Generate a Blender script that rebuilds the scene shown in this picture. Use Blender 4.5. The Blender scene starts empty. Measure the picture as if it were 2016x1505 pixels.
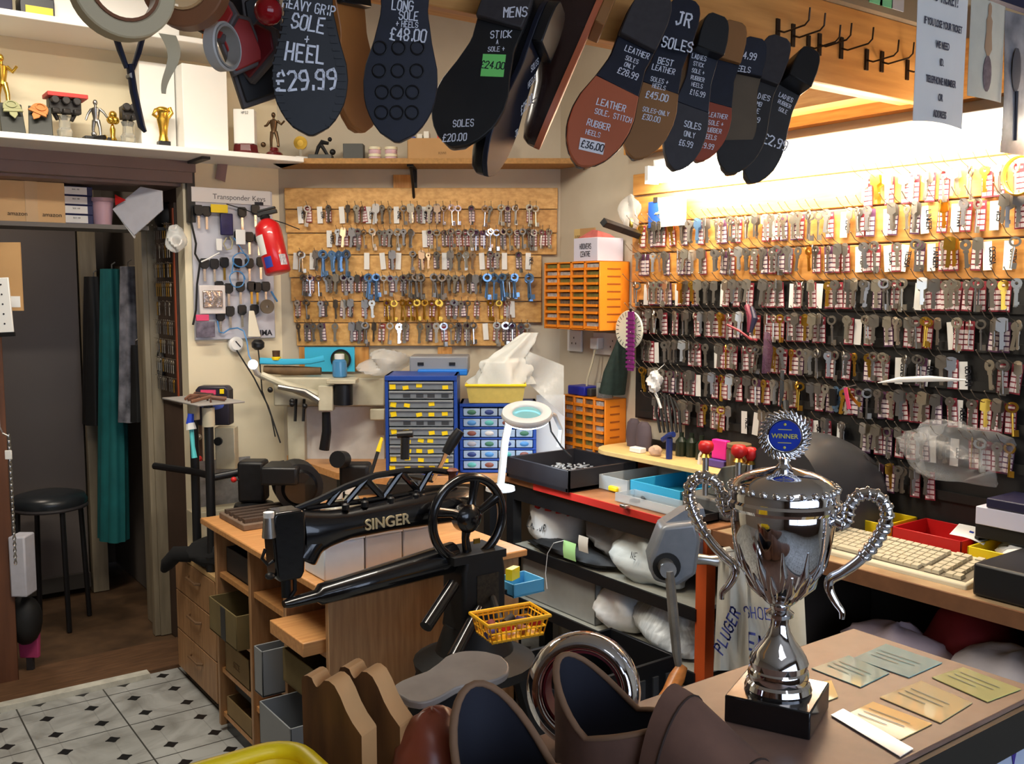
import bpy, bmesh, math, random
from mathutils import Vector as V, Matrix
rnd = random.Random(11)
sc = bpy.context.scene
COL = sc.collection
# ---------------------------------------------------------------- camera, world, lights, exposure
FPX, CX, CY = 1900.0, 1008.0, 752.5          # focal length and centre in pixels of the 2016x1505 frame
PITCH, YAW, EYE = math.radians(5.5), math.radians(36), 1.45
cam = bpy.data.objects.new('camera', bpy.data.cameras.new('camera'))
COL.objects.link(cam)
cam.location = (0, 0, EYE)
cam.rotation_euler = (math.pi/2 - PITCH, 0, -YAW)
cam.data.sensor_width = 36; cam.data.lens = 36*FPX/2016
cam.data.clip_start = 0.02
sc.camera = cam
sc.view_settings.view_transform = 'Standard'
try: sc.view_settings.look = 'None'
except Exception: pass
sc.view_settings.gamma = 1
sc.view_settings.use_curve_mapping = False
sc.view_settings.exposure = 0.0
w = bpy.data.worlds.new('daylight'); sc.world = w; w.use_nodes = True
w.node_tree.nodes['Background'].inputs[0].default_value = (0.66, 0.78, 1.0, 1)
w.node_tree.nodes['Background'].inputs[1].default_value = 4.5
def area(name, loc, size, power, col, rot=(0, 0, 0)):
    l = bpy.data.lights.new(name, 'AREA'); l.shape = 'RECTANGLE'; l.size, l.size_y = size
    l.energy = power; l.color = col
    o = bpy.data.objects.new(name, l); o.location = loc; o.rotation_euler = rot; COL.objects.link(o)
    return o
area('ceiling_light_workshop', (0.9, 2.05, 2.5), (1.3, 0.12), 34, (1, .91, .77))
area('ceiling_light_doorway', (0.45, 2.85, 2.55), (.8, .1), 22, (1, .92, .78))
area('ceiling_light_shopfront', (0.3, -0.4, 2.5), (1.0, 0.5), 3.5, (.95, .95, 1.0))
area('back_room_fill', (0.35, 4.4, 2.4), (.3, .3), 9, (1, .85, .7))  # added fill light to brighten the back room, no known lamp

# ---------------------------------------------------------------- measuring helpers: photo pixel -> point on a plane of the room
FWD = V((math.sin(YAW), math.cos(YAW), 0)); RT = V((math.cos(YAW), -math.sin(YAW), 0)); UPW = V((0, 0, 1))
FV = FWD*math.cos(PITCH) - UPW*math.sin(PITCH); UV = FWD*math.sin(PITCH) + UPW*math.cos(PITCH)
C0 = V((0, 0, EYE))
def ray(u, v): return FV + RT*((u-CX)/FPX) + UV*((CY-v)/FPX)
def PX(u, v, k): r = ray(u, v); return C0 + r*(k/r.x)
def PY(u, v, k): r = ray(u, v); return C0 + r*(k/r.y)
def PZ(u, v, k): r = ray(u, v); return C0 + r*((k-EYE)/r.z)
def PD(u, v, d): return C0 + ray(u, v)*d
CHA, CHB = V((1.54, 3.70, 0)), V((2.447, 3.04, 0))      # the slanted back wall runs from A to B
CHT = (CHB-CHA).normalized(); CHN = V((CHT.y, -CHT.x, 0))
if CHN.dot(CHA) > 0: CHN = -CHN
CROT = math.atan2(CHT.y, CHT.x)
def PC(u, v, off=0.0):
    r = ray(u, v); k = ((CHA + CHN*off - C0).dot(CHN))/(r.dot(CHN)); return C0 + r*k
def frame(x, y, z, o):
    m = Matrix.Identity(4)
    for i in range(3): m[i][0], m[i][1], m[i][2], m[i][3] = x[i], y[i], z[i], o[i]
    return m
# wall frames: x to the right along the wall, y up, z out of the wall
def wallframe(pl, o=(0, 0, 0)):
    if pl == 'C': return frame(CHT, UPW, CHN, o)
    if pl == 'R': return frame(V((0, -1, 0)), UPW, V((-1, 0, 0)), o)
    return frame(V((1, 0, 0)), UPW, V((0, -1, 0)), o)
def onwall(pl, u, v, off=0.0):
    if pl == 'C': return PC(u, v, off)
    if pl == 'R': return PX(u, v, 2.447-off)
    return PY(u, v, 3.70-off)

# ---------------------------------------------------------------- mesh builder
class B:
    def __init__(s): s.v, s.f, s.m, s.mi = [], [], [], 0
    def add(s, vs, fs, M=None):
        k = len(s.v)
        s.v += [(M @ V(p)) if M is not None else V(p) for p in vs]
        s.f += [tuple(i+k for i in f) for f in fs]; s.m += [s.mi]*len(fs); return s
    def box(s, c, d, M=None, rz=0.0, taper=1.0):
        x, y, z = d[0]/2, d[1]/2, d[2]/2; t = taper
        vs = [(-x*t, -y*t, -z), (x*t, -y*t, -z), (x*t, y*t, -z), (-x*t, y*t, -z), (-x, -y, z), (x, -y, z), (x, y, z), (-x, y, z)]
        L = Matrix.Translation(c) @ Matrix.Rotation(rz, 4, 'Z')
        return s.add(vs, [(0, 3, 2, 1), (4, 5, 6, 7), (0, 1, 5, 4), (1, 2, 6, 5), (2, 3, 7, 6), (3, 0, 4, 7)], (M @ L) if M is not None else L)
    def span(s, a, b, M=None):   # box from corner to corner
        return s.box([(a[i]+b[i])/2 for i in range(3)], [abs(b[i]-a[i]) for i in range(3)], M)
    def rings(s, rs, closed=False, cap=True, M=None):
        n = len(rs[0]); vs = [p for r in rs for p in r]; fs = []
        R = len(rs); last = R if closed else R-1
        for i in range(last):
            a, b = i*n, ((i+1) % R)*n
            for j in range(n): fs.append((a+j, a+(j+1) % n, b+(j+1) % n, b+j))
        if cap and not closed: fs += [tuple(range(n-1, -1, -1)), tuple(range((R-1)*n, R*n))]
        return s.add(vs, fs, M)
    def tube(s, pts, r, n=8, closed=False, cap=True, M=None, flat=1.0, up=None):
        pts = [V(p) for p in pts]; N = len(pts); rs = []; prev = None
        for i, p in enumerate(pts):
            t = (pts[(i+1) % N] - pts[i-1]) if closed else (pts[min(i+1, N-1)] - pts[max(i-1, 0)])
            t = t.normalized() if t.length > 1e-9 else V((0, 0, 1))
            if prev is None:
                a = V(up) if up is not None else (V((0, 0, 1)) if abs(t.z) < .9 else V((1, 0, 0)))
            else: a = prev
            x = (a - t*a.dot(t)); x = x.normalized() if x.length > 1e-6 else t.orthogonal().normalized()
            y = t.cross(x); prev = x; q = r[i] if isinstance(r, (list, tuple)) else r
            rs.append([p + x*(math.cos(2*math.pi*j/n)*q) + y*(math.sin(2*math.pi*j/n)*q*flat) for j in range(n)])
        return s.rings(rs, closed, cap, M)
    def cyl(s, a, b, r, r1=None, n=16, M=None): return s.tube([a, b], [r, r if r1 is None else r1], n, M=M)
    def lathe(s, prof, c=(0, 0, 0), n=28, M=None, sx=1.0, sy=1.0):
        rs = [[V((c[0]+r*sx*math.cos(2*math.pi*j/n), c[1]+r*sy*math.sin(2*math.pi*j/n), c[2]+z)) for j in range(n)] for r, z in prof]
        return s.rings(rs, M=M)
    def prism(s, poly, z0, z1, M=None, s1=1.0):
        n = len(poly); return s.rings([[V((x, y, z0)) for x, y in poly], [V((x*s1, y*s1, z1)) for x, y in poly]], M=M)
    def ball(s, c, r, n=14, k=9, M=None):
        r = (r, r, r) if not isinstance(r, (tuple, list)) else r; rs = []
        for i in range(k+1):
            a = math.pi*i/k; q = max(math.sin(a), 0.02); z = -math.cos(a)
            rs.append([V((c[0]+r[0]*q*math.cos(2*math.pi*j/n), c[1]+r[1]*q*math.sin(2*math.pi*j/n), c[2]+r[2]*z)) for j in range(n)])
        return s.rings(rs, M=M)
    def grid(s, fn, nu, nv, M=None):
        vs = [fn(i/nu, j/nv) for i in range(nu+1) for j in range(nv+1)]
        fs = [(i*(nv+1)+j, (i+1)*(nv+1)+j, (i+1)*(nv+1)+j+1, i*(nv+1)+j+1) for i in range(nu) for j in range(nv)]
        return s.add(vs, fs, M)
    def sheet(s, fn, nu, nv, th=.0006, M=None):    # a thin sheet with real thickness (along z of M)
        return s.grid(fn, nu, nv, M).grid(lambda a, b: V(fn(a, b)) - V((0, 0, th)), nu, nv, M)
    def ribbon(s, pts, w, M, z=.0008):             # flat marker stroke in the xy plane of M
        for a, b in zip(pts, pts[1:]):
            a, b = V((a[0], a[1], z)), V((b[0], b[1], z)); d = b-a
            if d.length < 1e-7: continue
            d = d.normalized()*w*.45; p = V((-d.y, d.x, 0)); d2 = d*.8
            s.add([a-d2-p, b+d2-p, b+d2+p, a-d2+p], [(0, 1, 2, 3)], M)
        return s
    def write(s, txt, x, y, h, M, w=None, ls=1.0, slant=0.0, jit=.1, r=None, gap=.3):   # hand lettering, centred on x, base line y
        r = r or rnd; u = h/6; adv = (4*.8*ls*u) + gap*h; AD = {'.': .45, 'I': .7, ' ': .6, '-': .8}; W = sum(adv*AD.get(q, 1) for q in txt) - gap*h; cx = x - W/2; w = w or h*.13
        for ch in txt.upper():
            for st in SF.get(ch, '').split('|'):
                pts = [(cx - (2*u*.8*ls*(1-AD.get(ch, 1))) + (int(q[0])+r.uniform(-jit, jit)*3)*u*.8*ls + int(q[1])*u*slant, y + (int(q[1])+r.uniform(-jit, jit)*3)*u) for q in st.split()]
                if len(pts) > 1: s.ribbon(pts, w, M)
            cx += adv*AD.get(ch, 1)
        return s
    def type(s, txt, size, M, ext=.0004, align='CENTER', bold=0.0):       # printed lettering
        c = bpy.data.curves.new('t', 'FONT'); c.body = txt; c.size = size; c.align_x = align; c.extrude = ext; c.offset = bold
        o = bpy.data.objects.new('t', c); me = o.to_mesh()
        s.add([v.co.copy() for v in me.vertices], [tuple(p.vertices) for p in me.polygons], M)
        o.to_mesh_clear(); bpy.data.objects.remove(o); bpy.data.curves.remove(c); return s
SF = dict(A="00 26 40|12 32", B="00 06 36 45 44 33 03|33 42 41 30 00", C="45 36 16 05 01 10 30 41", D="00 06 26 44 42 20 00", E="46 06 00 40|03 33",
    F="46 06 00|03 33", G="45 36 16 05 01 10 30 41 43 23", H="06 00|46 40|03 43", I="26 20", J="16 46|36 31 20 10 01", K="06 00|46 03 40", L="06 00 40",
    M="00 06 23 46 40", N="00 06 40 46", O="16 05 01 10 30 41 45 36 16", P="00 06 36 45 44 33 03", Q="16 05 01 10 30 41 45 36 16|22 40",
    R="00 06 36 45 44 33 03|23 40", S="45 36 16 05 04 13 33 42 41 30 10 01", T="06 46|26 20", U="06 01 10 30 41 46", V="06 20 46", W="06 10 24 30 46",
    X="06 40|46 00", Y="06 23 46|23 20", Z="06 46 00 40")
SF.update({'0': SF['O'], '1': "15 26 20", '2': "05 16 36 45 44 00 40", '3': "06 46 23 42 41 30 10 01", '4': "30 36 02 42", '5': "46 06 04 34 43 41 30 00",
    '6': "46 16 03 01 10 30 41 42 33 03", '7': "06 46 10", '8': "13 04 05 16 36 45 44 33 13 02 01 10 30 41 42 33", '9': "43 13 04 05 16 36 45 43 30 10",
    '£': "45 36 26 15 11 00 40|03 33", '+': "21 25|03 43", '.': "20 21", '-': "03 43", '!': "26 22|20 21", ',': "21 10"})

MW = {}
def mesh(b, name, mats, parent=None, inv=None, smooth=35, org=None):
    me = bpy.data.meshes.new(name)
    P = MW.get(parent.name) if parent is not None else None
    if inv is None:
        if P is not None: I = P.inverted()
        else:
            if org is None:
                xs = [p.x for p in b.v]; ys = [p.y for p in b.v]; zs = [p.z for p in b.v]
                org = V(((min(xs)+max(xs))/2, (min(ys)+max(ys))/2, min(zs)))
            I = Matrix.Translation(-V(org))
    else: I = inv
    me.from_pydata([I @ p for p in b.v], [], b.f)
    mats = mats if isinstance(mats, (list, tuple)) else [mats]
    for m in mats: me.materials.append(m)
    if len(mats) > 1: me.polygons.foreach_set('material_index', b.m)
    bm = bmesh.new(); bm.from_mesh(me); bmesh.ops.recalc_face_normals(bm, faces=bm.faces); bm.to_mesh(me); bm.free()
    if smooth:
        me.polygons.foreach_set('use_smooth', [True]*len(me.polygons)); me.set_sharp_from_angle(angle=math.radians(smooth))
    me.update()
    o = bpy.data.objects.new(name, me); COL.objects.link(o)
    if parent is not None:
        o.parent = parent; MW[o.name] = P
    else: o.location = org if org is not None else (0, 0, 0); MW[o.name] = Matrix.Translation(V(org) if org is not None else V((0, 0, 0)))
    return o
def tag(o, label, cat, group=None, kind=None):
    if label: o['label'] = label
    if cat: o['category'] = cat
    if group: o['group'] = group
    if kind: o['kind'] = kind
    return o
def thing(name, label, cat, loc=(0, 0, 0), rz=0.0, group=None, M=None):
    o = bpy.data.objects.new(name, None); COL.objects.link(o); o.empty_display_size = .05
    m = M if M is not None else Matrix.Translation(V(loc)) @ Matrix.Rotation(rz, 4, 'Z')
    o.matrix_world = m; MW[o.name] = m.copy()
    return tag(o, label, cat, group)
def one(b, name, mats, label, cat, group=None, smooth=35): return tag(mesh(b, name, mats, smooth=smooth), label, cat, group)
def part(b, name, mats, parent, smooth=35, label=None):
    o = mesh(b, name, mats, parent, smooth=smooth)
    if label: o['label'] = label
    return o
def struct(b, name, mats, parent=None, smooth=35):
    o = mesh(b, name, mats, parent, smooth=smooth); o['kind'] = 'structure'; return o
def bev(o, w=.003, n=2):
    m = o.modifiers.new('bevel', 'BEVEL'); m.width = w; m.segments = n; m.limit_method = 'ANGLE'; m.angle_limit = math.radians(40); return o
def copy_tree(o, parent=None):
    c = o.copy(); COL.objects.link(c)
    if parent is not None: c.parent = parent
    for ch in o.children: copy_tree(ch, c)
    return c

def crumple(b, c, s, seed, n=18, k=9, amp=.25, flat=True):
    r = random.Random(seed); ph = [(r.uniform(1, 5), r.uniform(1, 5), r.uniform(0, 6)) for _ in range(7)]; rs = []
    for i in range(k+1):
        a = math.pi*i/k; q = max(math.sin(a), .03); ring = []
        for j in range(n):
            th = 2*math.pi*j/n; w_ = 1 + amp*sum(math.sin(round(p_[0])*th + p_[1]*a*1.3 + p_[2]) for p_ in ph)/3.2
            z = -math.cos(a); z = max(z, -.75) if flat else z
            ring.append(V((c[0]+s[0]*q*w_*math.cos(th), c[1]+s[1]*q*w_*math.sin(th), c[2]+s[2]*(z+.75 if flat else z)*(.85+.15*w_))))
        rs.append(ring)
    return b.rings(rs)
# ---------------------------------------------------------------- materials
def lin(c): return tuple(((x/255)/12.92 if x/255 <= .04045 else ((x/255+.055)/1.055)**2.4) for x in c) + (1,)
MATS = {}
def mat(name, col, rough=.55, metal=0.0, noise=0.0, scale=30, stretch=(1, 1, 1), col2=None, emit=0.0, trans=0.0, alpha=1.0, bump=0.0, coat=0.0, spec=.5, ior=1.45):
    if name in MATS: return MATS[name]
    m = bpy.data.materials.new(name); m.use_nodes = True; nt = m.node_tree; p = nt.nodes['Principled BSDF']
    p.inputs['Base Color'].default_value = lin(col); p.inputs['Roughness'].default_value = rough; p.inputs['Metallic'].default_value = metal
    p.inputs['Transmission Weight'].default_value = trans; p.inputs['Alpha'].default_value = alpha; p.inputs['Coat Weight'].default_value = coat
    p.inputs['Specular IOR Level'].default_value = spec; p.inputs['IOR'].default_value = ior
    if emit:
        p.inputs['Emission Color'].default_value = lin(col); p.inputs['Emission Strength'].default_value = emit
    if noise or col2 or bump:
        tc = nt.nodes.new('ShaderNodeTexCoord'); mp = nt.nodes.new('ShaderNodeMapping'); nz = nt.nodes.new('ShaderNodeTexNoise')
        mp.inputs['Scale'].default_value = stretch; nz.inputs['Scale'].default_value = scale; nz.inputs['Detail'].default_value = 5
        nt.links.new(tc.outputs['Object'], mp.inputs['Vector']); nt.links.new(mp.outputs['Vector'], nz.inputs['Vector'])
        if noise or col2:
            rp = nt.nodes.new('ShaderNodeValToRGB'); nt.links.new(nz.outputs['Fac'], rp.inputs['Fac'])
            c2 = lin(col2) if col2 else tuple(x*(1-noise) for x in lin(col)[:3]) + (1,)
            rp.color_ramp.elements[0].position = .34; rp.color_ramp.elements[1].position = .66
            rp.color_ramp.elements[0].color = c2; rp.color_ramp.elements[1].color = lin(col)
            nt.links.new(rp.outputs['Color'], p.inputs['Base Color'])
        if bump:
            bp = nt.nodes.new('ShaderNodeBump'); bp.inputs['Strength'].default_value = bump; bp.inputs['Distance'].default_value = .004
            nt.links.new(nz.outputs['Fac'], bp.inputs['Height']); nt.links.new(bp.outputs['Normal'], p.inputs['Normal'])
    MATS[name] = m; return m
def wood(name, a, b, ax='x', rough=.5, scale=6):
    st = {'x': (1.2, 14, 14), 'y': (14, 1.2, 14), 'z': (14, 14, 1.2)}[ax]
    return mat(name, a, rough, col2=b, scale=scale, stretch=st)
black = mat('black_enamel', (14, 14, 17), .22, coat=.5)
blackm = mat('black_matt', (20, 20, 21), .6, noise=.3)
blackp = mat('black_plastic', (22, 22, 24), .38)
rubber = mat('black_rubber', (18, 19, 24), .5, noise=.35, scale=60)
dkrubber = mat('grey_rubber', (52, 48, 50), .65, noise=.2, scale=80)
steel = mat('steel', (190, 188, 184), .3, 1.0, noise=.15, scale=50)
nickel = mat('nickel_plate', (205, 198, 186), .26, 1.0)
brass = mat('brass', (196, 160, 74), .3, 1.0)
bluekey = mat('blue_steel', (120, 155, 190), .3, .8)
chrome = mat('chrome', (225, 225, 228), .06, 1.0)
iron = mat('cast_iron', (30, 30, 32), .45, .3, noise=.3, scale=40)
white = mat('white_plastic', (225, 224, 220), .45)
paper = mat('white_paper', (228, 228, 226), .8, noise=.04, scale=15)
cream = mat('cream_paint', (214, 204, 176), .7, col2=(196, 184, 156), scale=7)
beige = mat('beige_enamel', (206, 200, 176), .45, col2=(180, 172, 146), scale=9)
pine = wood('pine_board', (212, 158, 88), (186, 128, 62), 'x', .5)
pinez = wood('pine_upright', (206, 152, 84), (178, 120, 58), 'z', .5)
piney = wood('pine_along_wall', (214, 158, 88), (188, 128, 62), 'y', .5)
beech = wood('beech_laminate', (176, 136, 96), (154, 114, 78), 'z', .45)
beechx = wood('beech_worktop', (206, 152, 96), (188, 132, 80), 'x', .4)
card = mat('cardboard', (186, 146, 98), .85, noise=.1, scale=12)
red = mat('red_plastic', (190, 28, 28), .4)
yellow = mat('yellow_plastic', (236, 206, 24), .4)
blue = mat('blue_plastic', (28, 66, 150), .4)
orange = mat('orange_plastic', (232, 134, 30), .42)
clear = mat('clear_plastic', (225, 232, 236), .12, trans=.85, ior=1.2)
bagw = mat('white_polythene', (226, 226, 224), .4, noise=.06, scale=25, bump=.4)
bagc = mat('clear_polythene', (220, 222, 220), .2, alpha=.42, bump=.5, scale=30)
chalk = mat('white_marker', (222, 224, 232), .7)
inkk = mat('black_ink', (30, 30, 40), .7)
# ---------------------------------------------------------------- the room
def floor_mat():
    m = bpy.data.materials.new('marble_vinyl_tiles'); m.use_nodes = True; nt = m.node_tree; p = nt.nodes['Principled BSDF']; N, L = nt.nodes, nt.links
    tc = N.new('ShaderNodeTexCoord'); sp = N.new('ShaderNodeSeparateXYZ'); L.new(tc.outputs['Object'], sp.inputs[0])
    def mth(op, a, b=None):
        n = N.new('ShaderNodeMath'); n.operation = op
        for i, q in enumerate((a, b)):
            if q is None: continue
            if isinstance(q, (int, float)): n.inputs[i].default_value = q
            else: L.new(q, n.inputs[i])
        return n.outputs[0]
    def cell(o, off, per):   # distance to the nearest lattice line, in periods
        f = mth('FRACT', mth('ADD', mth('DIVIDE', mth('SUBTRACT', o, off-40*per), per), .5)); return mth('ABSOLUTE', mth('SUBTRACT', f, .5))
    x, y = sp.outputs[0], sp.outputs[1]
    a, b = cell(x, .716, .142), cell(y, 3.47, .1445)
    star = mth('LESS_THAN', mth('ADD', mth('POWER', a, .62), mth('POWER', b, .62)), .42)
    core = mth('LESS_THAN', mth('ADD', a, b), .115)
    dia = mth('MAXIMUM', core, mth('MULTIPLY', star, mth('LESS_THAN', mth('MAXIMUM', a, b), .16)))
    seam = mth('LESS_THAN', mth('MINIMUM', cell(x, .787, .284), cell(y, 3.256, .289)), .009)
    thin = mth('LESS_THAN', mth('MINIMUM', a, b), .012)
    n1 = N.new('ShaderNodeTexNoise'); n1.inputs['Scale'].default_value = 5; n1.inputs['Detail'].default_value = 8; n1.inputs['Distortion'].default_value = 1.5; L.new(tc.outputs['Object'], n1.inputs['Vector'])
    rp = N.new('ShaderNodeValToRGB'); L.new(n1.outputs['Fac'], rp.inputs['Fac'])
    rp.color_ramp.elements[0].position = .3; rp.color_ramp.elements[0].color = lin((128, 128, 124)); rp.color_ramp.elements[1].position = .62; rp.color_ramp.elements[1].color = lin((172, 174, 172))
    def mix(f, c0, c1):
        n = N.new('ShaderNodeMix'); n.data_type = 'RGBA'; L.new(f, n.inputs['Factor']); L.new(c0, n.inputs['A']); n.inputs['B'].default_value = lin(c1); return n.outputs['Result']
    c = mix(mth('MULTIPLY', thin, .35), rp.outputs['Color'], (110, 110, 108)); c = mix(seam, c, (62, 62, 60)); c = mix(dia, c, (22, 22, 24))
    L.new(c, p.inputs['Base Color']); p.inputs['Roughness'].default_value = .42
    return m
struct(B().span((-2.2, -2.0, -.04), (2.5, 3.66, 0)), 'floor', floor_mat())
MW_floor = bpy.data.objects['floor']; 
me = MW_floor.data; o_ = MW_floor.location.copy(); me.transform(Matrix.Translation(o_)); MW_floor.location = (0, 0, 0)
brownfl = mat('brown_lino', (92, 68, 46), .6, noise=.5, scale=9)
struct(B().span((-2.2, 3.66, -.05), (2.6, 5.4, -.004)), 'floor_back_room', brownfl)
boards = mat('worn_threshold_board', (104, 74, 50), .6, noise=.35, scale=12, stretch=(1, 6, 6))
struct(B().span((-.5, 3.66, -.004), (1.16, 3.96, .012)), 'trim_1', boards)
chip = mat('chipped_white_paint', (206, 204, 192), .5, noise=.25, scale=24)
struct(bx := B().span((-.5, 3.615, 0), (.955, 3.66, .02)), 'trim_2', chip)
wallc = mat('cream_wall', (198, 188, 168), .8, col2=(182, 170, 150), scale=3)
wallw = mat('pale_shelf_wall', (226, 214, 184), .8, noise=.05, scale=4)
wl = B(); wl.span((1.16, 3.70, 0), (1.56, 3.78, 2.62)); wl.span((-2.2, 3.70, 1.93), (1.16, 3.78, 2.62)); wl.span((-2.2, 3.70, 0), (-.5, 3.78, 1.93))
struct(wl, 'wall_left', wallw)
# slanted wall and right wall
cb = B(); M = wallframe('C', CHA); Lc = (CHB-CHA).length
cb.span((-.02, 0, -.08), (Lc+.02, 2.62, 0), M); struct(cb, 'wall_back', wallc)
struct(B().span((2.447, -2.0, 0), (2.53, 3.08, 2.62)), 'wall_right', wallc)
struct(B().span((-2.2, -2.0, 2.62), (2.53, 5.4, 2.7)), 'ceiling', mat('ceiling_paint', (170, 160, 146), .9))
struct(B().span((-2.28, -2.0, 0), (-2.2, 5.4, 2.62)), 'wall_shop_side', mat('shop_wall', (120, 108, 96), .8))
fr = B(); fr.span((-2.2, -2.08, 0), (2.5, -2.0, .85)); fr.span((-2.2, -2.08, 2.3), (2.5, -2.0, 2.62)); fr.span((-2.2, -2.08, .85), (-1.3, -2.0, 2.3)); fr.span((1.9, -2.08, .85), (2.5, -2.0, 2.3))
struct(fr, 'wall_shopfront', mat('shopfront_paint', (70, 54, 44), .6))
wf = B()
for x in (-1.3, -.25, .8, 1.86): wf.span((x, -2.06, .85), (x+.045, -2.02, 2.3))
struct(wf, 'window_1', mat('window_frame', (60, 50, 44), .5))
# doorway: lining, lintel mouldings, deep reveal and the door frame behind it
mauve = mat('mauve_gloss_paint', (120, 100, 96), .5, noise=.12, scale=6)
post = mat('dirty_cream_gloss', (150, 138, 116), .5, noise=.35, scale=5, stretch=(6, 6, .7))
ln = B(); ln.span((-.5, 3.665, 1.885), (1.2, 3.70, 1.945)); ln.span((-.5, 3.675, 1.845), (1.19, 3.72, 1.885)); ln.span((-.5, 3.72, 1.835), (1.16, 4.05, 1.90))
struct(ln, 'trim_3', mauve)
struct(B().span((1.163, 3.781, 0), (1.24, 4.05, 1.9)), 'trim_4', mat('reveal_boarding', (72, 52, 40), .7, noise=.3, scale=6))
dj = B(); dj.span((1.12, 4.05, 0), (1.25, 4.12, 2.1)); dj.span((1.135, 4.12, 0), (1.25, 4.30, 2.1)); dj.span((1.10, 4.06, 0), (1.135, 4.10, 2.1))
struct(dj, 'door_frame_back_room', post)
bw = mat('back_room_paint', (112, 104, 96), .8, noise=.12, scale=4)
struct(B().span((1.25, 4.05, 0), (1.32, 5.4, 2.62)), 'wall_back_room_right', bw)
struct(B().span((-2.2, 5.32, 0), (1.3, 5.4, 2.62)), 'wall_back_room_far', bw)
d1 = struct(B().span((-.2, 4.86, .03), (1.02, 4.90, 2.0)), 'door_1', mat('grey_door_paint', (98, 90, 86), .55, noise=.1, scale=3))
struct(B().span((-.2, 4.835, .03), (1.02, 4.86, .10)), 'door_rail', mat('grey_door_dark', (60, 56, 52), .6), d1)
fd = B(); fd.span((1.03, 4.83, 0), (1.10, 4.93, 2.1)); struct(fd, 'trim_5', post)

# ---------------------------------------------------------------- shelves of the left wall and the slanted wall
wsh = mat('white_shelf_board', (236, 234, 228), .5)
chipb = mat('chipboard_edge', (176, 132, 76), .7, noise=.3, scale=90)
def shelf(name, mats, z, label, group=None):
    s = thing(name, label, 'shelf', (.5, 3.575, z-.02), group=group); return s
s1 = shelf('wall_shelf', wsh, 1.945, 'white board shelf over the doorway holding a row of trophies')
bev(part(B().span((-1.2, 3.45, 1.925), (1.54, 3.70, 1.945)), 'board', wsh, s1))
s2 = shelf('wall_shelf', wsh, 2.316, 'uppermost white board shelf, close to the ceiling above the trophies')
bev(part(B().span((-1.2, 3.42, 2.296), (1.48, 3.70, 2.316)), 'board', wsh, s2))
# chipboard shelf along the slanted wall
M = wallframe('C', CHA)
s3 = thing('wall_shelf', 'raw chipboard shelf on black brackets along the slanted back wall', 'shelf', CHA + V((.3, -.3, 1.925)))
sb = B(); sb.span((.02, 1.925, .0), (Lc+.28, 1.945, .17), M); part(sb, 'board', [chipb], s3)
for u in (815, 1147):
    p = PC(u, 320, .0); b = B(); x = (p-CHA).dot(CHT)
    b.span((x-.012, 1.74, 0), (x+.012, 1.925, .008), M); b.span((x-.012, 1.917, 0), (x+.012, 1.925, .15), M)
    b.tube([M @ V((x, 1.80, .006)), M @ V((x, 1.86, .05)), M @ V((x, 1.918, .12))], .006, 6)
    part(b, 'bracket', blackp, s3)
# corner bracket of the white shelf
b = B(); b.span((1.17, 3.68, 1.70), (1.20, 3.70, 1.925)); b.span((1.17, 3.50, 1.915), (1.20, 3.70, 1.925)); part(b, 'bracket', blackp, s1)

# ---------------------------------------------------------------- wooden header over the counter with its hooks
hd = thing('header_board', 'wooden header board above the counter with wire hooks on its face', 'board', (1.2, 1.47, 1.93))
ply = wood('varnished_ply', (206, 150, 86), (176, 122, 64), 'x', .4, 3)
bev(part(B().span((-.6, 1.45, 1.93), (2.44, 1.475, 2.12)), 'face_board', ply, hd))
part(B().span((-.6, 1.43, 2.12), (2.44, 1.62, 2.2)), 'fascia', mat('grey_brown_fascia', (138, 124, 106), .7, noise=.1, scale=5), hd)
part(B().span((-.6, 1.475, 1.94), (2.44, 1.53, 1.975)), 'batten', pine, hd)
stc = [(1655, 5, 'green'), (1722, 4, 'green'), (1742, 12, 'green'), (1765, 8, 'white')]
for u, v, k in stc:
    p = PY(u, v, 1.429); b = B().span((p.x-.022, 1.4275, 2.135), (p.x+.03, 1.43, 2.19))
    part(b, 'sticker', mat('mint_sticker', (120, 200, 160), .7) if k == 'green' else mat('pale_sticker', (180, 184, 200), .7), hd)
wire = mat('dark_wire', (64, 52, 44), .4, .8)
for u, v in [(1590, 92), (1612, 88), (1655, 95), (1705, 118), (1735, 122), (1785, 138), (1560, 70), (1530, 60)]:
    p = PY(u, v, 1.45); b = B()
    b.tube([p, p+V((0, -.02, -.008)), p+V((.0, -.075, -.004)), p+V((0, -.085, .004)), p+V((0, -.087, .03))], .0022, 6)
    b.box(p+V((0, -.002, -.0)), (.012, .004, .05)); part(b, 'hook', wire, hd)
# pine frame where the header meets the right wall
ff = thing('pine_frame', 'pine framing fixed to the right wall above the bright strip light', 'frame', (2.4, 2.0, 1.93))
part(B().span((2.40, 1.1, 1.93), (2.446, 2.62, 2.08)), 'wall_plate', piney, ff)
part(B().span((2.02, 2.0, 1.95), (2.40, 2.05, 2.05)), 'strut', pine, ff)
part(B().span((2.30, 1.53, 1.96), (2.40, 2.0, 2.0)), 'ledger', piney, ff)
for y in (2.3, 2.2, 1.9):
    part(B().tube([(2.40, y, 1.99), (2.37, y, 1.975), (2.33, y, 1.98), (2.325, y, 1.995)], .002, 6), 'hook', wire, ff)
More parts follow.
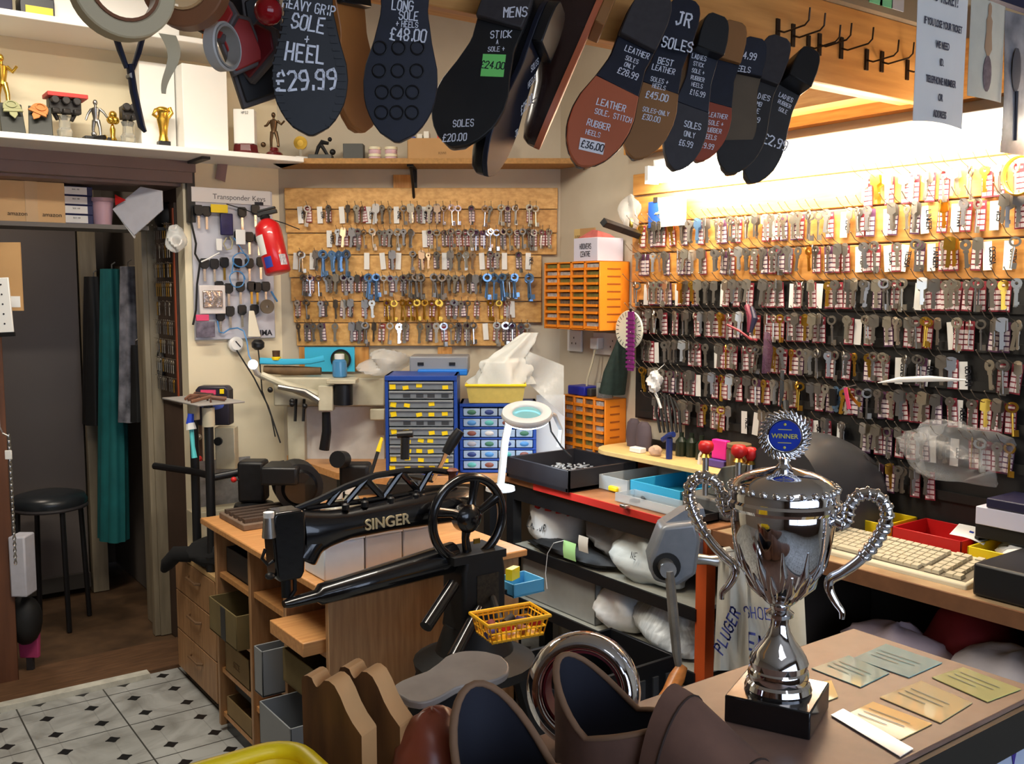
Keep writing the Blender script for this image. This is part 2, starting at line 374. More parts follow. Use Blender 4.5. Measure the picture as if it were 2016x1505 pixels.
# strip light
tl = thing('strip_light', 'glowing white fluorescent strip light along the top of the right wall', 'lamp', (2.38, 1.85, 1.84))
bev(part(B().span((2.385, 1.05, 1.852), (2.44, 2.455, 1.895)), 'batten', white, tl))
part(B().cyl((2.372, 1.06, 1.83), (2.372, 2.44, 1.83), .019, n=20), 'tube', mat('lit_tube', (255, 240, 216), .5, emit=34), tl)
for y in (1.045, 2.442): part(B().span((2.35, y, 1.81), (2.40, y+.016, 1.87)), 'end_cap', white, tl)
area('strip_light_glow', (2.33, 1.75, 1.80), (.05, 1.36), 20, (1, .88, .7), (0, math.radians(-50), 0))
# notices hanging at the right-hand end of the header
def notice(u0, u1, v0, v1, y, label, m, name='notice'):
    a, c = PY(u0, v1, y), PY(u1, v1, y); zt = PY(u0, v0, y).z
    t = thing(name, label, 'sheet of paper', ((a.x+c.x)/2, y, a.z)); return t, a, c, zt
t, a, c, zt = notice(1797, 1895, -40, 238, 1.157, 'white notice about lost tickets hanging from the header board', paper)
W = c.x-a.x; Hh = zt-a.z
M = frame(V((1, 0, 0)), UPW, V((0, -1, 0)), V((a.x, 1.157, a.z)))
part(B().sheet(lambda i, j: V((i*W, j*Hh + .006*math.sin(i*3), 0.001*math.sin(i*4+j*3))), 8, 10, .0006, M), 'sheet', paper, t)
for s_, fy, sz in (('NO TICKET!', .90, .7), ('IF YOU LOSE YOUR TICKET', .715, .42), ('WE NEED', .565, .42), ('ID.', .44, .42), ('TELEPHONE NUMBER', .30, .42), ('OR', .18, .42), ('ADDRESS', .055, .42)):
    part(B().type(s_, sz*.05, M @ Matrix.Translation((W*.5, Hh*fy, .003)) @ Matrix.Diagonal((.56, 1, 1, 1)), bold=.0003), 'lettering', mat('grey_notice_ink', (70, 70, 84), .7), t, smooth=0)
va = thing('valance_board', 'dark navy valance strip at the top right corner holding two posters', 'board', (2.1, 1.17, 2.1)); zv = PY(1990, 8, 1.16).z
part(B().span((1.66, 1.16, zv), (2.44, 1.18, zv+.2)), 'board', mat('navy_valance', (36, 38, 66), .6), va)
t, a, c, zt = notice(1904, 1971, -12, 188, 1.155, 'faded poster of a pale figure pinned beside the lost ticket notice', paper, 'poster')
W = c.x-a.x; Hh = zt-a.z; M = frame(V((1, 0, 0)), UPW, V((0, -1, 0)), V((a.x, 1.155, a.z)))
part(B().sheet(lambda i, j: V((i*W, j*Hh, .003*math.sin(i*3))), 6, 6, .0006, M), 'sheet', mat('old_print', (206, 204, 190), .6, noise=.1, scale=20), t)
b = B(); b.lathe([(.002, .0), (.016, .02), (.011, .055), (.013, .08), (.006, .09), (.008, .1), (.007, .112), (.001, .118)], n=10, M=M @ Matrix.Translation((W*.5, Hh*.42, .004)) @ Matrix.Rotation(-math.pi/2, 4, 'X') @ Matrix.Scale(.04, 4, (0, 1, 0)))
part(b, 'printed_figure', mat('sepia_print', (170, 140, 112), .7), t)
b = B(); b.ball((W*.5, Hh*.26, .004), (.018, .04, .001), M=M); part(b, 'printed_bouquet', mat('grey_print', (120, 104, 110), .7, noise=.4, scale=90), t)
t, a, c, zt = notice(1969, 2040, 15, 300, 1.15, 'grey monochrome poster at the far right edge', paper, 'poster')
W = c.x-a.x; Hh = zt-a.z; M = frame(V((1, 0, 0)), UPW, V((0, -1, 0)), V((a.x, 1.15, a.z)))
part(B().sheet(lambda i, j: V((i*W, j*Hh, .003*math.sin(i*3+j*5))), 6, 8, .0006, M), 'sheet', mat('grey_print_sheet', (150, 150, 156), .6, col2=(96, 96, 104), scale=14), t)
b = B(); b.tube([M @ V((W*.35, Hh*.1, .004)), M @ V((W*.33, Hh*.45, .004))], .004, 6); b.ball((W*.3, Hh*.6, .003), (.02, .05, .001), M=M); part(b, 'printed_shape', mat('dark_grey_print', (70, 70, 78), .7), t)
# ---------------------------------------------------------------- key boards, hooks, cards and key blanks
ORD = ['top', 'second', 'third', 'fourth', 'fifth', 'sixth', 'seventh', 'eighth', 'lowest']
kr = random.Random(5)
# --- board of planks on the slanted wall
M = wallframe('C', CHA)
kb = thing('key_board', 'pine plank key board on the slanted back wall, six rows of hooks', 'board', CHA + CHT*.55 + V((0, 0, 1.2)))
edges = [370, 413, 460, 503, 548, 595, 637, 683]
lef = [559, 561, 565, 568, 572, 577, 583]; rig = [1098, 1097, 1096, 1066, 1066, 1066, 1040]
pines = [wood('pine_plank_%s' % n, a, b, 'x', .45, 5) for n, a, b in (('light', (218, 172, 106), (194, 146, 82)), ('mid', (208, 160, 94), (180, 130, 70)), ('amber', (214, 166, 96), (186, 136, 70)))]
for i in range(7):
    p, q = PC(lef[i], edges[i], .02), PC(rig[i], edges[i+1]-1.5, .02)
    b = B(); b.span(((p-CHA).dot(CHT), q.z, .002), ((q-CHA).dot(CHT), p.z, .018), M); bev(part(b, 'plank', pines[i % 3], kb), .002, 1)
for u0, u1, v0, v1 in ((775, 812, 345, 371), (590, 602, 683, 735), (700, 727, 683, 730), (862, 890, 683, 700)):
    p, q = PC(u0, v0), PC(u1, v1); b = B(); b.span(((p-CHA).dot(CHT), q.z, .0005), ((q-CHA).dot(CHT), p.z, .012), M); part(b, 'batten', pinez, kb)
# --- plank board and black slat board on the right wall
rb = thing('key_board', 'long plank and black slat key board on the right wall under the strip light', 'board', (2.44, 1.85, .9))
MR = wallframe('R', V((2.447, 0, 0)))
pl = [(1.785, 1.86), (1.685, 1.78), (1.58, 1.68), (1.475, 1.575), (1.385, 1.47)]
pw = [wood('wall_plank_%s' % n, a, b, 'y', .5, 5) for n, a, b in (('light', (216, 160, 88), (190, 132, 66)), ('amber', (208, 148, 74), (180, 120, 56)))]
for i, (z0, z1) in enumerate(pl):
    b = B(); b.span((2.427, 1.05 if i < 4 else 2.33, z0), (2.445, 2.60, z1)); bev(part(b, 'plank', pw[i % 2], rb), .002, 1)
slat = mat('black_slat_board', (34, 32, 30), .55, noise=.3, scale=20)
b = B().span((2.434, 1.05, .80), (2.4465, 2.33, 1.47)); part(b, 'slat_board', slat, rb)
b = B().span((2.434, 2.33, .98), (2.4465, 2.58, 1.384)); part(b, 'slat_board', slat, rb)
for z in (1.40, 1.30, 1.20, 1.10, 1.0, .9):
    part(B().span((2.425, 1.05, z-.012), (2.436, 2.56, z+.012)), 'slat_rail', slat, rb)

# --- shapes, hanging from the origin: x right, y up, z out of the wall
def ring2(b, cx, cy, ro, ri, th, n=14, sy=1.0):
    rs = [[(cx+r*math.cos(2*math.pi*j/n), cy+sy*r*math.sin(2*math.pi*j/n), z) for r, z in ((ro, -th), (ro, th), (ri, th), (ri, -th))] for j in range(n)]
    return b.rings([[V(p) for p in r] for r in rs], closed=True, cap=False)
def k_cyl(b, s=1.0):
    ring2(b, 0, -.012*s, .0113*s, .0035*s, .001, 12); b.box((0, -.042*s, 0), (.0075*s, .036*s, .002)); b.box((.002*s, -.055*s, 0), (.009*s, .006*s, .0018)); b.box((.0, -.026*s, 0), (.011*s, .006*s, .0024)); return b
def k_square(b, s=1.0):
    b.prism([(-.011*s, 0), (-.012*s, -.022*s), (-.005*s, -.026*s), (.005*s, -.026*s), (.012*s, -.022*s), (.011*s, 0), (.004*s, .003*s), (-.004*s, .003*s)], -.001, .001)
    b.box((0, -.043*s, 0), (.0078*s, .036*s, .0018)); b.box((.0015*s, -.05*s, 0), (.0095*s, .008*s, .0016)); return b
def k_mort(b, s=1.0):
    ring2(b, 0, -.010*s, .0125*s, .0075*s, .0016, 14, .9); b.cyl((0, -.021*s, 0), (0, -.068*s, 0), .0024*s, n=8)
    b.box((.006*s, -.062*s, 0), (.010*s, .013*s, .002)); b.cyl((0, -.024*s, 0), (0, -.028*s, 0), .0036*s, n=8); return b
SH = {'cyl': k_cyl, 'square': k_square, 'mort': k_mort}
KM = {'nickel': mat('nickel_key', (186, 178, 162), .32, .9), 'grey': mat('grey_steel_key', (132, 126, 118), .4, .85), 'brass': mat('brass_key', (206, 160, 62), .3, .95), 'blue': mat('blue_steel_key', (118, 156, 196), .3, .8), 'chrome': mat('bright_chrome_key', (225, 225, 230), .16, 1.0)}
KMESH = {}
def kmesh(sh, m, s):
    k = (sh, m, s)
    if k not in KMESH:
        b = SH[sh](B(), s); o = mesh(b, 'key_blank', KM[m], inv=Matrix.Identity(4), smooth=40); KMESH[k] = o.data; bpy.data.objects.remove(o)
    return KMESH[k]
cardred = mat('card_maroon', (140, 44, 56), .7); cardw = mat('card_cell', (226, 210, 208), .75); cardp = mat('card_purple', (92, 52, 82), .7)
def card_mesh(mm):
    b = B(); b.mi = 0; b.box((0, -.026, 0), (.021, .056, .0008)); b.mi = 1
    for r in range(4):
        for c in (-1, 1): b.box((c*.0048, -.018-r*.0098, .0005), (.0084, .0072, .0006))
    b.box((0, -.005, .0005), (.014, .004, .0006)) if mm is cardred else None
    o = mesh(b, 'key_card', [mm, cardw], inv=Matrix.Identity(4), smooth=0); d = o.data; bpy.data.objects.remove(o); return d
CARD = {'red': card_mesh(cardred), 'purple': card_mesh(cardp)}
lblm = mat('label_card', (226, 224, 218), .75)
keys, cards, labels, hooks = [], [], [], {'C': [], 'R': []}
def third(x, a, c):
    t = (x-a)/(c-a); return 'left end' if t < .36 else 'middle' if t < .68 else 'right end'
def hang(pl, P, row, colours, pc, hooklen, nk, shapes, s, seg, tip):
    """one hook at wall point P: wire, perhaps a card, and its key blanks"""
    m = wallframe(pl, P); hooks[pl].append((m, hooklen, tip))
    if kr.random() < pc: cards.append((m @ Matrix.Translation((kr.uniform(-.003, .003), -.001, .008)) @ Matrix.Rotation(kr.gauss(0, .05), 4, 'Z') @ Matrix.Scale(s*(1.2 if pl == 'R' else 1), 4), pl, row, seg, 'purple' if kr.random() < (.45 if pl == 'C' else .2) else 'red'))
    c = kr.choice(colours); sh = kr.choice(shapes)
    for i in range(nk):
        z = .016 + .011*i; keys.append((m @ Matrix.Translation((kr.uniform(-.004, .004), tip*z/hooklen*.9, z)) @ Matrix.Rotation(kr.gauss(0, .45), 4, 'Y') @ Matrix.Rotation(kr.gauss(0, .06), 4, 'Z'), pl, row, seg, sh, c, round(s*kr.choice((1.0, 1.1)), 2)))
# right wall rows: hook height, y from/to (left end is the far end), number of hooks
RROWS = [(1.755, 1.655, 1.2, 12), (1.672, 2.55, 1.19, 40), (1.572, 2.56, 1.19, 42), (1.468, 2.57, 1.19, 46), (1.366, 2.56, 1.18, 46), (1.264, 2.53, 1.18, 42), (1.163, 2.53, 1.18, 40), (1.060, 2.47, 1.18, 38), (.958, 1.68, 1.40, 8)]
LAB_R = {1: [(.62, 'LRB'), (.72, 'HL'), (.80, 'LINKER'), (.865, 'TITAN'), (.94, 'VES')], 2: [(.66, 'TMS'), (.725, 'CISA'), (.765, 'TESSA'), (.82, 'FANGER'), (.93, 'CESSA'), (.97, 'CITY')], 3: [(.15, ''), (.30, ''), (.50, 'UNION'), (.57, ''), (.80, 'YDM'), (.04, '')], 4: [(.66, ''), (.86, 'GLORIA')], 5: [(.05, ''), (.26, 'ITO'), (.75, 'CORBI'), (.81, 'UNION'), (.885, 'GENION')], 6: [(.3, ''), (.88, 'ABUS'), (.2, '')], 7: [(.32, 'YALE'), (.36, ''), (.47, 'ERA'), (.53, 'SQUIRE'), (.60, 'RST'), (.82, ''), (.87, 'LOB')]}
for r, (z, y0, y1, n) in enumerate(RROWS):
    labs = [q[0] for q in LAB_R.get(r, [])]
    for i in range(n):
        t = (i+.5)/n; y = y0 + (y1-y0)*t + kr.uniform(-.006, .006)
        if any(abs(t-l) < .5/n for l in labs) or (r > 0 and kr.random() < .04): continue
        cols = ['nickel', 'grey', 'grey', 'nickel', 'grey', 'nickel', 'brass' if kr.random() < .8 else 'grey', 'grey'] + (['brass'] if r in (0, 5) else []) + (['blue'] if kr.random() < .08 else [])
        hang('R', V((2.427 if r < 4 else 2.425, y, z)), r, cols, .74, .085, 2 if kr.random() < .55 else 1, ['cyl', 'square', 'cyl', 'square', 'mort'], 1.14, third(y, y0, y1), .035)
    for t, tx in LAB_R.get(r, []): labels.append(('R', V((2.42, y0+(y1-y0)*t, z-.004)), r, tx, third(y0+(y1-y0)*t, y0, y1), 1.1))
# slanted board rows: photo v of the hook line, u ranges, pitch, special colours by u range
CROWS = [(408, [(582, 972), (988, 1062)], 15.5, [(862, 965, ['nickel', 'chrome'], ['mort']), (985, 1065, ['nickel', 'grey'], ['mort'])]),
         (455, [(642, 935), (938, 1085)], 15, [(935, 990, ['chrome'], ['mort']), (700, 935, ['grey', 'nickel'], ['mort', 'cyl']), (990, 1090, ['nickel', 'grey', 'grey'], ['mort'])]),
         (499, [(582, 1062)], 17, [(632, 712, ['blue', 'blue', 'grey'], ['mort', 'mort', 'cyl'])]),
         (545, [(588, 1064)], 15, [(722, 752, ['blue'], ['mort']), (800, 880, ['blue', 'grey'], ['mort']), (950, 1066, ['blue', 'blue', 'nickel'], ['mort']), (586, 640, ['grey', 'chrome'], ['mort'])]),
         (594, [(588, 1000)], 17, [(735, 870, ['brass'], ['mort']), (935, 990, ['brass', 'brass', 'nickel'], ['mort'])]),
         (638, [(588, 1042)], 17.5, [(745, 1045, ['chrome', 'nickel'], ['mort', 'mort', 'cyl']), (586, 660, ['grey'], ['cyl'])])]
LAB_C = {0: [(590, 'NEOD'), (629, 'ERA'), (672, ''), (725, 'SEIS'), (780, 'ZNSZ'), (833, 'WEMA')], 1: [(648, 'RONIS'), (836, '')], 2: [(583, ''), (615, ''), (722, ''), (752, ''), (785, ''), (875, ''), (948, ''), (993, ''), (1040, 'NEIL')], 3: [], 4: [(1008, '')], 5: [(955, '')]}
for r, (v, spans, pitch, spec) in enumerate(CROWS):
    for a, c in spans:
        u = a
        while u < c:
            uu = u + kr.uniform(-2, 2); u += pitch*.86
            if any(abs(uu-l[0]) < 9 for l in LAB_C[r]) or kr.random() < .07: continue
            cols, shp = ['grey', 'nickel', 'grey'], ['cyl', 'square', 'mort', 'cyl']
            for s0, s1_, cc, hh in spec:
                if s0 <= uu <= s1_: cols, shp = cc, hh
            blu = 'blue' in cols
            hang('C', PC(uu, v, .018), r, cols, (.12 if blu else .56), .055, (3 if blu else 2 if kr.random() < .45 else 1), shp, (1.35 if r in (2, 3) and blu else 1.1 if r < 5 else 1.25), third(uu, 580, 1070), .018)
    for uu, tx in LAB_C[r]: labels.append(('C', PC(uu, v, .024), r, tx, third(uu, 580, 1070), 1.0))
for r_ in range(9):      # narrow rack of small keys on the reveal of the doorway
    for c_ in range(9):
        if kr.random() < .12: continue
        P = V((1.148, 4.02-.026*c_, 1.70-.075*r_)); m = wallframe('R', P); hooks['R'].append((m, .02, .004))
        keys.append((m @ Matrix.Translation((0, 0, .012)), 'D', r_, 'x', 'cyl', kr.choice(('nickel', 'grey', 'grey', 'nickel', 'brass')), .9))
WN = {'R': 'right wall board', 'C': 'slanted back board'}
CN = {'nickel': 'pale nickel', 'grey': 'dull grey steel', 'brass': 'yellow brass', 'blue': 'bluish steel', 'chrome': 'bright chrome'}
SN = {'cyl': 'round-bowed', 'square': 'square-bowed', 'mort': 'ring-bowed long'}
def dep(m): return (m.translation-C0).dot(FV)
keys.sort(key=lambda k: dep(k[0])/k[6] + (9 if k[1] == 'D' else 0))
for m, pl_, row, seg, sh, c, s in keys[:300]:
    o = bpy.data.objects.new('key_blank', kmesh(sh, c, s)); COL.objects.link(o); o.matrix_world = m
    lb = '%s %s key blank, %s of %s row, %s' % (CN[c], SN[sh], seg, ORD[row], WN[pl_])
    tag(o, lb, 'key', lb.replace('key blank', 'key blanks'))
if len(keys) > 300:
    b = B(); order = list(KM)
    for m, pl_, row, seg, sh, c, s in keys[300:]:
        b.mi = order.index(c); t = SH[sh](B(), s); b.add(t.v, t.f, m)
    o = mesh(b, 'key_blanks', [KM[c] for c in order], inv=Matrix.Identity(4), smooth=40)
    tag(o, 'remaining mixed key blanks hanging on both key boards', 'keys', None, 'stuff')
cards.sort(key=lambda k: dep(k[0]))
if len(cards) > 300:
    b = B()
    for m, pl_, row, seg, c in cards[300:]:
        b.mi = 0; b.box((0, -.026, 0), (.021, .056, .0008), m); b.mi = 1
        for r_ in range(4):
            for c_ in (-1, 1): b.box((c_*.0048, -.018-r_*.0098, .0005), (.0084, .0072, .0006), m)
    o = mesh(b, 'key_cards', [cardred, cardw], inv=Matrix.Identity(4), smooth=0); tag(o, 'remaining maroon and white key cards hanging on the slanted back board', 'cards', None, 'stuff')
for m, pl_, row, seg, c in cards[:300]:
    o = bpy.data.objects.new('key_card', CARD[c]); COL.objects.link(o); o.matrix_world = m
    lb = '%s and white printed key card, %s of %s row, %s' % ('maroon' if c == 'red' else 'purple', seg, ORD[row], WN[pl_])
    tag(o, lb, 'card', lb.replace('key card', 'key cards'))
for pl_, P, row, tx, seg, s in labels:
    m = wallframe(pl_, P) @ Matrix.Rotation(kr.gauss(0, .05), 4, 'Z')
    lb = 'white name strip %s, %s of %s row, %s' % (('lettered ' + tx) if tx else 'left blank', seg, ORD[row], WN[pl_])
    t = thing('name_strip', lb, 'label', M=m, group=None if tx else lb.replace('strip', 'strips'))
    part(B().box((0, -.031*s, 0), (.021*s, .066*s, .0012), m), 'strip', lblm, t, smooth=0)
    if tx:
        b = B().write(tx, 0, 0, .0125*s, m @ Matrix.Translation((.006*s, -.032*s, .0008)) @ Matrix.Rotation(-math.pi/2, 4, 'Z') @ Matrix.Translation((0, 0, 0)), w=.0026, gap=.12)
        part(b, 'lettering', inkk, t, smooth=0)
hkm = mat('hook_wire', (150, 142, 130), .3, .9)
def hook_b(b, m, L, tip): return b.tube([m @ V((0, 0, 0)), m @ V((0, .001, L*.3)), m @ V((0, tip*.45, L*.75)), m @ V((0, tip, L))], .0011, 5).ball(m @ V((0, tip, L)), .0019, 6, 4)
for pl_, own in (('C', kb), ('R', rb)):
    hs = sorted(hooks[pl_], key=lambda h: dep(h[0]))
    for h in hs[:99]: part(hook_b(B(), *h), 'hook', hkm, own)
    b = B()
    for h in hs[99:]: hook_b(b, *h)
    if b.v: part(b, 'hooks', hkm, own)['kind'] = 'stuff'
print('KEYS', len(keys), 'CARDS', len(cards), 'HOOKS', len(hooks['C']), len(hooks['R']))
# ---------------------------------------------------------------- sample shoes hanging from the header board
OUT = [(0, .30), (.02, .50), (.06, .62), (.14, .69), (.26, .68), (.40, .62), (.54, .78), (.66, .97), (.74, 1.0), (.83, .93), (.91, .72), (.96, .48), (.99, .22), (1, .06)]
def outw(t):
    for (a, p), (c, q) in zip(OUT, OUT[1:]):
        if a <= t <= c: return p + (q-p)*(t-a)/(c-a)
    return .06
def outline(L, W, t0, t1, asym=.12, n=26, k=1.0):
    ts = [t0 + (t1-t0)*i/n for i in range(n+1)]; sh = lambda t: asym*W*(.5-abs(t-.45))*.5
    return [(sh(t)+outw(t)*W/2*k, -t*L) for t in ts] + [(sh(t)-outw(t)*W/2*k, -t*L) for t in reversed(ts)]
def dirv(p, phi):
    c = C0-p; c.z = 0; return Matrix.Rotation(math.radians(phi), 3, 'Z') @ c.normalized()
navy = mat('navy_rubber', (20, 24, 40), .5, noise=.3, scale=50)
tanl = mat('tan_leather_sole', (176, 92, 58), .45, noise=.12, scale=9)
redl = mat('red_leather_sole', (150, 66, 42), .45, noise=.12, scale=9)
brl = mat('brown_leather_sole', (142, 96, 52), .5, noise=.12, scale=9)
khaki = mat('khaki_sole', (92, 76, 56), .6, noise=.15, scale=20)
upb = mat('black_leather', (20, 18, 19), .3, noise=.2, scale=20, bump=.15); upbr = mat('dark_brown_leather', (44, 26, 22), .26, noise=.25, scale=9)
uptan = mat('tan_leather', (170, 108, 52), .45, noise=.15, scale=12); lining = mat('shoe_lining', (80, 62, 48), .8)
def shoe(label, Hp, Tp, ky, W, phi, soles, heel=(0, .27, rubber, .02), upper=upb, texts=(), stick=(), cat='shoe', uh=.075, welt=None, roll=0, group='sample shoes hanging from the header board', edge=.006, rings=False, ribs=False, boot=False):
    H, T = PY(Hp[0], Hp[1], ky), PY(Tp[0], Tp[1], ky); L = (H-T).length; Yd = (H-T).normalized()
    N = dirv((H+T)/2, phi); N = (N - Yd*N.dot(Yd)).normalized(); X = Yd.cross(N); m = frame(X, Yd, N, H)
    t = thing('hanging_shoe', label, cat, M=m, group=group)
    # upper: sections from heel to toe, behind the sole
    rs = []; prof = [(0.012, .5, .92), (.06, .62, 1.0), (.2, .66, 1.0), (.3, .64, .98), (.42, .62, .86), (.55, .74, .68), (.68, .9, .5), (.8, .84, .42), (.9, .64, .36), (.97, .38, .28), (.995, .12, .16)]
    if boot: prof = [(a, p, h*1.25 if a < .4 else h) for a, p, h in prof]
    for a, p, h in prof:
        cx = .12*W*(.5-abs(a-.45))*.5; hw = min(p, outw(a))*W/2*.97; hh = uh*h
        rs.append([V((cx+hw*math.cos(q)*(1 if math.sin(q) > -.1 else 1), -a*L, -.004-hh*(max(0, math.sin(q))**.75)*1.0)) for q in [math.pi*j/13 for j in range(14)]])
    b = B().rings(rs, M=m); part(b, 'upper', upper, t, smooth=50)
    if not boot:
        b = B(); rs2 = [[V((r*W*.23*math.cos(q), -L*(.2+.16*math.sin(q)*1.0), -uh*.99+z)) for q in [2*math.pi*j/16 for j in range(16)]] for r, z in ((1.0, .004), (1.0, -.006), (.8, -.004))]
        b.rings(rs2, M=m); part(b, 'topline', lining, t)
    if welt: part(B().prism(outline(L, W*1.04, 0.0, 1), -.005, .0, m), 'welt', welt, t)
    for i, (t0, t1, mm) in enumerate(soles):
        o = part(B().prism(outline(L, W, t0, t1), -.004, edge, m), 'sole' if len(soles) == 1 else ('forepart' if t1 > .9 else 'waist'), mm, t)
        bev(o, .0012, 1)
    if heel:
        o = part(B().prism(outline(L, W, heel[0], heel[1], n=14), edge, edge+heel[3], m, 1.0), 'heel', heel[2], t); bev(o, .002, 1)
    if ribs:
        for sgn in (1, -1):
            b = B()
            for i in range(19):
                a = .30+.65*i/18; hw = outw(a)*W/2*.99; b.box((sgn*hw*.86, -a*L, edge), (hw*.24, .0035, .004), m, 0)
            part(b, 'tread', rubber, t, smooth=0)
    if rings:
        b = B()
        for yy in (95, 140, 182, 222):
            for k in (-1, 0, 1):
                q = pl_pt(785+k*(37 if yy < 150 else 30)-(yy-95)*.03, yy, m, edge)
                b.tube([(q.x+.010*math.cos(a), q.y+.010*math.sin(a), edge+.0004) for a in [2*math.pi*j/14 for j in range(14)]], .0016, 5, closed=True, M=m)
        part(b, 'tread', rubber, t)
    # hand lettering, measured on the sole
    for s_, mm_, sx in stick:
        (u, v, du, dv) = s_; q = pl_pt(u, v, m, edge+.001); sc_ = (m @ q - C0).dot(FV)/FPX
        part(B().box((q.x, q.y, edge+.0012), (du*sc_, dv*sc_, .0008), m, sx), 'price_sticker', mm_, t, smooth=0)
    hz = edge + (heel[3] if heel else 0)
    for tx in texts:
        s_, u, v, h = tx[:4]; ang = tx[4] if len(tx) > 4 else 0; dark = len(tx) > 5; z = edge+.001
        q = pl_pt(u, v, m, z); a = -q.y/L
        if heel and heel[0] <= a <= heel[1]: z = hz+.0006; q = pl_pt(u, v, m, z)
        if dark: z = edge+.0018
        sc_ = (m @ q - C0).dot(FV)/FPX
        up_in = Yd; rz = math.radians(ang)
        mm2 = m @ Matrix.Translation((q.x, q.y, z)) @ Matrix.Rotation(rz, 4, 'Z')
        part(B().write(s_, 0, -h*sc_*.5, h*sc_, mm2, ls=.78, slant=.06, w=max(h*sc_*.15, .0011), jit=.09, gap=.2), 'lettering', inkk if dark else chalk, t, smooth=0)
    return t
def pl_pt(u, v, m, z):
    inv = m.inverted(); o = inv @ C0; d = inv.to_3x3() @ ray(u, v); k = (z-o.z)/d.z; return o + d*k
grn = mat('green_sticker', (120, 214, 110), .7); wst = mat('white_sticker', (226, 224, 226), .7)
shoe('black ridged heavy grip sole lettered SOLE + HEEL £29.99', (598, -150), (613, 268), 1.33, .108, 0, [(0, 1, rubber)], (0, .2, rubber, .006), upb, [('HEAVY GRIP', 608, 14, 18, -8), ('SOLE', 606, 46, 27, -8), ('+', 604, 78, 17, -5), ('HEEL', 600, 105, 32, -5), ('£29.99', 602, 158, 36, 4)], ribs=True)
shoe('tan strapped shoe with a black band, hanging behind two black soles', (675, -70), (712, 262), 1.44, .10, 48, [(0, 1, uptan)], (0, .25, blackp, .015), uptan, uh=.06)
shoe('black studded long sole lettered LONG SOLE + HEELS £48.00', (800, -150), (782, 281), 1.335, .114, -3, [(0, 1, navy)], (0, .2, rubber, .008), upb, [('LONG', 792, 11, 18), ('SOLE', 804, 31, 16), ('+ HEELS', 801, 48, 11), ('£48.00', 803, 69, 22)], rings=True)
shoe('black shoe lettered MENS STICK A SOLE with a green £24.00 sticker', (1018, -40), (888, 290), 1.37, .122, -14, [(0, 1, blackm)], (0, .29, dkrubber, .014), upb, [('MENS', 1014, 24, 20, 18), ('STICK', 986, 68, 15, 18), ('A', 979, 83, 9, 18), ('SOLE +', 977, 97, 10, 18), ('£24.00', 970, 129, 15, 12, 1), ('SOLES', 912, 243, 14, 20), ('£20.00', 895, 271, 15, 20)], [((971, 129, 46, 48), grn, math.radians(14))], uh=.07)
shoe('glossy black shoe turned sideways, pointed toe lowest, price along its narrow sole', (1082, 10), (955, 346), 1.36, .10, 74, [(0, 1, navy)], (0, .27, blackp, .02), upb, [('SOLES', 1052, 128, 12, 60), ('HEELS', 1046, 160, 12, 60), ('£25.00', 1036, 205, 17, 60), ('JR', 1016, 262, 12, 60)], uh=.085)
shoe('dark brown polished shoe turned sideways showing a tan leather welt', (1190, -20), (1056, 292), 1.38, .10, 100, [(0, 1, tanl)], (0, .25, brl, .02), upbr, uh=.09, welt=tanl)
shoe('shoe with a tan leather forepart and a white £36.00 sticker near the toe', (1292, -5), (1140, 327), 1.36, .112, 8, [(.25, .54, navy), (.54, 1, tanl)], (0, .30, dkrubber, .016), upbr, [('LEATHER', 1254, 103, 12, 6), ('SOLES', 1244, 118, 9, 6), ('ONLY', 1239, 130, 9, 6), ('£28.99', 1236, 145, 13, 6), ('LEATHER', 1203, 207, 14, 12), ('SOLE, STITCH', 1207, 228, 11, 12), ('RUBBER', 1178, 246, 13, 12), ('HEELS', 1167, 263, 10, 12), ('£36.00', 1166, 288, 14, 14, 1)], [((1165, 288, 50, 25), wst, math.radians(14))], welt=upbr)
shoe('brown leather sole lettered BEST LEATHER £45.00, heel lettered JR SOLES', (1350, 8), (1248, 313), 1.365, .098, 8, [(.25, .55, navy), (.55, 1, brl)], (0, .30, navy, .016), upbr, [('JR', 1346, 38, 27, 6), ('SOLES', 1333, 88, 21, 8), ('BEST', 1310, 122, 13, 6), ('LEATHER', 1306, 137, 11, 6), ('SOLES +', 1298, 159, 9, 6), ('HEELS', 1297, 171, 9, 6), ('£45.00', 1293, 190, 14, 8), ('SOLES-ONLY', 1291, 220, 9, 8), ('£30.00', 1282, 233, 11, 8)])
shoe('narrow black ladies shoe lettered SOLES ONLY £6.99 low on its sole', (1400, 42), (1328, 336), 1.37, .088, 22, [(0, .58, navy), (.58, 1, dkrubber)], (0, .24, blackp, .03), upb, [('LADIES', 1376, 113, 9, 6), ('STICK', 1375, 127, 8, 6), ('SOLE +', 1374, 141, 8, 6), ('RUBBER', 1373, 155, 8, 6), ('HEELS', 1372, 168, 8, 6), ('£16.99', 1373, 184, 10, 6), ('SOLES', 1363, 247, 12, 6), ('ONLY', 1357, 265, 10, 6), ('£6.99', 1350, 283, 11, 6)])
shoe('reddish leather sole lettered LEATHER SOLE + RUBBER HEELS, partly behind a black shoe', (1445, 50), (1372, 318), 1.40, .09, 8, [(.2, .58, navy), (.58, 1, redl)], (0, .28, brl, .014), upbr, [('LEATHER', 1413, 228, 9, 6), ('SOLE +', 1409, 243, 9, 6), ('RUBBER', 1404, 257, 9, 6), ('HEELS', 1397, 270, 9, 6), ('£29.99', 1389, 287, 10, 6)])
shoe('shoe whose blue heel is lettered £4.99 HEELS above a khaki waist', (1484, 82), (1432, 318), 1.385, .085, 10, [(.1, 1, khaki)], (0, .30, navy, .016), upbr, [('£4.99', 1472, 110, 13, 4), ('HEELS', 1461, 136, 11, 4)])
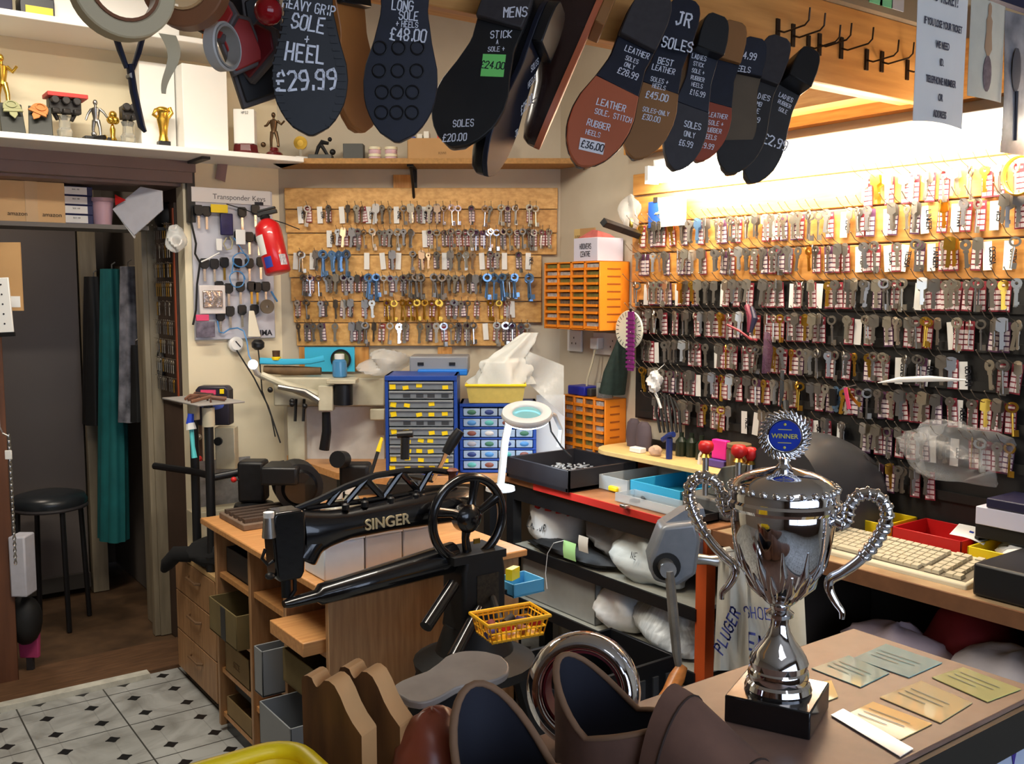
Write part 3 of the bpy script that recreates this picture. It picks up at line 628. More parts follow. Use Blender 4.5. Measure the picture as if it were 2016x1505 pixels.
shoe('dark grey ladies sole lettered LADIES COMB SOLE £19.99', (1532, 82), (1432, 342), 1.375, .094, 6, [(0, 1, mat('charcoal_sole', (46, 44, 44), .6, noise=.2))], (0, .33, dkrubber, .016), upb, [('LADIES', 1497, 190, 11, 6), ('COMB', 1489, 204, 9, 6), ('SOLE', 1483, 217, 10, 6), ('£19.99', 1478, 233, 11, 6)])
shoe('ladies shoe with a tall black block heel, rightmost of the hanging shoes', (1574, 118), (1476, 360), 1.37, .082, 22, [(0, 1, mat('charcoal_sole', (46, 44, 44)))], (0, .26, blackp, .05), upb, [('LADIES', 1547, 192, 9, 4), ('RUBBER', 1544, 205, 8, 4), ('SOLE', 1541, 218, 8, 4), ('£2.99', 1526, 280, 20, 8)], uh=.06)

# ---------------------------------------------------------------- tape rolls, pads and pliers hanging at the left end of the header
def roll(label, u, v, d, ro, ri, w, m, yaw=0, mi=None, tail=None, sq=1.0):
    p = PD(u, v, d); N = dirv(p, yaw); X = UPW.cross(N).normalized(); mm = frame(X, UPW, N, p)
    t = thing('tape_roll', label, 'tape roll', M=mm)
    b = B(); ring2(b, 0, 0, ro, ri, w/2, 40); o = B(); o.add(b.v, b.f, mm); bev(part(o, 'tape', m, t), .002, 1)
    b = B(); ring2(b, 0, 0, ri*.995, ri*.9, w/2*1.02, 32); o = B(); o.add(b.v, b.f, mm); part(o, 'core', mi or card, t)
    if tail: part(B().sheet(lambda i, j: V((tail[0] + (i-.5)*tail[2]*(1-.75*j) + .006*math.sin(j*5), tail[1]-j*tail[3], w*.3+.006*math.sin(j*4))), 4, 14, .0005, mm), 'loose_end', m, t)
    return t
roll('wide cream masking tape roll hanging at the top left with a dangling end', 240, -22, 1.22, .063, .043, .03, mat('masking_tape', (188, 172, 138), .6), 14, mat('tape_core', (120, 74, 44), .7), (.052, -.05, .022, .075))
roll('brown parcel tape roll hanging beside the cream masking tape', 366, -28, 1.32, .058, .036, .03, mat('parcel_tape', (128, 84, 56), .35), -20, card)
roll('clear tape ring hanging below the parcel tape roll', 438, 92, 1.38, .034, .030, .02, mat('grey_tape', (176, 172, 166), .4), 55, mat('grey_core', (140, 136, 130), .6))
def pliers():
    p = PD(255, 120, 1.30); N = dirv(p, 20); mm = frame(UPW.cross(N), UPW, N, p); t = thing('hanging_pliers', 'dark blue handled pliers hanging under the masking tape roll', 'pliers', M=mm)
    dk = mat('navy_steel', (40, 44, 66), .4, .3)
    part(B().tube([(-.022, .045, 0), (-.012, .012, 0), (-.004, -.01, 0)], [.006, .0065, .005], 8, M=mm, flat=.6), 'jaw', dk, t)
    part(B().tube([(.022, .045, 0), (.012, .012, 0), (.004, -.01, 0)], [.006, .0065, .005], 8, M=mm, flat=.6), 'jaw', dk, t)
    part(B().tube([(0, -.005, 0), (.004, -.04, 0), (.013, -.085, 0), (.018, -.092, 0)], [.008, .0085, .008, .004], 8, M=mm, flat=.55), 'handle', dk, t)
    part(B().cyl((0, -.02, -.007), (0, -.02, .007), .0035, n=10, M=mm), 'pivot', steel, t)
pliers()
rp = [(430, 40, 22, -30, 'red'), (470, 88, 30, 25, 'red'), (505, 100, 32, -50, 'dkred'), (500, 140, 38, 20, 'black'), (455, 20, 34, 60, 'black'), (515, 40, 30, 10, 'black')]
mr = {'red': mat('red_pad', (150, 34, 30), .5), 'dkred': mat('dark_red_pad', (104, 20, 26), .5), 'black': mat('black_pad', (24, 22, 24), .5)}
pn = {'red': 'red', 'dkred': 'dark red', 'black': 'black'}
whr = ['highest at the left', 'in the middle', 'at the right', 'lowest', 'nearest the parcel tape', 'behind the heavy grip sole']
for i, (u, v, s_, an, c) in enumerate(rp):
    p = PD(u, v, 1.40+.025*i); N = dirv(p, an*.8); mm = frame(UPW.cross(N), UPW, N, p) @ Matrix.Rotation(math.radians(an), 4, 'Z'); k = s_*1.9/1900
    t = thing('hanging_pad', '%s heel pad with grey rim in the hanging bunch, %s' % (pn[c], whr[i]), 'heel pad', M=mm, group='heel pads hung in a bunch')
    bev(part(B().prism([(-k, -k*1.3), (k, -k*1.2), (k*1.1, k), (.2*k, k*1.5), (-k*.9, k*1.1)], -.006, .006, mm), 'rim', mat('grey_rim', (84, 76, 74), .5), t), .002, 1)
    bev(part(B().prism([(-k*.84, -k*1.12), (k*.84, -k*1.02), (k*.9, k*.85), (.17*k, k*1.28), (-k*.75, k*.92)], .006, .010, mm), 'pad', mr[c], t), .002, 1)
b = B().ball(PD(528, 22, 1.37), .02); one(b, 'glossy_ball', mat('glossy_red', (130, 14, 20), .15), 'glossy dark red ball beside the heavy grip sole at the top', 'ball')
# ---------------------------------------------------------------- trophies, boxes and tins on the shelves
gold = mat('gold_plastic', (214, 172, 70), .22, .9); silv = mat('antique_silver', (170, 168, 164), .28, .95); brz = mat('bronze_resin', (92, 70, 48), .35, .7)
slatew = mat('black_wedge', (38, 40, 34), .5, noise=.15); crys = mat('crystal', (226, 224, 214), .05, trans=.75, ior=1.4)
wcard = mat('white_card', (238, 236, 230), .7); burg = mat('burgundy_plinth', (88, 16, 22), .25, coat=.4)
Z1 = 1.945
def figure(t, p, h, m, ball=None, pose=0):
    """a small one-piece trophy figure standing at p, height h"""
    b = B(); s = h; P = lambda x, y, z: p + RT*(x*s) + FWD*(y*s) + UPW*(z*s)
    b.tube([P(-.09, .02, 0), P(-.085, 0, .22), P(-.05, 0, .45)], [.035*s, .045*s, .06*s], 8); b.tube([P(.14, -.06, .02), P(.11, -.02, .24), P(.05, 0, .45)], [.035*s, .045*s, .06*s], 8)
    b.ball(P(-.08, -.04, .015), (.04*s, .04*s, .02*s), 8, 5); b.ball(P(.13, -.1, .03), (.04*s, .04*s, .02*s), 8, 5)
    b.tube([P(0, 0, .42), P(0, 0, .5), P(0, 0, .62), P(0, .0, .76), P(0, 0, .8)], [.085*s, .08*s, .1*s, .12*s, .05*s], 10)
    e = .1 if pose else -.05
    b.tube([P(-.11, 0, .75), P(-.2, -.02, .62), P(-.24, -.08, .5+e)], [.04*s, .034*s, .028*s], 8); b.tube([P(.11, 0, .75), P(.22, .0, .66), P(.32, -.04, .6+e*1.5)], [.04*s, .034*s, .028*s], 8)
    b.tube([P(0, 0, .78), P(0, 0, .86)], .035*s, 8); b.ball(P(0, -.01, .92), (.062*s, .062*s, .078*s), 10, 7); b.ball(P(0, -.07, .915), .015*s, 6, 4)
    part(b, 'figure', m, t, 60)
    if ball: part(B().ball(P(ball, -.12, .07), .075*s, 12, 8), 'ball', m, t, 60)
def base_block(t, p, w, d, h, m, name='base', tp=1.0):
    o = part(B().box((p.x, p.y, p.z+h/2), (w, d, h), taper=1/tp), name, m, t); bev(o, .003); return p + V((0, 0, h))
def onshelf(u, v, y=3.52): q = PY(u, v, y); return V((q.x, y, Z1))
# gold figure at the left edge
p = onshelf(8, 250, 3.6); t = thing('figure_trophy', 'gold figure trophy at the left end, behind the pale green plaque', 'trophy', p)
figure(t, base_block(t, p, .05, .05, .10, slatew), .17, gold, pose=1)
def wedge(u, lab, m, lean):
    p = onshelf(u, 250, 3.50); t = thing('plaque_trophy', lab, 'trophy', p, group='wedge plaque awards')
    M = Matrix.Translation(p) @ Matrix.Rotation(lean*.4, 4, 'Z')
    b = B().rings([[V((-.036, .02, 0)), V((.036, .02, 0)), V((.036, -.025, 0)), V((-.036, -.025, 0))], [V((-.034, .03, .10)), V((.034, .03, .10)), V((.034, .018, .10)), V((-.034, .018, .10))]], M=M); bev(part(b, 'wedge', slatew, t), .002)
    MT = M @ Matrix.Translation((0, -.004, .085)) @ Matrix.Rotation(math.radians(62), 4, 'X') @ Matrix.Rotation(lean, 4, 'Z')
    b = B(); b.prism([(-.028, -.008), (.028, -.008)] + [(.026*math.cos(a), .024*math.sin(a)) for a in [math.pi*i/10 for i in range(11)]], 0, .005, MT)
    b.prism([(-.03, -.02), (.03, -.02), (.026, -.009), (-.026, -.009)], 0, .007, MT); b.prism([(-.012, -.03), (0, -.045), (.012, -.03), (.012, -.02), (-.012, -.02)], 0, .004, MT); bev(part(b, 'plaque', m, t), .001, 1)
    b = B(); ring2(b, 0, .0, .017, .013, .0035, 16, .8); o = B(); o.add(b.v, b.f, MT @ Matrix.Translation((0, .007, .005))); part(o, 'plaque_ring', m, t)
wedge(24, 'black wedge award with a pale green arched plaque on the shelf', mat('pale_green_plaque', (150, 150, 112), .5, .4), .1)
wedge(80, 'black wedge award with a copper orange tilted plaque on the shelf', mat('copper_plaque', (196, 128, 74), .4, .5), -.45)
# engine-like black awards on crystal stems
def engine(u, lab, w, tile):
    p = onshelf(u, 258, 3.55); t = thing('resin_trophy', lab, 'trophy', p)
    q = base_block(t, p, w*1.3, .05, .012, blackp)
    b = B().lathe([(.023, 0), (.026, .02), (.019, .03), (.018, .055), (.024, .07)], q, 8); part(b, 'crystal_stem', crys, t, 0)
    c = q + V((0, 0, .07+.03)); b = B(); n = max(1, round(w/.03))
    b.box(c, (w, .045, .045))
    for i in range(n):
        x = (i-(n-1)/2)*w/n; b.cyl(c + V((x, -.022, .015)), c + V((x, -.045, .015)), .013, n=14); b.box(c + V((x, -.02, -.018)), (w/n*.7, .03, .016), rz=.2)
        b.cyl(c + V((x, 0, -.02)), c + V((x*.6, 0, -.045)), .008, n=8)
    o = part(b, 'black_block', mat('black_resin', (44, 40, 38), .45, noise=.4, scale=60), t); bev(o, .003)
    if tile:
        t2 = thing('red_box_lid', 'flat red lid lying on top of the wide black resin award', 'lid', c + V((0, 0, .024)))
        bev(part(B().box(c + V((.005, 0, .0325)), (w*1.25, .09, .014)), 'lid', mat('faded_red_lid', (190, 60, 56), .6), t2), .002)
engine(128, 'wide black resin award on a crystal stem, under a red lid', .10, True)
engine(252, 'small black resin award on a crystal stem beside the silver footballer', .045, False)
p = onshelf(190, 262, 3.53); t = thing('figure_trophy', 'antique silver footballer trophy with a ball on a black base', 'trophy', p)
figure(t, base_block(t, p, .085, .05, .018, blackp), .125, silv, -.02)
p = onshelf(222, 262, 3.60); t = thing('ball_trophy', 'gold ball trophy half hidden behind the silver footballer', 'trophy', p)
q = base_block(t, p, .05, .05, .02, blackp); part(B().lathe([(.016, 0), (.008, .015), (.01, .04), (.003, .06)], q, 14), 'stem', gold, t)
for k in range(3): part(B().ball(q + V((.008*(k-1), -.01, .07+.018*(k % 2))), .014, 10, 7), 'gold_ball', gold, t)
p = onshelf(203, 262, 3.475); t = thing('bullet_case', 'black tube with a brass ring lying at the shelf edge', 'tube', p + V((0, 0, 0)))
part(B().cyl(p + V((-.02, .02, .009)), p + V((.0, -.015, .009)), .009, n=16), 'tube', blackp, t); b = B(); b.tube([p + V((.0005, -.016, .009)) + RT*(.008*math.cos(a)) + UPW*(.008*math.sin(a)) for a in [2*math.pi*i/16 for i in range(16)]], .0016, 6, closed=True); part(b, 'ring', brass, t)
# white cartons
def carton(u0, u1, v0, lab, y, d, m=wcard, name='carton', rz=0, z=Z1, vb=None):
    a, c = PY(u0, 200, y), PY(u1, 200, y); zt = PY((u0+u1)/2, v0, y).z
    t = thing(name, lab, 'box', ((a.x+c.x)/2, y+d/2, z)); o = part(B().box(((a.x+c.x)/2, y+d/2, (z+zt)/2), (c.x-a.x, d, zt-z), None, rz), 'carton', m, t); bev(o, .002, 1); return t, a, c, zt
carton(276, 345, 124, 'tall white carton behind the gold cup-shaped trophy', 3.56, .09)
carton(360, 448, 130, 'largest plain white carton in the middle of the trophy shelf', 3.49, .12)
p = onshelf(322, 272, 3.515); t = thing('figure_trophy', 'shiny gold sports trophy standing in front of the tall white carton', 'trophy', p)
q = base_block(t, p, .04, .035, .022, blackp); b = B()
b.lathe([(.018, 0), (.014, .02), (.016, .045), (.022, .075), (.018, .095), (.024, .105)], q, 12, sy=.7); b.tube([q + V((-.014, 0, .078)), q + V((-.034, -.004, .088)), q + V((-.026, -.004, .105)), q + V((-.01, 0, .11))], .006, 8); b.tube([q + V((.014, 0, .078)), q + V((.03, -.004, .10)), q + V((.024, 0, .118))], .007, 8); b.ball(q + V((0, 0, .108)), (.024, .014, .012), 12, 6)
part(b, 'gold_figure', gold, t, 60)
p = onshelf(484, 292, 3.53); t = thing('plinth', 'burgundy octagonal trophy plinth under an upturned white box', 'plinth', p)
o = part(B().lathe([(.056, 0), (.056, .006), (.048, .010), (.045, .034), (.041, .038)], p, 8, M=None), 'plinth', burg, t, 0); bev(o, .002)
t = thing('small_carton', 'small white box with pen marks standing on the burgundy plinth', 'box', p + V((0, 0, .038)))
bev(part(B().box(p + V((0, 0, .038+.0625)), (.075, .06, .125), rz=math.radians(-30)), 'box', wcard, t), .0015, 1)
M = Matrix.Translation(p + V((0, 0, .145))) @ Matrix.Rotation(math.radians(-30), 4, 'Z') @ Matrix.Translation((0, -.0305, 0)) @ Matrix.Rotation(math.pi/2, 4, 'X')
part(B().write('HPS2', .004, 0, .009, M, ls=.8), 'lettering', inkk, t, smooth=0)
p = onshelf(540, 296, 3.50); t = thing('figure_trophy', 'dark bronze dancing figure trophy beside the burgundy plinth', 'trophy', p)
b = B().lathe([(.034, 0), (.03, .012), (.018, .02), (.014, .032)], p, 14); part(b, 'base', burg, t); figure(t, p + V((0, 0, .032)), .13, brz, -.28, 1)
p = onshelf(592, 298, 3.56); t = thing('medal_trophy', 'gold medal holder with a clear stem on a small white base', 'trophy', p)
q = base_block(t, p, .05, .03, .016, white); part(B().cyl(q, q + V((0, 0, .03)), .006, n=10), 'stem', crys, t); mm = frame(RT, UPW, -FWD, q + V((0, 0, .052)))
b = B(); ring2(b, 0, 0, .026, .012, .004, 24); o = B(); o.add(b.v, b.f, mm); part(o, 'medal', gold, t); part(B().cyl((0, 0, -.003), (0, 0, .003), .013, n=18, M=mm), 'medal_centre', brass, t)
# chipboard shelf along the slanted wall
def oncs(u, v, off): q = PC(u, v, off); q.z = Z1; return q
p = oncs(632, 300, .09); t = thing('figure_trophy', 'dark iron bowling figure on a grey stepped block', 'trophy', p)
o = part(B().box(p + V((0, 0, .011)), (.09, .05, .022), rz=CROT), 'base', mat('grey_stone', (86, 86, 82), .6), t); bev(o, .002)
b = B(); q = p + V((0, 0, .022)); b.tube([q + RT*-.02, q + RT*-.01 + UPW*.03, q + RT*.005 + UPW*.05, q + RT*.03 + UPW*.045], [.006, .008, .010, .006], 8); b.tube([q + RT*.025, q + RT*.01 + UPW*.025, q + RT*.0 + UPW*.04], [.006, .007, .008], 8); b.ball(q + RT*.035 + UPW*.06, .009, 8, 6); b.ball(q + RT*.045 + UPW*.012, .012, 10, 7); part(b, 'figure', iron, t)
p = oncs(697, 300, .07); t = thing('slate_box', 'dark grey square box on the chipboard shelf', 'box', p); bev(part(B().box(p + V((0, 0, .033)), (.078, .05, .066), rz=CROT), 'box', mat('slate_card', (78, 80, 78), .6), t), .002)
for i, (u, c) in enumerate(((738, (214, 180, 190)), (770, (216, 190, 196)))):
    for k in range(2):
        p = oncs(u, 300, .085) + V((0, 0, .027*k)); t = thing('polish_jar', 'cream lidded shoe cream jar, %s of the %s pair' % (('lower', 'upper')[k], ('left', 'right')[i]), 'jar', p, group='shoe cream jars on the chipboard shelf')
        part(B().lathe([(.022, 0), (.024, .004), (.024, .014), (.022, .016)], p, 18), 'jar', mat('cream_jar%d' % k, c, .4), t); part(B().lathe([(.025, .016), (.025, .026), (.023, .0265)], p, 18), 'lid', mat('jar_lid', (226, 220, 190), .4), t)
q0, q1 = PC(802, 300, .13), PC(960, 300, .13); zt = PC(880, 272, .13).z
p = (q0+q1)/2; p.z = Z1; L_ = (q1-q0).length; M = frame(CHT, -CHN, UPW, p)
t = thing('open_carton', 'low open cardboard tray holding upright packets on the chipboard shelf', 'box', M=M)
for a, c in (((-L_/2, 0, 0), (L_/2, .003, zt-Z1)), ((-L_/2, .10, 0), (L_/2, .103, zt-Z1)), ((-L_/2, 0, 0), (-L_/2+.003, .103, zt-Z1)), ((L_/2-.003, 0, 0), (L_/2, .103, zt-Z1)), ((-L_/2, 0, 0), (L_/2, .103, .003))): part(B().span(a, c, M), 'side', card, t)
part(B().type('KIWI', .014, M @ Matrix.Translation((-.02, -.0006, .02)) @ Matrix.Rotation(math.pi/2, 4, 'X')), 'lettering', mat('card_print', (120, 90, 60), .8), t, smooth=0)
pk = [((40, 70, 150), 0), ((226, 222, 210), 1), ((232, 230, 220), 2), ((236, 216, 60), 9), ((60, 100, 180), 10), ((120, 90, 40), 11), ((226, 200, 60), 8), ((200, 196, 180), 6), ((210, 60, 50), 4)]
cn = {0: 'blue', 1: 'white', 2: 'cream', 9: 'yellow', 10: 'mid blue', 11: 'brown', 8: 'deep yellow', 6: 'grey white', 4: 'red'}
for c, i in pk:
    x = -L_/2+.02+i*.026; h_ = .085+.02*((i*7) % 3)/2; t = thing('packet', '%s packet standing in the low cardboard tray' % cn[i], 'packet', M @ V((x, .05, .004)), rz=CROT)
    bev(part(B().box((x, .05, .004+h_/2), (.02, .075, h_), M @ Matrix.Rotation(0, 4, 'Z')), 'packet', mat('packet_%s' % cn[i].replace(' ', '_'), c, .5), t), .001, 1)
# upper shelf, mostly above the frame
Z2 = 2.316
p = PY(15, 0, 3.5); t = thing('dark_box', 'dark blue box at the left of the uppermost shelf', 'box', (p.x, 3.55, Z2)); bev(part(B().box((p.x-.03, 3.55, Z2+.03), (.09, .08, .06)), 'box', mat('dark_blue_card', (48, 46, 70), .6), t), .002)
p = PY(68, 0, 3.5); t = thing('yellow_black_box', 'black and yellow box on the uppermost shelf', 'box', (p.x, 3.50, Z2)); bev(part(B().box((p.x, 3.50, Z2+.03), (.10, .08, .06)), 'box', blackp, t), .002); part(B().box((p.x+.005, 3.459, Z2+.016), (.08, .004, .03)), 'label', yellow, t)
p = PY(230, 0, 3.5); t = thing('white_carton', 'long white carton lying on the uppermost shelf', 'box', (p.x, 3.54, Z2)); bev(part(B().box((p.x, 3.54, Z2+.06), (.40, .12, .12)), 'carton', wcard, t), .002)
p = PY(420, 30, 3.5); t = thing('orange_box', 'orange box at the right end of the uppermost shelf', 'box', (p.x, 3.5, Z2)); bev(part(B().box((p.x, 3.5, Z2+.03), (.06, .08, .06)), 'box', orange, t), .002)
# ---------------------------------------------------------------- left wall: transponder key panel, extinguisher, key rack
pn_ = thing('transponder_display', 'pale grey wall panel headed Transponder Keys, hung with black car keys', 'display panel', (1.33, 3.69, 1.3))
a, c = PY(372, 520, 3.69), PY(530, 520, 3.69); x0, x1 = 1.185, 1.505; zt, zb = PY(440, 372, 3.69).z, PY(460, 668, 3.69).z
greyp = mat('pale_grey_panel', (186, 186, 196), .5, noise=.06, scale=12)
bev(part(B().span((x0, 3.682, zb), (x1, 3.698, zt)), 'backing', greyp, pn_), .003)
part(B().span((x0, 3.677, zt-.055), (x1-.01, 3.683, zt)), 'header', mat('header_card', (214, 212, 212), .6), pn_)
ML = wallframe('L', V((0, 3.6765, 0)))
part(B().type('Transponder Keys', .028, ML @ Matrix.Translation((x0+.185, zt-.041, 0))), 'lettering', mat('grey_ink', (92, 92, 96), .7), pn_, smooth=0)
part(B().type('JMA', .03, wallframe('L', V((x1-.04, 3.6815, zb+.012))), bold=.001), 'lettering', inkk, pn_, smooth=0)
part(B().span((x1-.075, 3.675, zt-.056), (x1-.04, 3.678, zt-.044)), 'badge', inkk, pn_)
tz = [(180, 240, 0), (250, 250, 0), (560, 258, 0), (675, 236, 0), (530, 462, 0), (622, 474, 0), (705, 484, 0), (232, 705, 0), (318, 708, 0), (405, 696, 1), (520, 704, 0), (622, 704, 0), (722, 692, 0), (360, 902, 0), (442, 922, 0), (545, 908, 0), (642, 906, 1), (692, 912, 1), (766, 906, 0), (372, 1162, 0), (456, 1122, 0), (560, 1110, 0), (668, 1106, 0)]
rows_t = {0: 'top', 1: 'second', 2: 'third', 3: 'fourth', 4: 'lowest'}
for zx, zy, br in tz:
    u, v = 350+zx*.2259, 360+zy*.2259; p = PY(u, v, 3.668); m = wallframe('L', p); r_ = 0 if zy < 350 else 1 if zy < 600 else 2 if zy < 800 else 3 if zy < 1000 else 4
    s_ = 'left' if zx < 350 else 'middle' if zx < 590 else 'right'
    lb = 'black-headed car key, %s of %s row of transponder panel' % (s_, rows_t[r_]); t = thing('transponder_key', lb, 'key', M=m, group=lb.replace('car key', 'car keys'))
    bev(part(B().prism([(-.017, .014), (-.012, .020), (.012, .020), (.018, .012), (.017, -.011), (.007, -.020), (-.007, -.020), (-.017, -.011)], -.005, .005, m), 'head', blackp, t), .002)
    part(B().box((0, -.042, 0), (.009, .05, .0022), m), 'blade', brass if br else nickel, t)
    part(B().tube([V((0, .010, 0)), V((0, .012, -.008))], .0016, 5, M=m), 'peg', steel, t)
def lw(u, v, y=3.66): return PY(u, v, y)
# packets, cables and odd things hung on the panel
def card_at(name, lab, cat, u0, v0, u1, v1, y, m, th=.004):
    p, q = lw(u0, v0, y), lw(u1, v1, y); b = B().span((p.x, y, q.z), (q.x, y+th, p.z)); o = one(b, name, m, lab, cat); bev(o, .0015, 1); return o
t = thing('carded_pouch', 'dark blue pouch with a yellow header card on the transponder panel', 'packet', lw(444, 470))
p, q = lw(414, 402), lw(448, 420); bev(part(B().span((p.x, 3.655, q.z), (q.x, 3.658, p.z)), 'header_card', yellow, t), .001, 1)
p, q = lw(432, 420), lw(458, 464); bev(part(B().span((p.x, 3.648, q.z), (q.x, 3.662, p.z)), 'pouch', mat('indigo_pouch', (44, 40, 84), .4, noise=.3), t), .004)
t = thing('blister_pack', 'silver blister pack with a shiny face, lower left of transponder panel', 'packet', lw(416, 590))
p, q = lw(390, 562), lw(443, 618); bev(part(B().span((p.x, 3.648, q.z), (q.x, 3.656, p.z)), 'card', mat('silver_card', (212, 206, 204), .35, noise=.1), t), .003)
p, q = lw(396, 572), lw(436, 606); bev(part(B().span((p.x, 3.64, q.z), (q.x, 3.649, p.z)), 'blister', mat('foil', (190, 176, 168), .12, .8, bump=1.0, scale=40), t), .006, 3)
cb_ = mat('blue_cable', (70, 130, 186), .45)
def cable(name, lab, pts, r, m, cat='cable'):
    return one(B().tube(pts, r, 7), name, m, lab, cat)
pts = []
for k in range(46):
    a_ = k*.42; cx, cyv = (474, 512) if k < 24 else (467, 550); pts.append(lw(cx+15*math.cos(a_)*(1+.1*math.sin(k)), cyv+(14 if k < 24 else 16)*math.sin(a_), 3.645-.0004*k))
cable('coiled_cable', 'thin pale blue cable coiled over the transponder panel', [lw(460, 468)] + pts, .0022, cb_)
cable('hanging_cable', 'blue cable looping below the transponder panel to the glowing lamp', [lw(428, 632), lw(432, 654), lw(440, 656), lw(452, 648), lw(468, 646, 3.62), lw(480, 652, 3.60), lw(486, 672, 3.58), lw(490, 700, 3.56), lw(496, 712, 3.54)], .0028, cb_)
cable('black_strap', 'black strap hanging down the left edge of the transponder panel', [lw(378, 410), lw(377, 440), lw(386, 480), lw(384, 500), lw(394, 518), lw(388, 560), lw(386, 610), lw(380, 640)], .004, blackm, 'strap')
cable('hook_cord', 'black cord sagging from the transponder panel to the key board hooks', [lw(446, 402), lw(480, 412), lw(520, 428, 3.6), PC(560, 440, .08), PC(590, 452, .06)], .002, blackm)
cable('white_cable_tie', 'white cable tie bundle across the transponder panel', [lw(396, 516), lw(410, 510), lw(424, 502), lw(432, 498)], .003, white)
t = thing('beige_cable_loop', 'beige cable loop hanging in the upper half of the transponder panel', 'cable', lw(450, 480)); part(B().tube([lw(446, 468), lw(440, 480), lw(446, 492), lw(456, 490), lw(458, 476), lw(452, 466)], .0025, 6), 'loop', mat('beige_cable', (170, 160, 120), .5), t)
card_at('white_packet', 'small white packet hanging beside the beige cable loop', 'packet', 426, 470, 438, 494, 3.652, white, .006)
card_at('white_swing_tag', 'white swing tag over the second row of car keys', 'tag', 464, 452, 484, 482, 3.65, paper, .003)
card_at('pink_packet', 'bright pink packet at the lower left of the transponder panel', 'packet', 386, 620, 412, 632, 3.65, mat('pink_plastic', (214, 70, 110), .4), .006)
card_at('clear_packet', 'clear packet of black and wood parts below the pink packet', 'packet', 386, 634, 424, 664, 3.652, mat('murky_packet', (120, 112, 128), .3, noise=.6, scale=40), .006)
t = thing('grinding_disc', 'grey brown disc hanging at the lower right of the transponder panel', 'disc', lw(526, 606)); m = wallframe('L', lw(526, 604, 3.64)); b = B(); ring2(b, 0, 0, .028, .005, .004, 24); o = B(); o.add(b.v, b.f, m); part(o, 'disc', mat('grey_brown_disc', (104, 92, 76), .6, noise=.2), t)
cable('light_blue_clip', 'bright blue cable clip at the right edge of the transponder panel', [lw(534, 574), lw(541, 586), lw(546, 594)], .004, cb_, 'clip')
# plugs under the panel
t = thing('white_timer_plug', 'white round timer socket below the transponder panel', 'socket', lw(462, 678)); m = wallframe('L', lw(462, 678, 3.695))
part(B().lathe([(.030, 0), (.030, .02), (.022, .028)], (0, 0, 0), 22, m), 'body', white, t); part(B().box((.003, .002, .0295), (.004, .03, .003), m, rz=.7), 'dial', dkrubber, t)
t = thing('white_adaptor', 'cream plug-in adaptor hanging over the lower edge of the transponder panel', 'adaptor', lw(500, 648)); b = B().rings([[lw(490, 612, 3.65), lw(500, 612, 3.65), lw(500, 612, 3.63), lw(490, 612, 3.63)], [lw(488, 664, 3.67), lw(514, 664, 3.67), lw(514, 664, 3.62), lw(488, 664, 3.62)]]); bev(part(b, 'body', mat('ivory_plastic', (216, 210, 190), .45), t), .003)
t = thing('black_plug', 'black three-pin plug below the cream adaptor', 'plug', lw(508, 680)); bev(part(B().lathe([(.012, -.022), (.024, -.012), (.025, .006), (.014, .018)], lw(508, 678, 3.62), 14), 'body', blackp, t), .002); part(B().tube([lw(508, 686, 3.62), lw(512, 720, 3.6), lw(516, 770, 3.56), lw(534, 820, 3.5), lw(542, 860, 3.46)], .0028, 6), 'lead', blackm, t)
cable('power_lead', 'black lead running down the wall from the white timer socket', [lw(466, 690), lw(500, 744, 3.6), lw(528, 800, 3.5), lw(552, 872, 3.4)], .003, blackm)
# fire extinguisher
p0, p1 = PD(523, 434, 3.62), PD(548, 538, 3.62); ax = (p0-p1).normalized(); X = ax.cross(FWD).normalized(); m = frame(X, ax.cross(X)*-1 if False else -X.cross(ax), ax, p1)
L_ = (p0-p1).length; t = thing('fire_extinguisher', 'red fire extinguisher hanging beside the transponder panel', 'fire extinguisher', p1)
part(B().lathe([(.044, 0), (.048, .004), (.049, L_*.8), (.044, L_*.9), (.026, L_*.99), (.016, L_*1.02)], (0, 0, 0), 28, m), 'cylinder', mat('extinguisher_red', (196, 26, 30), .3, coat=.4), t, 50)
part(B().lathe([(.015, L_*1.0), (.02, L_*1.05), (.014, L_*1.1)], (0, 0, 0), 14, m), 'valve', blackp, t); b = B().box((-.012, 0, L_*1.12), (.075, .018, .014), m); b.box((-.012, 0, L_*1.19), (.07, .016, .008), m, rz=0); bev(part(b, 'handle', blackp, t), .002)
def wrap(a0, a1, z0, z1, r): return lambda i, j: V((r*math.cos(a0+(a1-a0)*i), r*math.sin(a0+(a1-a0)*i), z0+(z1-z0)*j))
yv = m.inverted() @ C0; ang = math.atan2(yv.y, yv.x); sgn = 1 if (m.to_3x3() @ V((math.cos(ang+.5), math.sin(ang+.5), 0))).dot(RT) > (m.to_3x3() @ V((math.cos(ang), math.sin(ang), 0))).dot(RT) else -1
for nm, a0, a1, z0, z1, mm in (('white_label', -1.5, -.5, .35, .72, white), ('blue_label', -.9, -.25, .1, .3, mat('label_blue', (40, 60, 150), .5)), ('barcode_label', .35, .95, .1, .3, mat('barcode', (210, 208, 214), .5, col2=(120, 120, 130), scale=60, stretch=(8, 8, .2)))):
    part(B().grid(wrap(ang+sgn*a0, ang+sgn*a1, L_*z0, L_*z1, .0495), 8, 2, m), nm, mm, t)
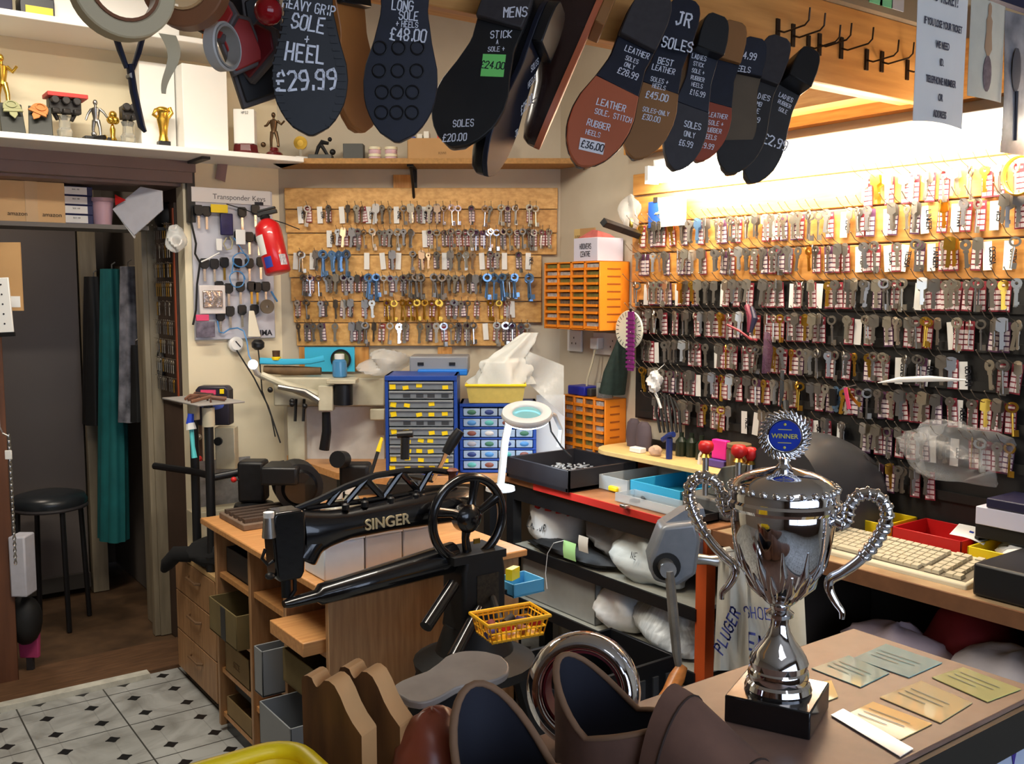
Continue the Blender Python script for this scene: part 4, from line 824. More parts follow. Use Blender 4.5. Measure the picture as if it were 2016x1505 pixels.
# narrow key rack board on the door reveal, with odds and ends
t = thing('key_rack', 'dark narrow rack board of small keys inside the doorway edge', 'rack', (1.155, 3.91, 1.0)); part(B().span((1.152, 3.79, 1.0), (1.162, 4.04, 1.78)), 'board', mat('dark_rack_board', (58, 42, 32), .6, noise=.3), t); part(B().span((1.148, 3.795, 1.02), (1.153, 3.81, 1.76)), 'edge_strip', mat('orange_brown_strip', (150, 66, 32), .5), t)
t = thing('round_mirror', 'small round mirror hanging on the edge of the key rack', 'mirror', PX(316, 715, 1.14)); m = wallframe('R', PX(316, 718, 1.14)); b = B(); ring2(b, 0, 0, .042, .036, .004, 24, 1.5); o = B(); o.add(b.v, b.f, m); part(o, 'rim', blackp, t); part(B().lathe([(.036, -.002), (.036, .002)], (0, 0, 0), 24, m @ Matrix.Scale(1.5, 4, (0, 1, 0))), 'glass', mat('dull_mirror', (90, 90, 96), .15, .8), t); part(B().tube([V((0, .06, 0)), V((.003, .10, .004))], .003, 6, M=m), 'hanger', steel, t)
t = thing('bagged_cable', 'clear plastic bag holding a coil of white cable above the key rack', 'bag', lw(346, 470, 3.66)); b = crumple(B(), lw(346, 470, 3.66), (.038, .02, .05), 81, 26, 14, .3, False); part(b, 'bag', bagc, t); c_ = lw(347, 474, 3.655); part(B().tube([c_ + RT*(.019*math.cos(a_)) + UPW*(.02*math.sin(a_)) for a_ in [2*math.pi*i/20 for i in range(20)]], .004, 6, closed=True), 'coil', white, t)
t = thing('dark_helmet', 'black rounded helmet on the high shelf edge inside the doorway', 'helmet', PD(334, 450, 3.8)); part(B().ball(PD(332, 428, 3.8), (.055, .055, .06), 16, 10), 'shell', blackm, t)
part(B().box(PD(332, 452, 3.78), (.10, .05, .012)), 'rim', blackp, t)
# dark handle hook on the wall corner
t = thing('pinned_scrap', 'small mauve paper scrap pinned beside the shelf bracket', 'paper', lw(436, 335, 3.69)); part(B().sheet(lambda i, j: V((.035*i+.012*j, .07*j-.012*i, .008*math.sin(i*2))), 4, 4, .0006, wallframe('L', lw(424, 352, 3.685))), 'paper', mat('mauve_paper', (140, 116, 116), .8), t)
# high shelf inside the doorway and what stands on it
hs = thing('door_head_shelf', 'high board shelf inside the doorway holding boxes', 'shelf', (.6, 3.93, 1.68)); part(B().span((-.3, 3.80, 1.672), (1.06, 4.03, 1.688)), 'board', mat('shelf_grey', (108, 104, 100), .6), hs)
zs = 1.689
def hbox(name, lab, u0, u1, h, y, d, m, cat='box', z=zs):
    a, c = PY(u0, 400, y), PY(u1, 400, y); t = thing(name, lab, cat, ((a.x+c.x)/2, y+d/2, z)); bev(part(B().span((a.x, y, z), (c.x, y+d, z+h)), 'body', m, t), .002, 1); return t, a.x, c.x
t, xa, xb = hbox('cardboard_carton', 'brown cardboard carton with printed sides on the high doorway shelf', -110, 128, .145, 3.84, .18, mat('pale_carton', (214, 176, 128), .85, noise=.08, scale=10))
part(B().span(((xa+xb)/2+.06, 3.8385, zs), ((xa+xb)/2+.10, 3.84, zs+.145)), 'parcel_tape', mat('carton_tape', (204, 170, 124), .4), t)
for x in (PY(35, 432, 3.84).x, PY(103, 432, 3.84).x): part(B().type('amazon', .021, wallframe('L', V((x, 3.8385, zs+.022)))), 'lettering', mat('carton_ink', (48, 36, 30), .8), t, smooth=0)
wl_ = ['lowest', 'second from the bottom', 'third from the bottom', 'topmost']
for k in range(4):
    t, xa, xb = hbox('lace_box', 'blue and white labelled flat box, %s of the doorway stack' % wl_[k], 125, 183, .034, 3.85, .12, mat('navy_card', (34, 40, 84), .6), z=zs+.0345*k); part(B().span((xa+.004, 3.848, zs+.0345*k+.004), (xb-.02, 3.8505, zs+.0345*k+.031)), 'label', paper, t); t['group'] = 'stack of blue lace boxes'
    part(B().type('SILK 100', .007, wallframe('L', V(((xa+xb)/2-.008, 3.8475, zs+.0345*k+.02)))), 'lettering', inkk, t, smooth=0)
p = PY(203, 432, 3.86); t = thing('clear_tub', 'clear pinkish plastic tub on the high doorway shelf', 'tub', (p.x, 3.86, zs)); part(B().lathe([(.032, 0), (.042, .085), (.046, .087), (.046, .1)], (p.x, 3.87, zs), 18), 'tub', mat('pink_clear', (214, 176, 190), .3, alpha=.8), t)
t = thing('folded_leaflet', 'large white folded board hanging diamond-wise off the doorway shelf', 'leaflet', PD(262, 420, 3.6)); m = frame(RT, UPW, -FWD, PD(268, 408, 3.6)); bev(part(B().prism([(-.088, -.008), (.02, .075), (.10, .06), (.10, -.01), (-.01, -.105)], -.004, .004, m), 'board', mat('bluish_white_board', (206, 208, 218), .6, noise=.08), t), .001, 1); part(B().prism([(-.088, -.008), (-.082, -.012), (-.01, -.105), (-.012, -.115)], -.012, -.0, m), 'folded_edge', paper, t)
t = thing('red_ribbon_tag', 'small red and black ribbon tag between the tub and the folded board', 'tag', PD(240, 392, 3.58)); part(B().prism([(-.02, .02), (.02, 0), (-.02, -.02)], 0, .004, frame(RT, UPW, -FWD, PD(238, 394, 3.58))), 'tag', red, t)

# ---------------------------------------------------------------- back room: coats, stool, bits by the doorway
def cloth(b, top, bot, w, d, lobes, seed, n=40, m=14, lean=(0, 0, 0)):
    r = random.Random(seed); ph = [r.uniform(0, 6) for _ in range(4)]; rs = []
    for i in range(m+1):
        t = i/m; c = V(top).lerp(V(bot), t) + V(lean)*math.sin(t*3); ww = w*(.55+.45*min(1, t*3))*(1+.06*math.sin(5*t+ph[0])); dd = d*(.7+.3*t)
        rs.append([c + V((dd/2*math.cos(q)*(1+.16*math.sin(lobes*q+ph[1]+t*1.5)), ww/2*math.sin(q)*(1+.07*math.sin(lobes*q+ph[2]-t)), 0)) for q in [2*math.pi*j/n for j in range(n)]])
    return b.rings(rs)
def hang_cloth(name, lab, u, v0, v1, y, w, d, m, lobes=7, seed=1):
    x = 1.145-d*.3; tp, bt = PY(u, v0, y), PY(u+4, v1, y); t = thing(name, lab, 'clothing', (tp.x, y, bt.z)); part(cloth(B(), tp, bt, w, d, lobes, seed), 'cloth', m, t, 60); part(B().tube([tp + V((0, 0, -.01)), tp + V((0, 0, .02)), tp + V((.015, 0, .03))], .003, 6), 'hanger_hook', steel, t); return t
hang_cloth('hanging_coat', 'black coat hanging in the back room beside the teal garment', 184, 545, 835, 4.75, .15, .10, blackm, 6, 3)
hang_cloth('hanging_coat', 'long teal garment hanging in the dark back room doorway', 220, 530, 1060, 4.60, .20, .12, mat('teal_cloth', (20, 104, 106), .8, noise=.25, scale=10), 8, 5)
hang_cloth('hanging_apron', 'grey and white patterned apron hanging right of the teal garment', 252, 525, 830, 4.42, .11, .09, mat('grey_print_cloth', (150, 150, 160), .8, col2=(70, 72, 80), scale=14), 6, 8)
hang_cloth('hanging_bag', 'black cloth bag hanging low beside the door post', 268, 680, 830, 4.33, .07, .06, blackm, 5, 9)
part(B(), 'x', blackm, None) if False else None
t = thing('coat_rail', 'pale hook rail for coats on the back room wall', 'rail', (1.24, 4.6, 1.5)); part(B().span((1.225, 4.30, 1.50), (1.249, 5.0, 1.56)), 'rail', post, t)
st = thing('bar_stool', 'black padded round stool on thin metal legs in the back room', 'stool', PZ(100, 1235, 0)); sx, sy = .79, 4.47
part(B().lathe([(.10, .52), (.145, .525), (.152, .545), (.14, .57), (.09, .583), (.01, .588)], (sx, sy, 0), 30), 'seat', mat('black_vinyl', (34, 38, 42), .3), st, 60)
part(B().tube([(sx+.146*math.cos(a_), sy+.146*math.sin(a_), .522) for a_ in [2*math.pi*i/30 for i in range(30)]], .008, 8, closed=True), 'seat_ring', dkrubber, st)
for a_ in (.2, 1.8, 3.3, 4.9): part(B().tube([(sx+.13*math.cos(a_), sy+.13*math.sin(a_), .525), (sx+.15*math.cos(a_), sy+.15*math.sin(a_), .0)], .011, 8), 'leg', blackp, st)
# post of shelving at the extreme left edge
p = PZ(38, 1345, 0); t = thing('left_post', 'brown wooden post at the left edge of the doorway hung with chains', 'post', (p.x-.06, p.y, 0)); bev(part(B().span((p.x-.16, p.y, 0), (p.x, p.y+.03, 1.28)), 'board', mat('post_brown', (96, 58, 36), .6, noise=.3, scale=5, stretch=(8, 8, .6)), t), .003)
for k, (z, h_) in enumerate(((1.10, .10), (.96, .06))): part(B().span((p.x-.12, p.y-.004, z), (p.x-.02, p.y, z+h_)), 'packet', mat('pale_packet%d' % k, (190, 196, 206), .5), t)
b = B(); P = PD(18, 860, 3.22)
for k in range(42):
    q = P - UPW*(.0105*k); N = RT if k % 2 else FWD; b.tube([q + N*(.0045*math.cos(a_)) + UPW*(.008*math.sin(a_)) for a_ in [2*math.pi*i/8 for i in range(8)]], .0018, 4, closed=True)
hk_ = B().tube([P, P + UPW*.01 - RT*.02, V((p.x-.03, p.y, P.z+.02))], .003, 5)
t = thing('hanging_chain', 'steel link chain hanging at the left edge with a white tag', 'chain', P - UPW*.45); part(b, 'links', steel, t, label=None); part(hk_, 'hook', steel, t); bev(part(B().box(P - UPW*.06 - FWD*.01, (.022, .006, .03), None, -YAW), 'tag', white, t), .001, 1)
t = thing('cardboard_sheet', 'brown cardboard sheet standing at the left edge above the white strip', 'cardboard', PD(20, 610, 3.35)); m = frame(RT, UPW, -FWD, PD(20, 612, 3.35)); part(B().span((-.12, 0, 0), (.048, .235, .006), m), 'sheet', card, t); part(B().span((.008, .012, .006), (.04, .05, .0068), m), 'label', paper, t)
t = thing('white_gauge_strip', 'white strip with five dots and a black foot at the left edge', 'gauge', PD(12, 655, 3.28)); m = frame(RT, UPW, -FWD, PD(10, 655, 3.28)) @ Matrix.Rotation(.05, 4, 'Z'); bev(part(B().span((-.03, .0, 0), (.032, .185, .008), m), 'strip', white, t), .002); part(B().span((-.03, -.014, -.001), (.034, .0, .009), m), 'foot', blackp, t)
for k in range(5): part(B().cyl((.006, .03+.033*k, .007), (.006, .03+.033*k, .0092), .003, n=8, M=m), 'dot', inkk, t)
p = PZ(46, 1172, .30) if False else PD(45, 1172, 3.55); t = thing('white_paper_bag', 'white paper bag standing behind the left post', 'bag', p); m = frame(RT, UPW, -FWD, p); bev(part(B().span((-.03, 0, -.05), (.03, .225, .03), m), 'bag', mat('bag_paper', (180, 180, 190), .7, noise=.1), t), .006)
p = PD(52, 1262, 3.62); t = thing('black_bag', 'black bag on the floor below the white paper bag', 'bag', p); part(B().ball(p + UPW*.08, (.06, .06, .095), 14, 9), 'bag', blackm, t)
p = PZ(48, 1335, 0) ; t = thing('pink_dustpan', 'pink dustpan with a dark handle leaning by the left post', 'dustpan', p + FWD*.06); m = frame(RT, UPW, -FWD, p + FWD*.06); bev(part(B().prism([(-.035, .06), (.035, .06), (.04, .17), (-.04, .17)], 0, .02, m), 'pan', mat('dusky_pink', (190, 70, 120), .5), t), .003); part(B().span((-.012, 0, .002), (.012, .07, .018), m), 'handle', dkrubber, t)
# ---------------------------------------------------------------- drawer unit, pigeon-hole desk and what stands on it
du = thing('drawer_unit', 'three-drawer beech cabinet between the doorway and the pigeon-hole desk', 'cabinet', (1.28, 3.37, 0))
bev(part(B().span((1.07, 3.16, .03), (1.5, 3.60, .465)), 'body', beech, du), .002); bev(part(B().span((1.055, 3.15, .465), (1.51, 3.605, .483)), 'top', mat('pale_beech_top', (214, 176, 122), .5, noise=.08), du), .002)
for k, (z0, z1) in enumerate(((.335, .462), (.185, .331), (.035, .181))):
    d = part(B().span((1.055, 3.165, z0), (1.07, 3.595, z1)), 'drawer', beech, du); bev(d, .002)
    b = B(); zc = (z0+z1)/2+.02; b.tube([(1.056, 3.31, zc), (1.04, 3.325, zc), (1.04, 3.42, zc), (1.056, 3.435, zc)], .005, 7); part(b, 'handle', mat('brown_handle', (112, 84, 58), .5), d)
part(B().span((1.08, 3.17, 0), (1.5, 3.6, .03)), 'plinth', blackp, du)
t = thing('black_cloth', 'crumpled black cloth lying on top of the drawer cabinet', 'cloth', (1.18, 3.33, .484)); r_ = random.Random(4)
part(crumple(B(), (1.16, 3.30, .484), (.13, .15, .055), 6), 'cloth', mat('black_felt', (14, 14, 16), .95), t, 60)
part(B().tube([(1.07, 3.42, .50), (1.02, 3.46, .50), (1.0, 3.5, .46), (.99, 3.52, .43)], [.03, .03, .026, .012], 10), 'drooping_end', MATS['black_felt'], t, 60)
dk = thing('pigeon_hole_desk', 'beech desk with open pigeon holes facing the doorway, under the sewing machine', 'desk', (1.3, 2.65, 0))
XF, XB = 1.02, 1.62
bev(part(B().span((1.0, 2.18, .682), (1.64, 3.12, .702)), 'worktop', beechx, dk), .003, 1)
for y in (3.04, 2.744, 2.478, 2.205): bev(part(B().span((XF, y-.009, .02), (XB, y+.009, .682)), 'upright', beech, dk), .0015, 1)
part(B().span((XF+.02, 2.21, 0), (XB, 3.03, .05)), 'plinth', blackp, dk); part(B().span((XB-.008, 2.21, .05), (XB, 3.03, .68)), 'back_panel', beech, dk)
for (ya, yb), zz in (((2.753, 3.031), (.05, .20, .345, .52)), ((2.487, 2.735), (.05, .175, .30, .53)), ((2.214, 2.469), (.05, .20, .36, .50))):
    for z in zz: part(B().span((XF+.01, ya, z), (XB-.01, yb, z+.016)), 'shelf', beechx, dk)
# things in the pigeon holes
def crate(name, lab, a, c, m, cat='box', wall=.004, group=None):
    t = thing(name, lab, cat, ((a[0]+c[0])/2, (a[1]+c[1])/2, a[2]), group=group); b = B(); w_ = wall
    part(B().span(a, (c[0], c[1], a[2]+w_)), 'base', m, t)
    for p_, q_ in ((a, (a[0]+w_, c[1], c[2])), ((c[0]-w_, a[1], a[2]), c), (a, (c[0], a[1]+w_, c[2])), ((a[0], c[1]-w_, a[2]), c)): bev(part(B().span(p_, q_), 'side', m, t), .001, 1)
    return t
card2 = mat('dull_cardboard', (150, 124, 84), .85, noise=.2, scale=10); card3 = mat('olive_cardboard', (120, 104, 66), .85, noise=.25, scale=8)
dgp = mat('dark_grey_plastic', (54, 56, 58), .5); lgp = mat('grey_plastic', (132, 136, 140), .45)
crate('card_tray', 'cardboard box with a dark stripe jutting from the left column of pigeon holes', (.985, 2.765, .362), (1.4, 3.01, .47), card3)
t = thing('parcel_strip', 'dark strip of tape on the front of the jutting cardboard box', 'tape', (.983, 2.87, .37)); part(B().span((.9835, 2.86, .364), (.985, 2.90, .468)), 'tape', dgp, t)
t = crate('label_carton', 'small cardboard carton with a faint stamp, left column lower hole', (1.03, 2.79, .217), (1.3, 3.0, .315), card2); part(B().type('SIZE', .03, frame(V((0, -1, 0)), UPW, V((-1, 0, 0)), V((1.0295, 2.9, .25)))), 'lettering', MATS['card_print'], t, smooth=0)
crate('low_carton', 'flat cardboard carton at the bottom of the left column', (1.03, 2.78, .067), (1.3, 3.0, .13), card2)
crate('dark_box', 'dark tray box in the top hole of the left column', (1.05, 2.77, .537), (1.4, 3.02, .62), dgp)
crate('grey_tray', 'dark grey plastic tray below the jutting cardboard box', (1.03, 2.78, .137) if False else (1.06, 2.79, .145), (1.3, 3.0, .185), dgp)
t = crate('white_folder', 'pale grey folder leaning out of the middle column hole', (.96, 2.50, .318), (1.25, 2.56, .45), lgp)
crate('grey_tub', 'mid grey open tub in the right column hole', (.93, 2.24, .216), (1.3, 2.45, .335), lgp)
crate('olive_carton', 'olive cardboard box in the right column above the grey tub', (1.0, 2.23, .377), (1.35, 2.45, .47), card3)
t = thing('wooden_block', 'chunky wooden block with a bright top jutting from the right column', 'block', (.98, 2.34, .517)); bev(part(B().span((.965, 2.23, .517), (1.2, 2.45, .555)), 'block', beechx, t), .003)
t = thing('white_card_stack', 'stack of white cards at the foot of the right column', 'cards', (.98, 2.30, .0)); bev(part(B().box((.93, 2.33, .05), (.10, .13, .10), None, .2), 'stack', paper, t), .004)
t = crate('grey_floor_tray', 'dark grey plastic tray standing on the floor before the right column', (.74, 2.05, .0), (.99, 2.38, .20), dgp, 'tray', .01)
t = thing('white_tube', 'white and blue glue tube lying in the dark floor tray', 'tube', (.86, 2.22, .20)); part(B().tube([(.78, 2.17, .21), (.80, 2.18, .215), (.82, 2.20, .215), (.87, 2.24, .215), (.93, 2.28, .21)], [.006, .009, .016, .018, .018], 12, flat=.7), 'tube', white, t); part(B().tube([(.905, 2.264, .216), (.955, 2.302, .214)], [.0195, .020], 12, flat=.7), 'band', mat('violet_band', (70, 60, 120), .5), t)
t = thing('type_tray', 'worn brown tray of metal letter punches on the left end of the desk', 'tray', (1.14, 2.98, .702)); bev(part(B().span((1.05, 2.86, .702), (1.30, 3.08, .722)), 'tray', mat('brown_tray', (120, 100, 84), .7, noise=.2), t), .003)
for i in range(5):
    part(B().span((1.06, 2.875+.04*i, .722), (1.285, 2.895+.04*i, .735)), 'punch_row', mat('punch_steel', (104, 88, 78), .55, .4, noise=.5, scale=160, stretch=(6, 1, 1)), t)
frost = mat('frosted_plastic', (214, 222, 232), .4, noise=.04); frost2 = mat('frosted_plastic_warm', (206, 200, 198), .4, noise=.05)
wh3 = ['left', 'middle', 'right']
for k, (x0, x1, m_) in enumerate(((1.03, 1.145, frost), (1.15, 1.258, frost2), (1.262, 1.37, frost2))):
    t = thing('frosted_box', 'frosted white storage box behind the machine arm, %s of three' % wh3[k], 'box', ((x0+x1)/2, 2.28, .703)); bev(part(B().span((x0, 2.235, .703), (x1, 2.36, .80)), 'box', m_, t), .004); bev(part(B().span((x0-.002, 2.232, .80), (x1+.002, 2.363, .812)), 'lid', m_, t), .003)

# ---------------------------------------------------------------- the black patcher sewing machine and its stand
sm = thing('sewing_machine', 'old black patcher sewing machine with a spoked handwheel, lettered in gold', 'sewing machine', (1.1, 2.0, 0))
YA = 2.04
def arm_ring(x, z, ry, rz_, n=20): return [V((x, YA + ry*math.cos(q), z + rz_*math.sin(q))) for q in [2*math.pi*j/n for j in range(n)]]
part(B().rings([arm_ring(x, z, ry, r_) for x, z, ry, r_ in ((.885, .885, .030, .062), (.91, .886, .034, .056), (.95, .893, .036, .044), (1.0, .898, .038, .037), (1.10, .903, .042, .039), (1.2, .905, .046, .043), (1.30, .905, .048, .046), (1.34, .905, .04, .04))]), 'arm', black, sm, 60)
hb = B(); hb.rings([[V((.845+dx, YA+dy, z)) for dx, dy in ((-w_, -.03), (w_, -.03), (w_, .03), (-w_, .03))] for z, w_ in ((.795, .026), (.81, .034), (.90, .04), (.945, .038), (.955, .03))]); hb.tube([(.885, YA, .83), (.905, YA, .862), (.945, YA, .89)], [.034, .034, .03], 12); bev(part(hb, 'head', black, sm), .006, 3)
part(B().type('SINGER', .036, frame(V((1, 0, 0)), UPW, V((0, -1, 0)), V((1.085, YA-.0435, .887))), ext=.002, bold=.0005), 'lettering', mat('cream_gold', (206, 190, 150), .4), sm, smooth=0)
nb = B(); nb.cyl((.845, YA, .75), (.845, YA, .80), .011, n=12); part(nb, 'needle_bar', blackm, sm); nb = B(); nb.tube([(.862, YA-.01, .80), (.862, YA-.01, .765), (.85, YA-.012, .752)], .005, 8); part(nb, 'presser_foot', blackm, sm)
pb = B(); pb.tube([(.79, YA-.02, .875), (.782, YA-.02, .855), (.795, YA-.02, .838), (.808, YA-.02, .845)], .004, 8); pb.ball((.80, YA-.02, .812), (.012, .012, .008), 10, 6); part(pb, 'thread_guide', iron, sm)
part(B().cyl((.80, YA-.02, .90), (.80, YA-.02, .945), .016, .012, n=14), 'tension_cap', steel, sm); part(B().cyl((.80, YA-.02, .945), (.80, YA-.02, .957), .012, n=14), 'tension_knob', white, sm)
# arched lever with triangular openings over the arm
tr = B(); top = [(.875, .948), (.93, .962), (1.0, .985), (1.08, 1.003), (1.16, 1.005), (1.24, .998), (1.30, .985)]
tr.tube([(x, YA+.005, z) for x, z in top], .0085, 8, flat=.8); tr.tube([(.90, YA+.005, .948), (1.05, YA+.005, .945), (1.28, YA+.005, .95)], .007, 8)
for x0, z0, x1, z1 in ((1.0, .946, 1.055, .997), (1.055, .997, 1.10, .947), (1.10, .947, 1.15, 1.003), (1.15, 1.003, 1.20, .95), (1.20, .95, 1.235, .998), (.955, .948, .985, .98)): tr.tube([(x0, YA+.005, z0), (x1, YA+.005, z1)], .0085, 8, flat=.8)
part(tr, 'thread_lever', black, sm)
for x in (.99, 1.04, 1.11, 1.18): part(B().lathe([(.009, 0), (.009, .012), (.004, .016), (.004, .022)], (x, YA-.015, .936), 10), 'oil_cap', iron, sm)
part(B().lathe([(.016, 0), (.018, .004), (.010, .012), (.010, .03), (.016, .038), (.012, .042)], (1.295, YA, .955), 14), 'thread_spool', mat('brown_spool', (110, 62, 48), .5), sm)
# handwheel
WC = V((1.293, 1.965, .884)); wb = B(); wb.tube([WC + V((.103*math.cos(q), 0, .103*math.sin(q))) for q in [2*math.pi*i/44 for i in range(44)]], .0115, 12, closed=True); part(wb, 'wheel_rim', black, sm, 60)
for q in (.35, 1.25, 2.75, 4.6): part(B().tube([WC, WC + V((.05*math.cos(q), .004, .05*math.sin(q))), WC + V((.098*math.cos(q+.1), 0, .098*math.sin(q+.1)))], [.017, .011, .014], 10, flat=.7), 'wheel_spoke', black, sm, 60)
part(B().lathe([(.036, -.02), (.036, .006), (.028, .014), (.014, .02)], (0, 0, 0), 20, frame(V((1, 0, 0)), V((0, 0, 1)), V((0, -1, 0)), WC)), 'wheel_hub', black, sm); part(B().cyl(WC + V((0, .07, 0)), WC, .02, n=14), 'shaft', iron, sm)
part(B().box(WC + V((.012, -.02, -.055)), (.018, .004, .012)), 'brass_plate', brass, sm)
# lower cylinder arm, column, braces, stand
lb_ = B(); lb_.rings([[V((x, 2.0+ry*math.cos(q), z+rz_*math.sin(q))) for q in [2*math.pi*j/16 for j in range(16)]] for x, z, ry, rz_ in ((.822, .748, .012, .008), (.835, .748, .016, .011), (.90, .752, .02, .014), (.91, .754, .028, .024), (1.05, .764, .034, .030), (1.22, .778, .040, .036), (1.27, .782, .042, .038))]); part(lb_, 'lower_arm', black, sm, 50)
cb2 = B(); cb2.rings([[V((1.32+dx*w_, 1.98+dy*.05, z)) for dx, dy in ((-1, -1), (1, -1), (1, 1), (-1, 1))] for z, w_ in ((.60, .07), (.63, .064), (.75, .064), (.79, .056))]); bev(part(cb2, 'column', blackm, sm), .01, 3); part(B().span((1.23, 1.93, .78), (1.385, 2.04, .80)), 'column_cap', blackm, sm)
part(B().span((1.295, 1.928, .66), (1.36, 1.9295, .745)), 'worn_decal', mat('worn_gold_decal', (58, 48, 34), .5, noise=.6, scale=120), sm)
for a_, c_ in (((1.24, 1.95, .73), (1.13, 1.90, .66)), ((1.30, 1.93, .66), (1.18, 1.86, .585)), ((1.35, 2.0, .62), (1.46, 2.02, .54))): part(B().tube([a_, c_], .016, 12), 'brace', black, sm)
part(B().lathe([(.15, .49), (.155, .515), (.10, .54), (.075, .61)], (1.32, 1.98, 0), 24), 'bed_plate', blackm, sm)
for sx_, sy_ in ((-1, -1), (1, -1), (-1, 1), (1, 1)):
    part(B().tube([(1.32+.09*sx_, 1.98+.07*sy_, .50), (1.32+.13*sx_, 1.98+.10*sy_, .30), (1.32+.22*sx_, 1.98+.15*sy_, .0)], [.03, .024, .022], 10), 'leg', blackm, sm)
part(B().span((1.12, 1.86, .19), (1.52, 2.10, .215)), 'treadle', blackm, sm)
# baskets hanging at the machine column
def basket(name, lab, c, w, d, h, m, rz, fill, taper=.85):
    t = thing(name, lab, 'basket', c); M = Matrix.Translation(c) @ Matrix.Rotation(rz, 4, 'Z'); b = B(); tp = taper
    cs = lambda k, z: [V((sx_*w/2*k, sy_*d/2*k, z)) for sx_, sy_ in ((-1, -1), (1, -1), (1, 1), (-1, 1))]
    part(B().rings([cs(tp, 0), cs(tp, .003)], M=M), 'floor', m, t); P = cs(1.04, h)
    part(B().tube(P + [], .0045, 8, closed=True, M=M, up=(0, 0, 1)), 'rim', m, t)
    for i in range(4):
        a0, a1, b0, b1 = cs(tp, 0)[i], cs(tp, 0)[(i+1) % 4], cs(1, h)[i], cs(1, h)[(i+1) % 4]; b = B(); n = max(5, int((a1-a0).length/.011))
        for k in range(n+1):
            f = k/n; b.tube([a0.lerp(a1, f), b0.lerp(b1, f)], .0018, 4, M=M)
        for z in (.12, .5, .85): b.tube([a0.lerp(b0, z), a1.lerp(b1, z)], .0022, 4, M=M)
        part(b, 'lattice_side', m, t)
    return t, M
bc = PD(1004, 1232, 2.13); t, M = basket('yellow_basket', 'small yellow lattice basket of coloured thread reels beside the machine column', bc - UPW*.02, .145, .09, .045, mat('amber_yellow_plastic', (236, 176, 30), .4), -.15, None)
part(B().tube([bc + V((0, .03, -.018)), bc + V((.02, .06, -.02)), V((1.36, 1.96, bc.z-.03))], .008, 8), 'support_bracket', blackm, t)
rc = [(60, 50, 110), (110, 40, 36), (226, 200, 60), (190, 30, 30), (196, 40, 40), (40, 36, 36), (120, 70, 50), (60, 44, 90), (200, 180, 60), (150, 30, 40)]; rn = ['violet', 'maroon', 'lemon yellow', 'bright red', 'scarlet', 'black', 'brown', 'purple', 'mustard', 'crimson']
for i, c_ in enumerate(rc):
    q = M @ V((-.055+.0122*i, -.018+.018*(i % 3), .018+.008*(i % 2))); t = thing('thread_reel', '%s thread reel in the small yellow basket' % rn[i], 'thread reel', q, group='thread reels in the yellow basket'); ax_ = V((math.cos(i*1.3), math.sin(i*1.3), .3)).normalized()
    part(B().cyl(q - ax_*.013, q + ax_*.013, .009, n=12), 'thread', mat('thread_%s' % rn[i].replace(' ', '_'), c_, .7), t)
t = crate('blue_tub', 'small pale blue tub behind the yellow basket', (1.43, 1.96, .655), (1.53, 2.05, .69), mat('sky_blue_plastic', (90, 170, 214), .4), 'tub', .004); part(B().span((1.38, 1.99, .66), (1.45, 2.01, .67)), 'support_bracket', blackm, t)
part(B().box((1.47, 2.02, .70), (.04, .02, .03), None, .4), 'yellow_packet', yellow, t)

# ---------------------------------------------------------------- black tool stand by the doorway
ts = thing('pole_stand', 'black two-pole tool stand with a tray on top beside the doorway', 'stand', (1.1, 3.3, .484))
b0, b1 = V((1.075, 3.235, .484)), V((1.09, 3.44, .484))
for q in (b0, b1): part(B().cyl(q, q + V((.005, .01, .57)), .0155, n=16), 'pole', blackp, ts); part(B().cyl(q + V((.005, .01, .50)), q + V((.005, .01, .565)), .021, n=16), 'collar', mat('cream_collar', (196, 190, 166), .5), ts); part(B().cyl(q, q + V((0, 0, .05)), .022, n=16), 'foot', blackp, ts)
part(B().tube([(1.0, 3.62, .80), (1.08, 3.43, .80), (1.10, 3.25, .805), (1.33, 3.2, .835)], .013, 10), 'cross_bar', blackp, ts)
ty = B().box((1.10, 3.36, 1.062), (.17, .30, .006), None, .1); bev(part(ty, 'tray', mat('grey_tray', (150, 146, 142), .5), ts), .002)
t = thing('leather_scraps', 'brown leather straps and cords heaped on the top tray of the pole stand', 'straps', (1.10, 3.36, 1.066))
for k in range(7): r_ = random.Random(k); part(B().tube([(1.05+r_.uniform(-.03, .05), 3.24+.03*k, 1.07), (1.08+r_.uniform(-.02, .03), 3.27+.03*k, 1.078), (1.15+r_.uniform(-.03, .02), 3.25+.035*k, 1.071)], .006, 6, flat=.6), 'strap', mat('strap_%d' % (k % 3), ((92, 60, 46), (120, 82, 62), (60, 44, 40))[k % 3], .6), t)
t = thing('blue_brush', 'turquoise handled brush hanging from the pole stand', 'brush', PD(376, 840, 3.36)); part(B().tube([PD(376, 815, 3.3), PD(374, 835, 3.3)], [.010, .014], 8), 'cap', mat('royal_blue', (40, 70, 190), .4), t); part(B().cyl(PD(375, 833, 3.3), PD(377, 846, 3.3), .014, .018, n=10), 'ferrule', white, t); part(B().tube([PD(377, 846, 3.3), PD(380, 880, 3.3), PD(383, 902, 3.3)], [.008, .007, .010], 8), 'handle', mat('turquoise_plastic', (90, 196, 200), .4), t)
t = thing('carry_case', 'dark carry case with a pink strip and handle slot behind the pole stand tray', 'case', PD(424, 830, 3.6)); m = frame(RT, UPW, -FWD, PD(424, 836, 3.58)); bev(part(B().prism([(-.062, 0), (.062, 0), (.062, .13), (.05, .145), (-.05, .145), (-.062, .13)], -.03, .03, m), 'body', mat('dark_violet_case', (38, 34, 46), .4), t), .006, 2); part(B().span((-.04, .115, .029), (.015, .132, .034), m), 'pink_strip', MATS['pink_plastic'], t); part(B().span((.03, .118, .029), (.045, .135, .034), m), 'yellow_spot', yellow, t)
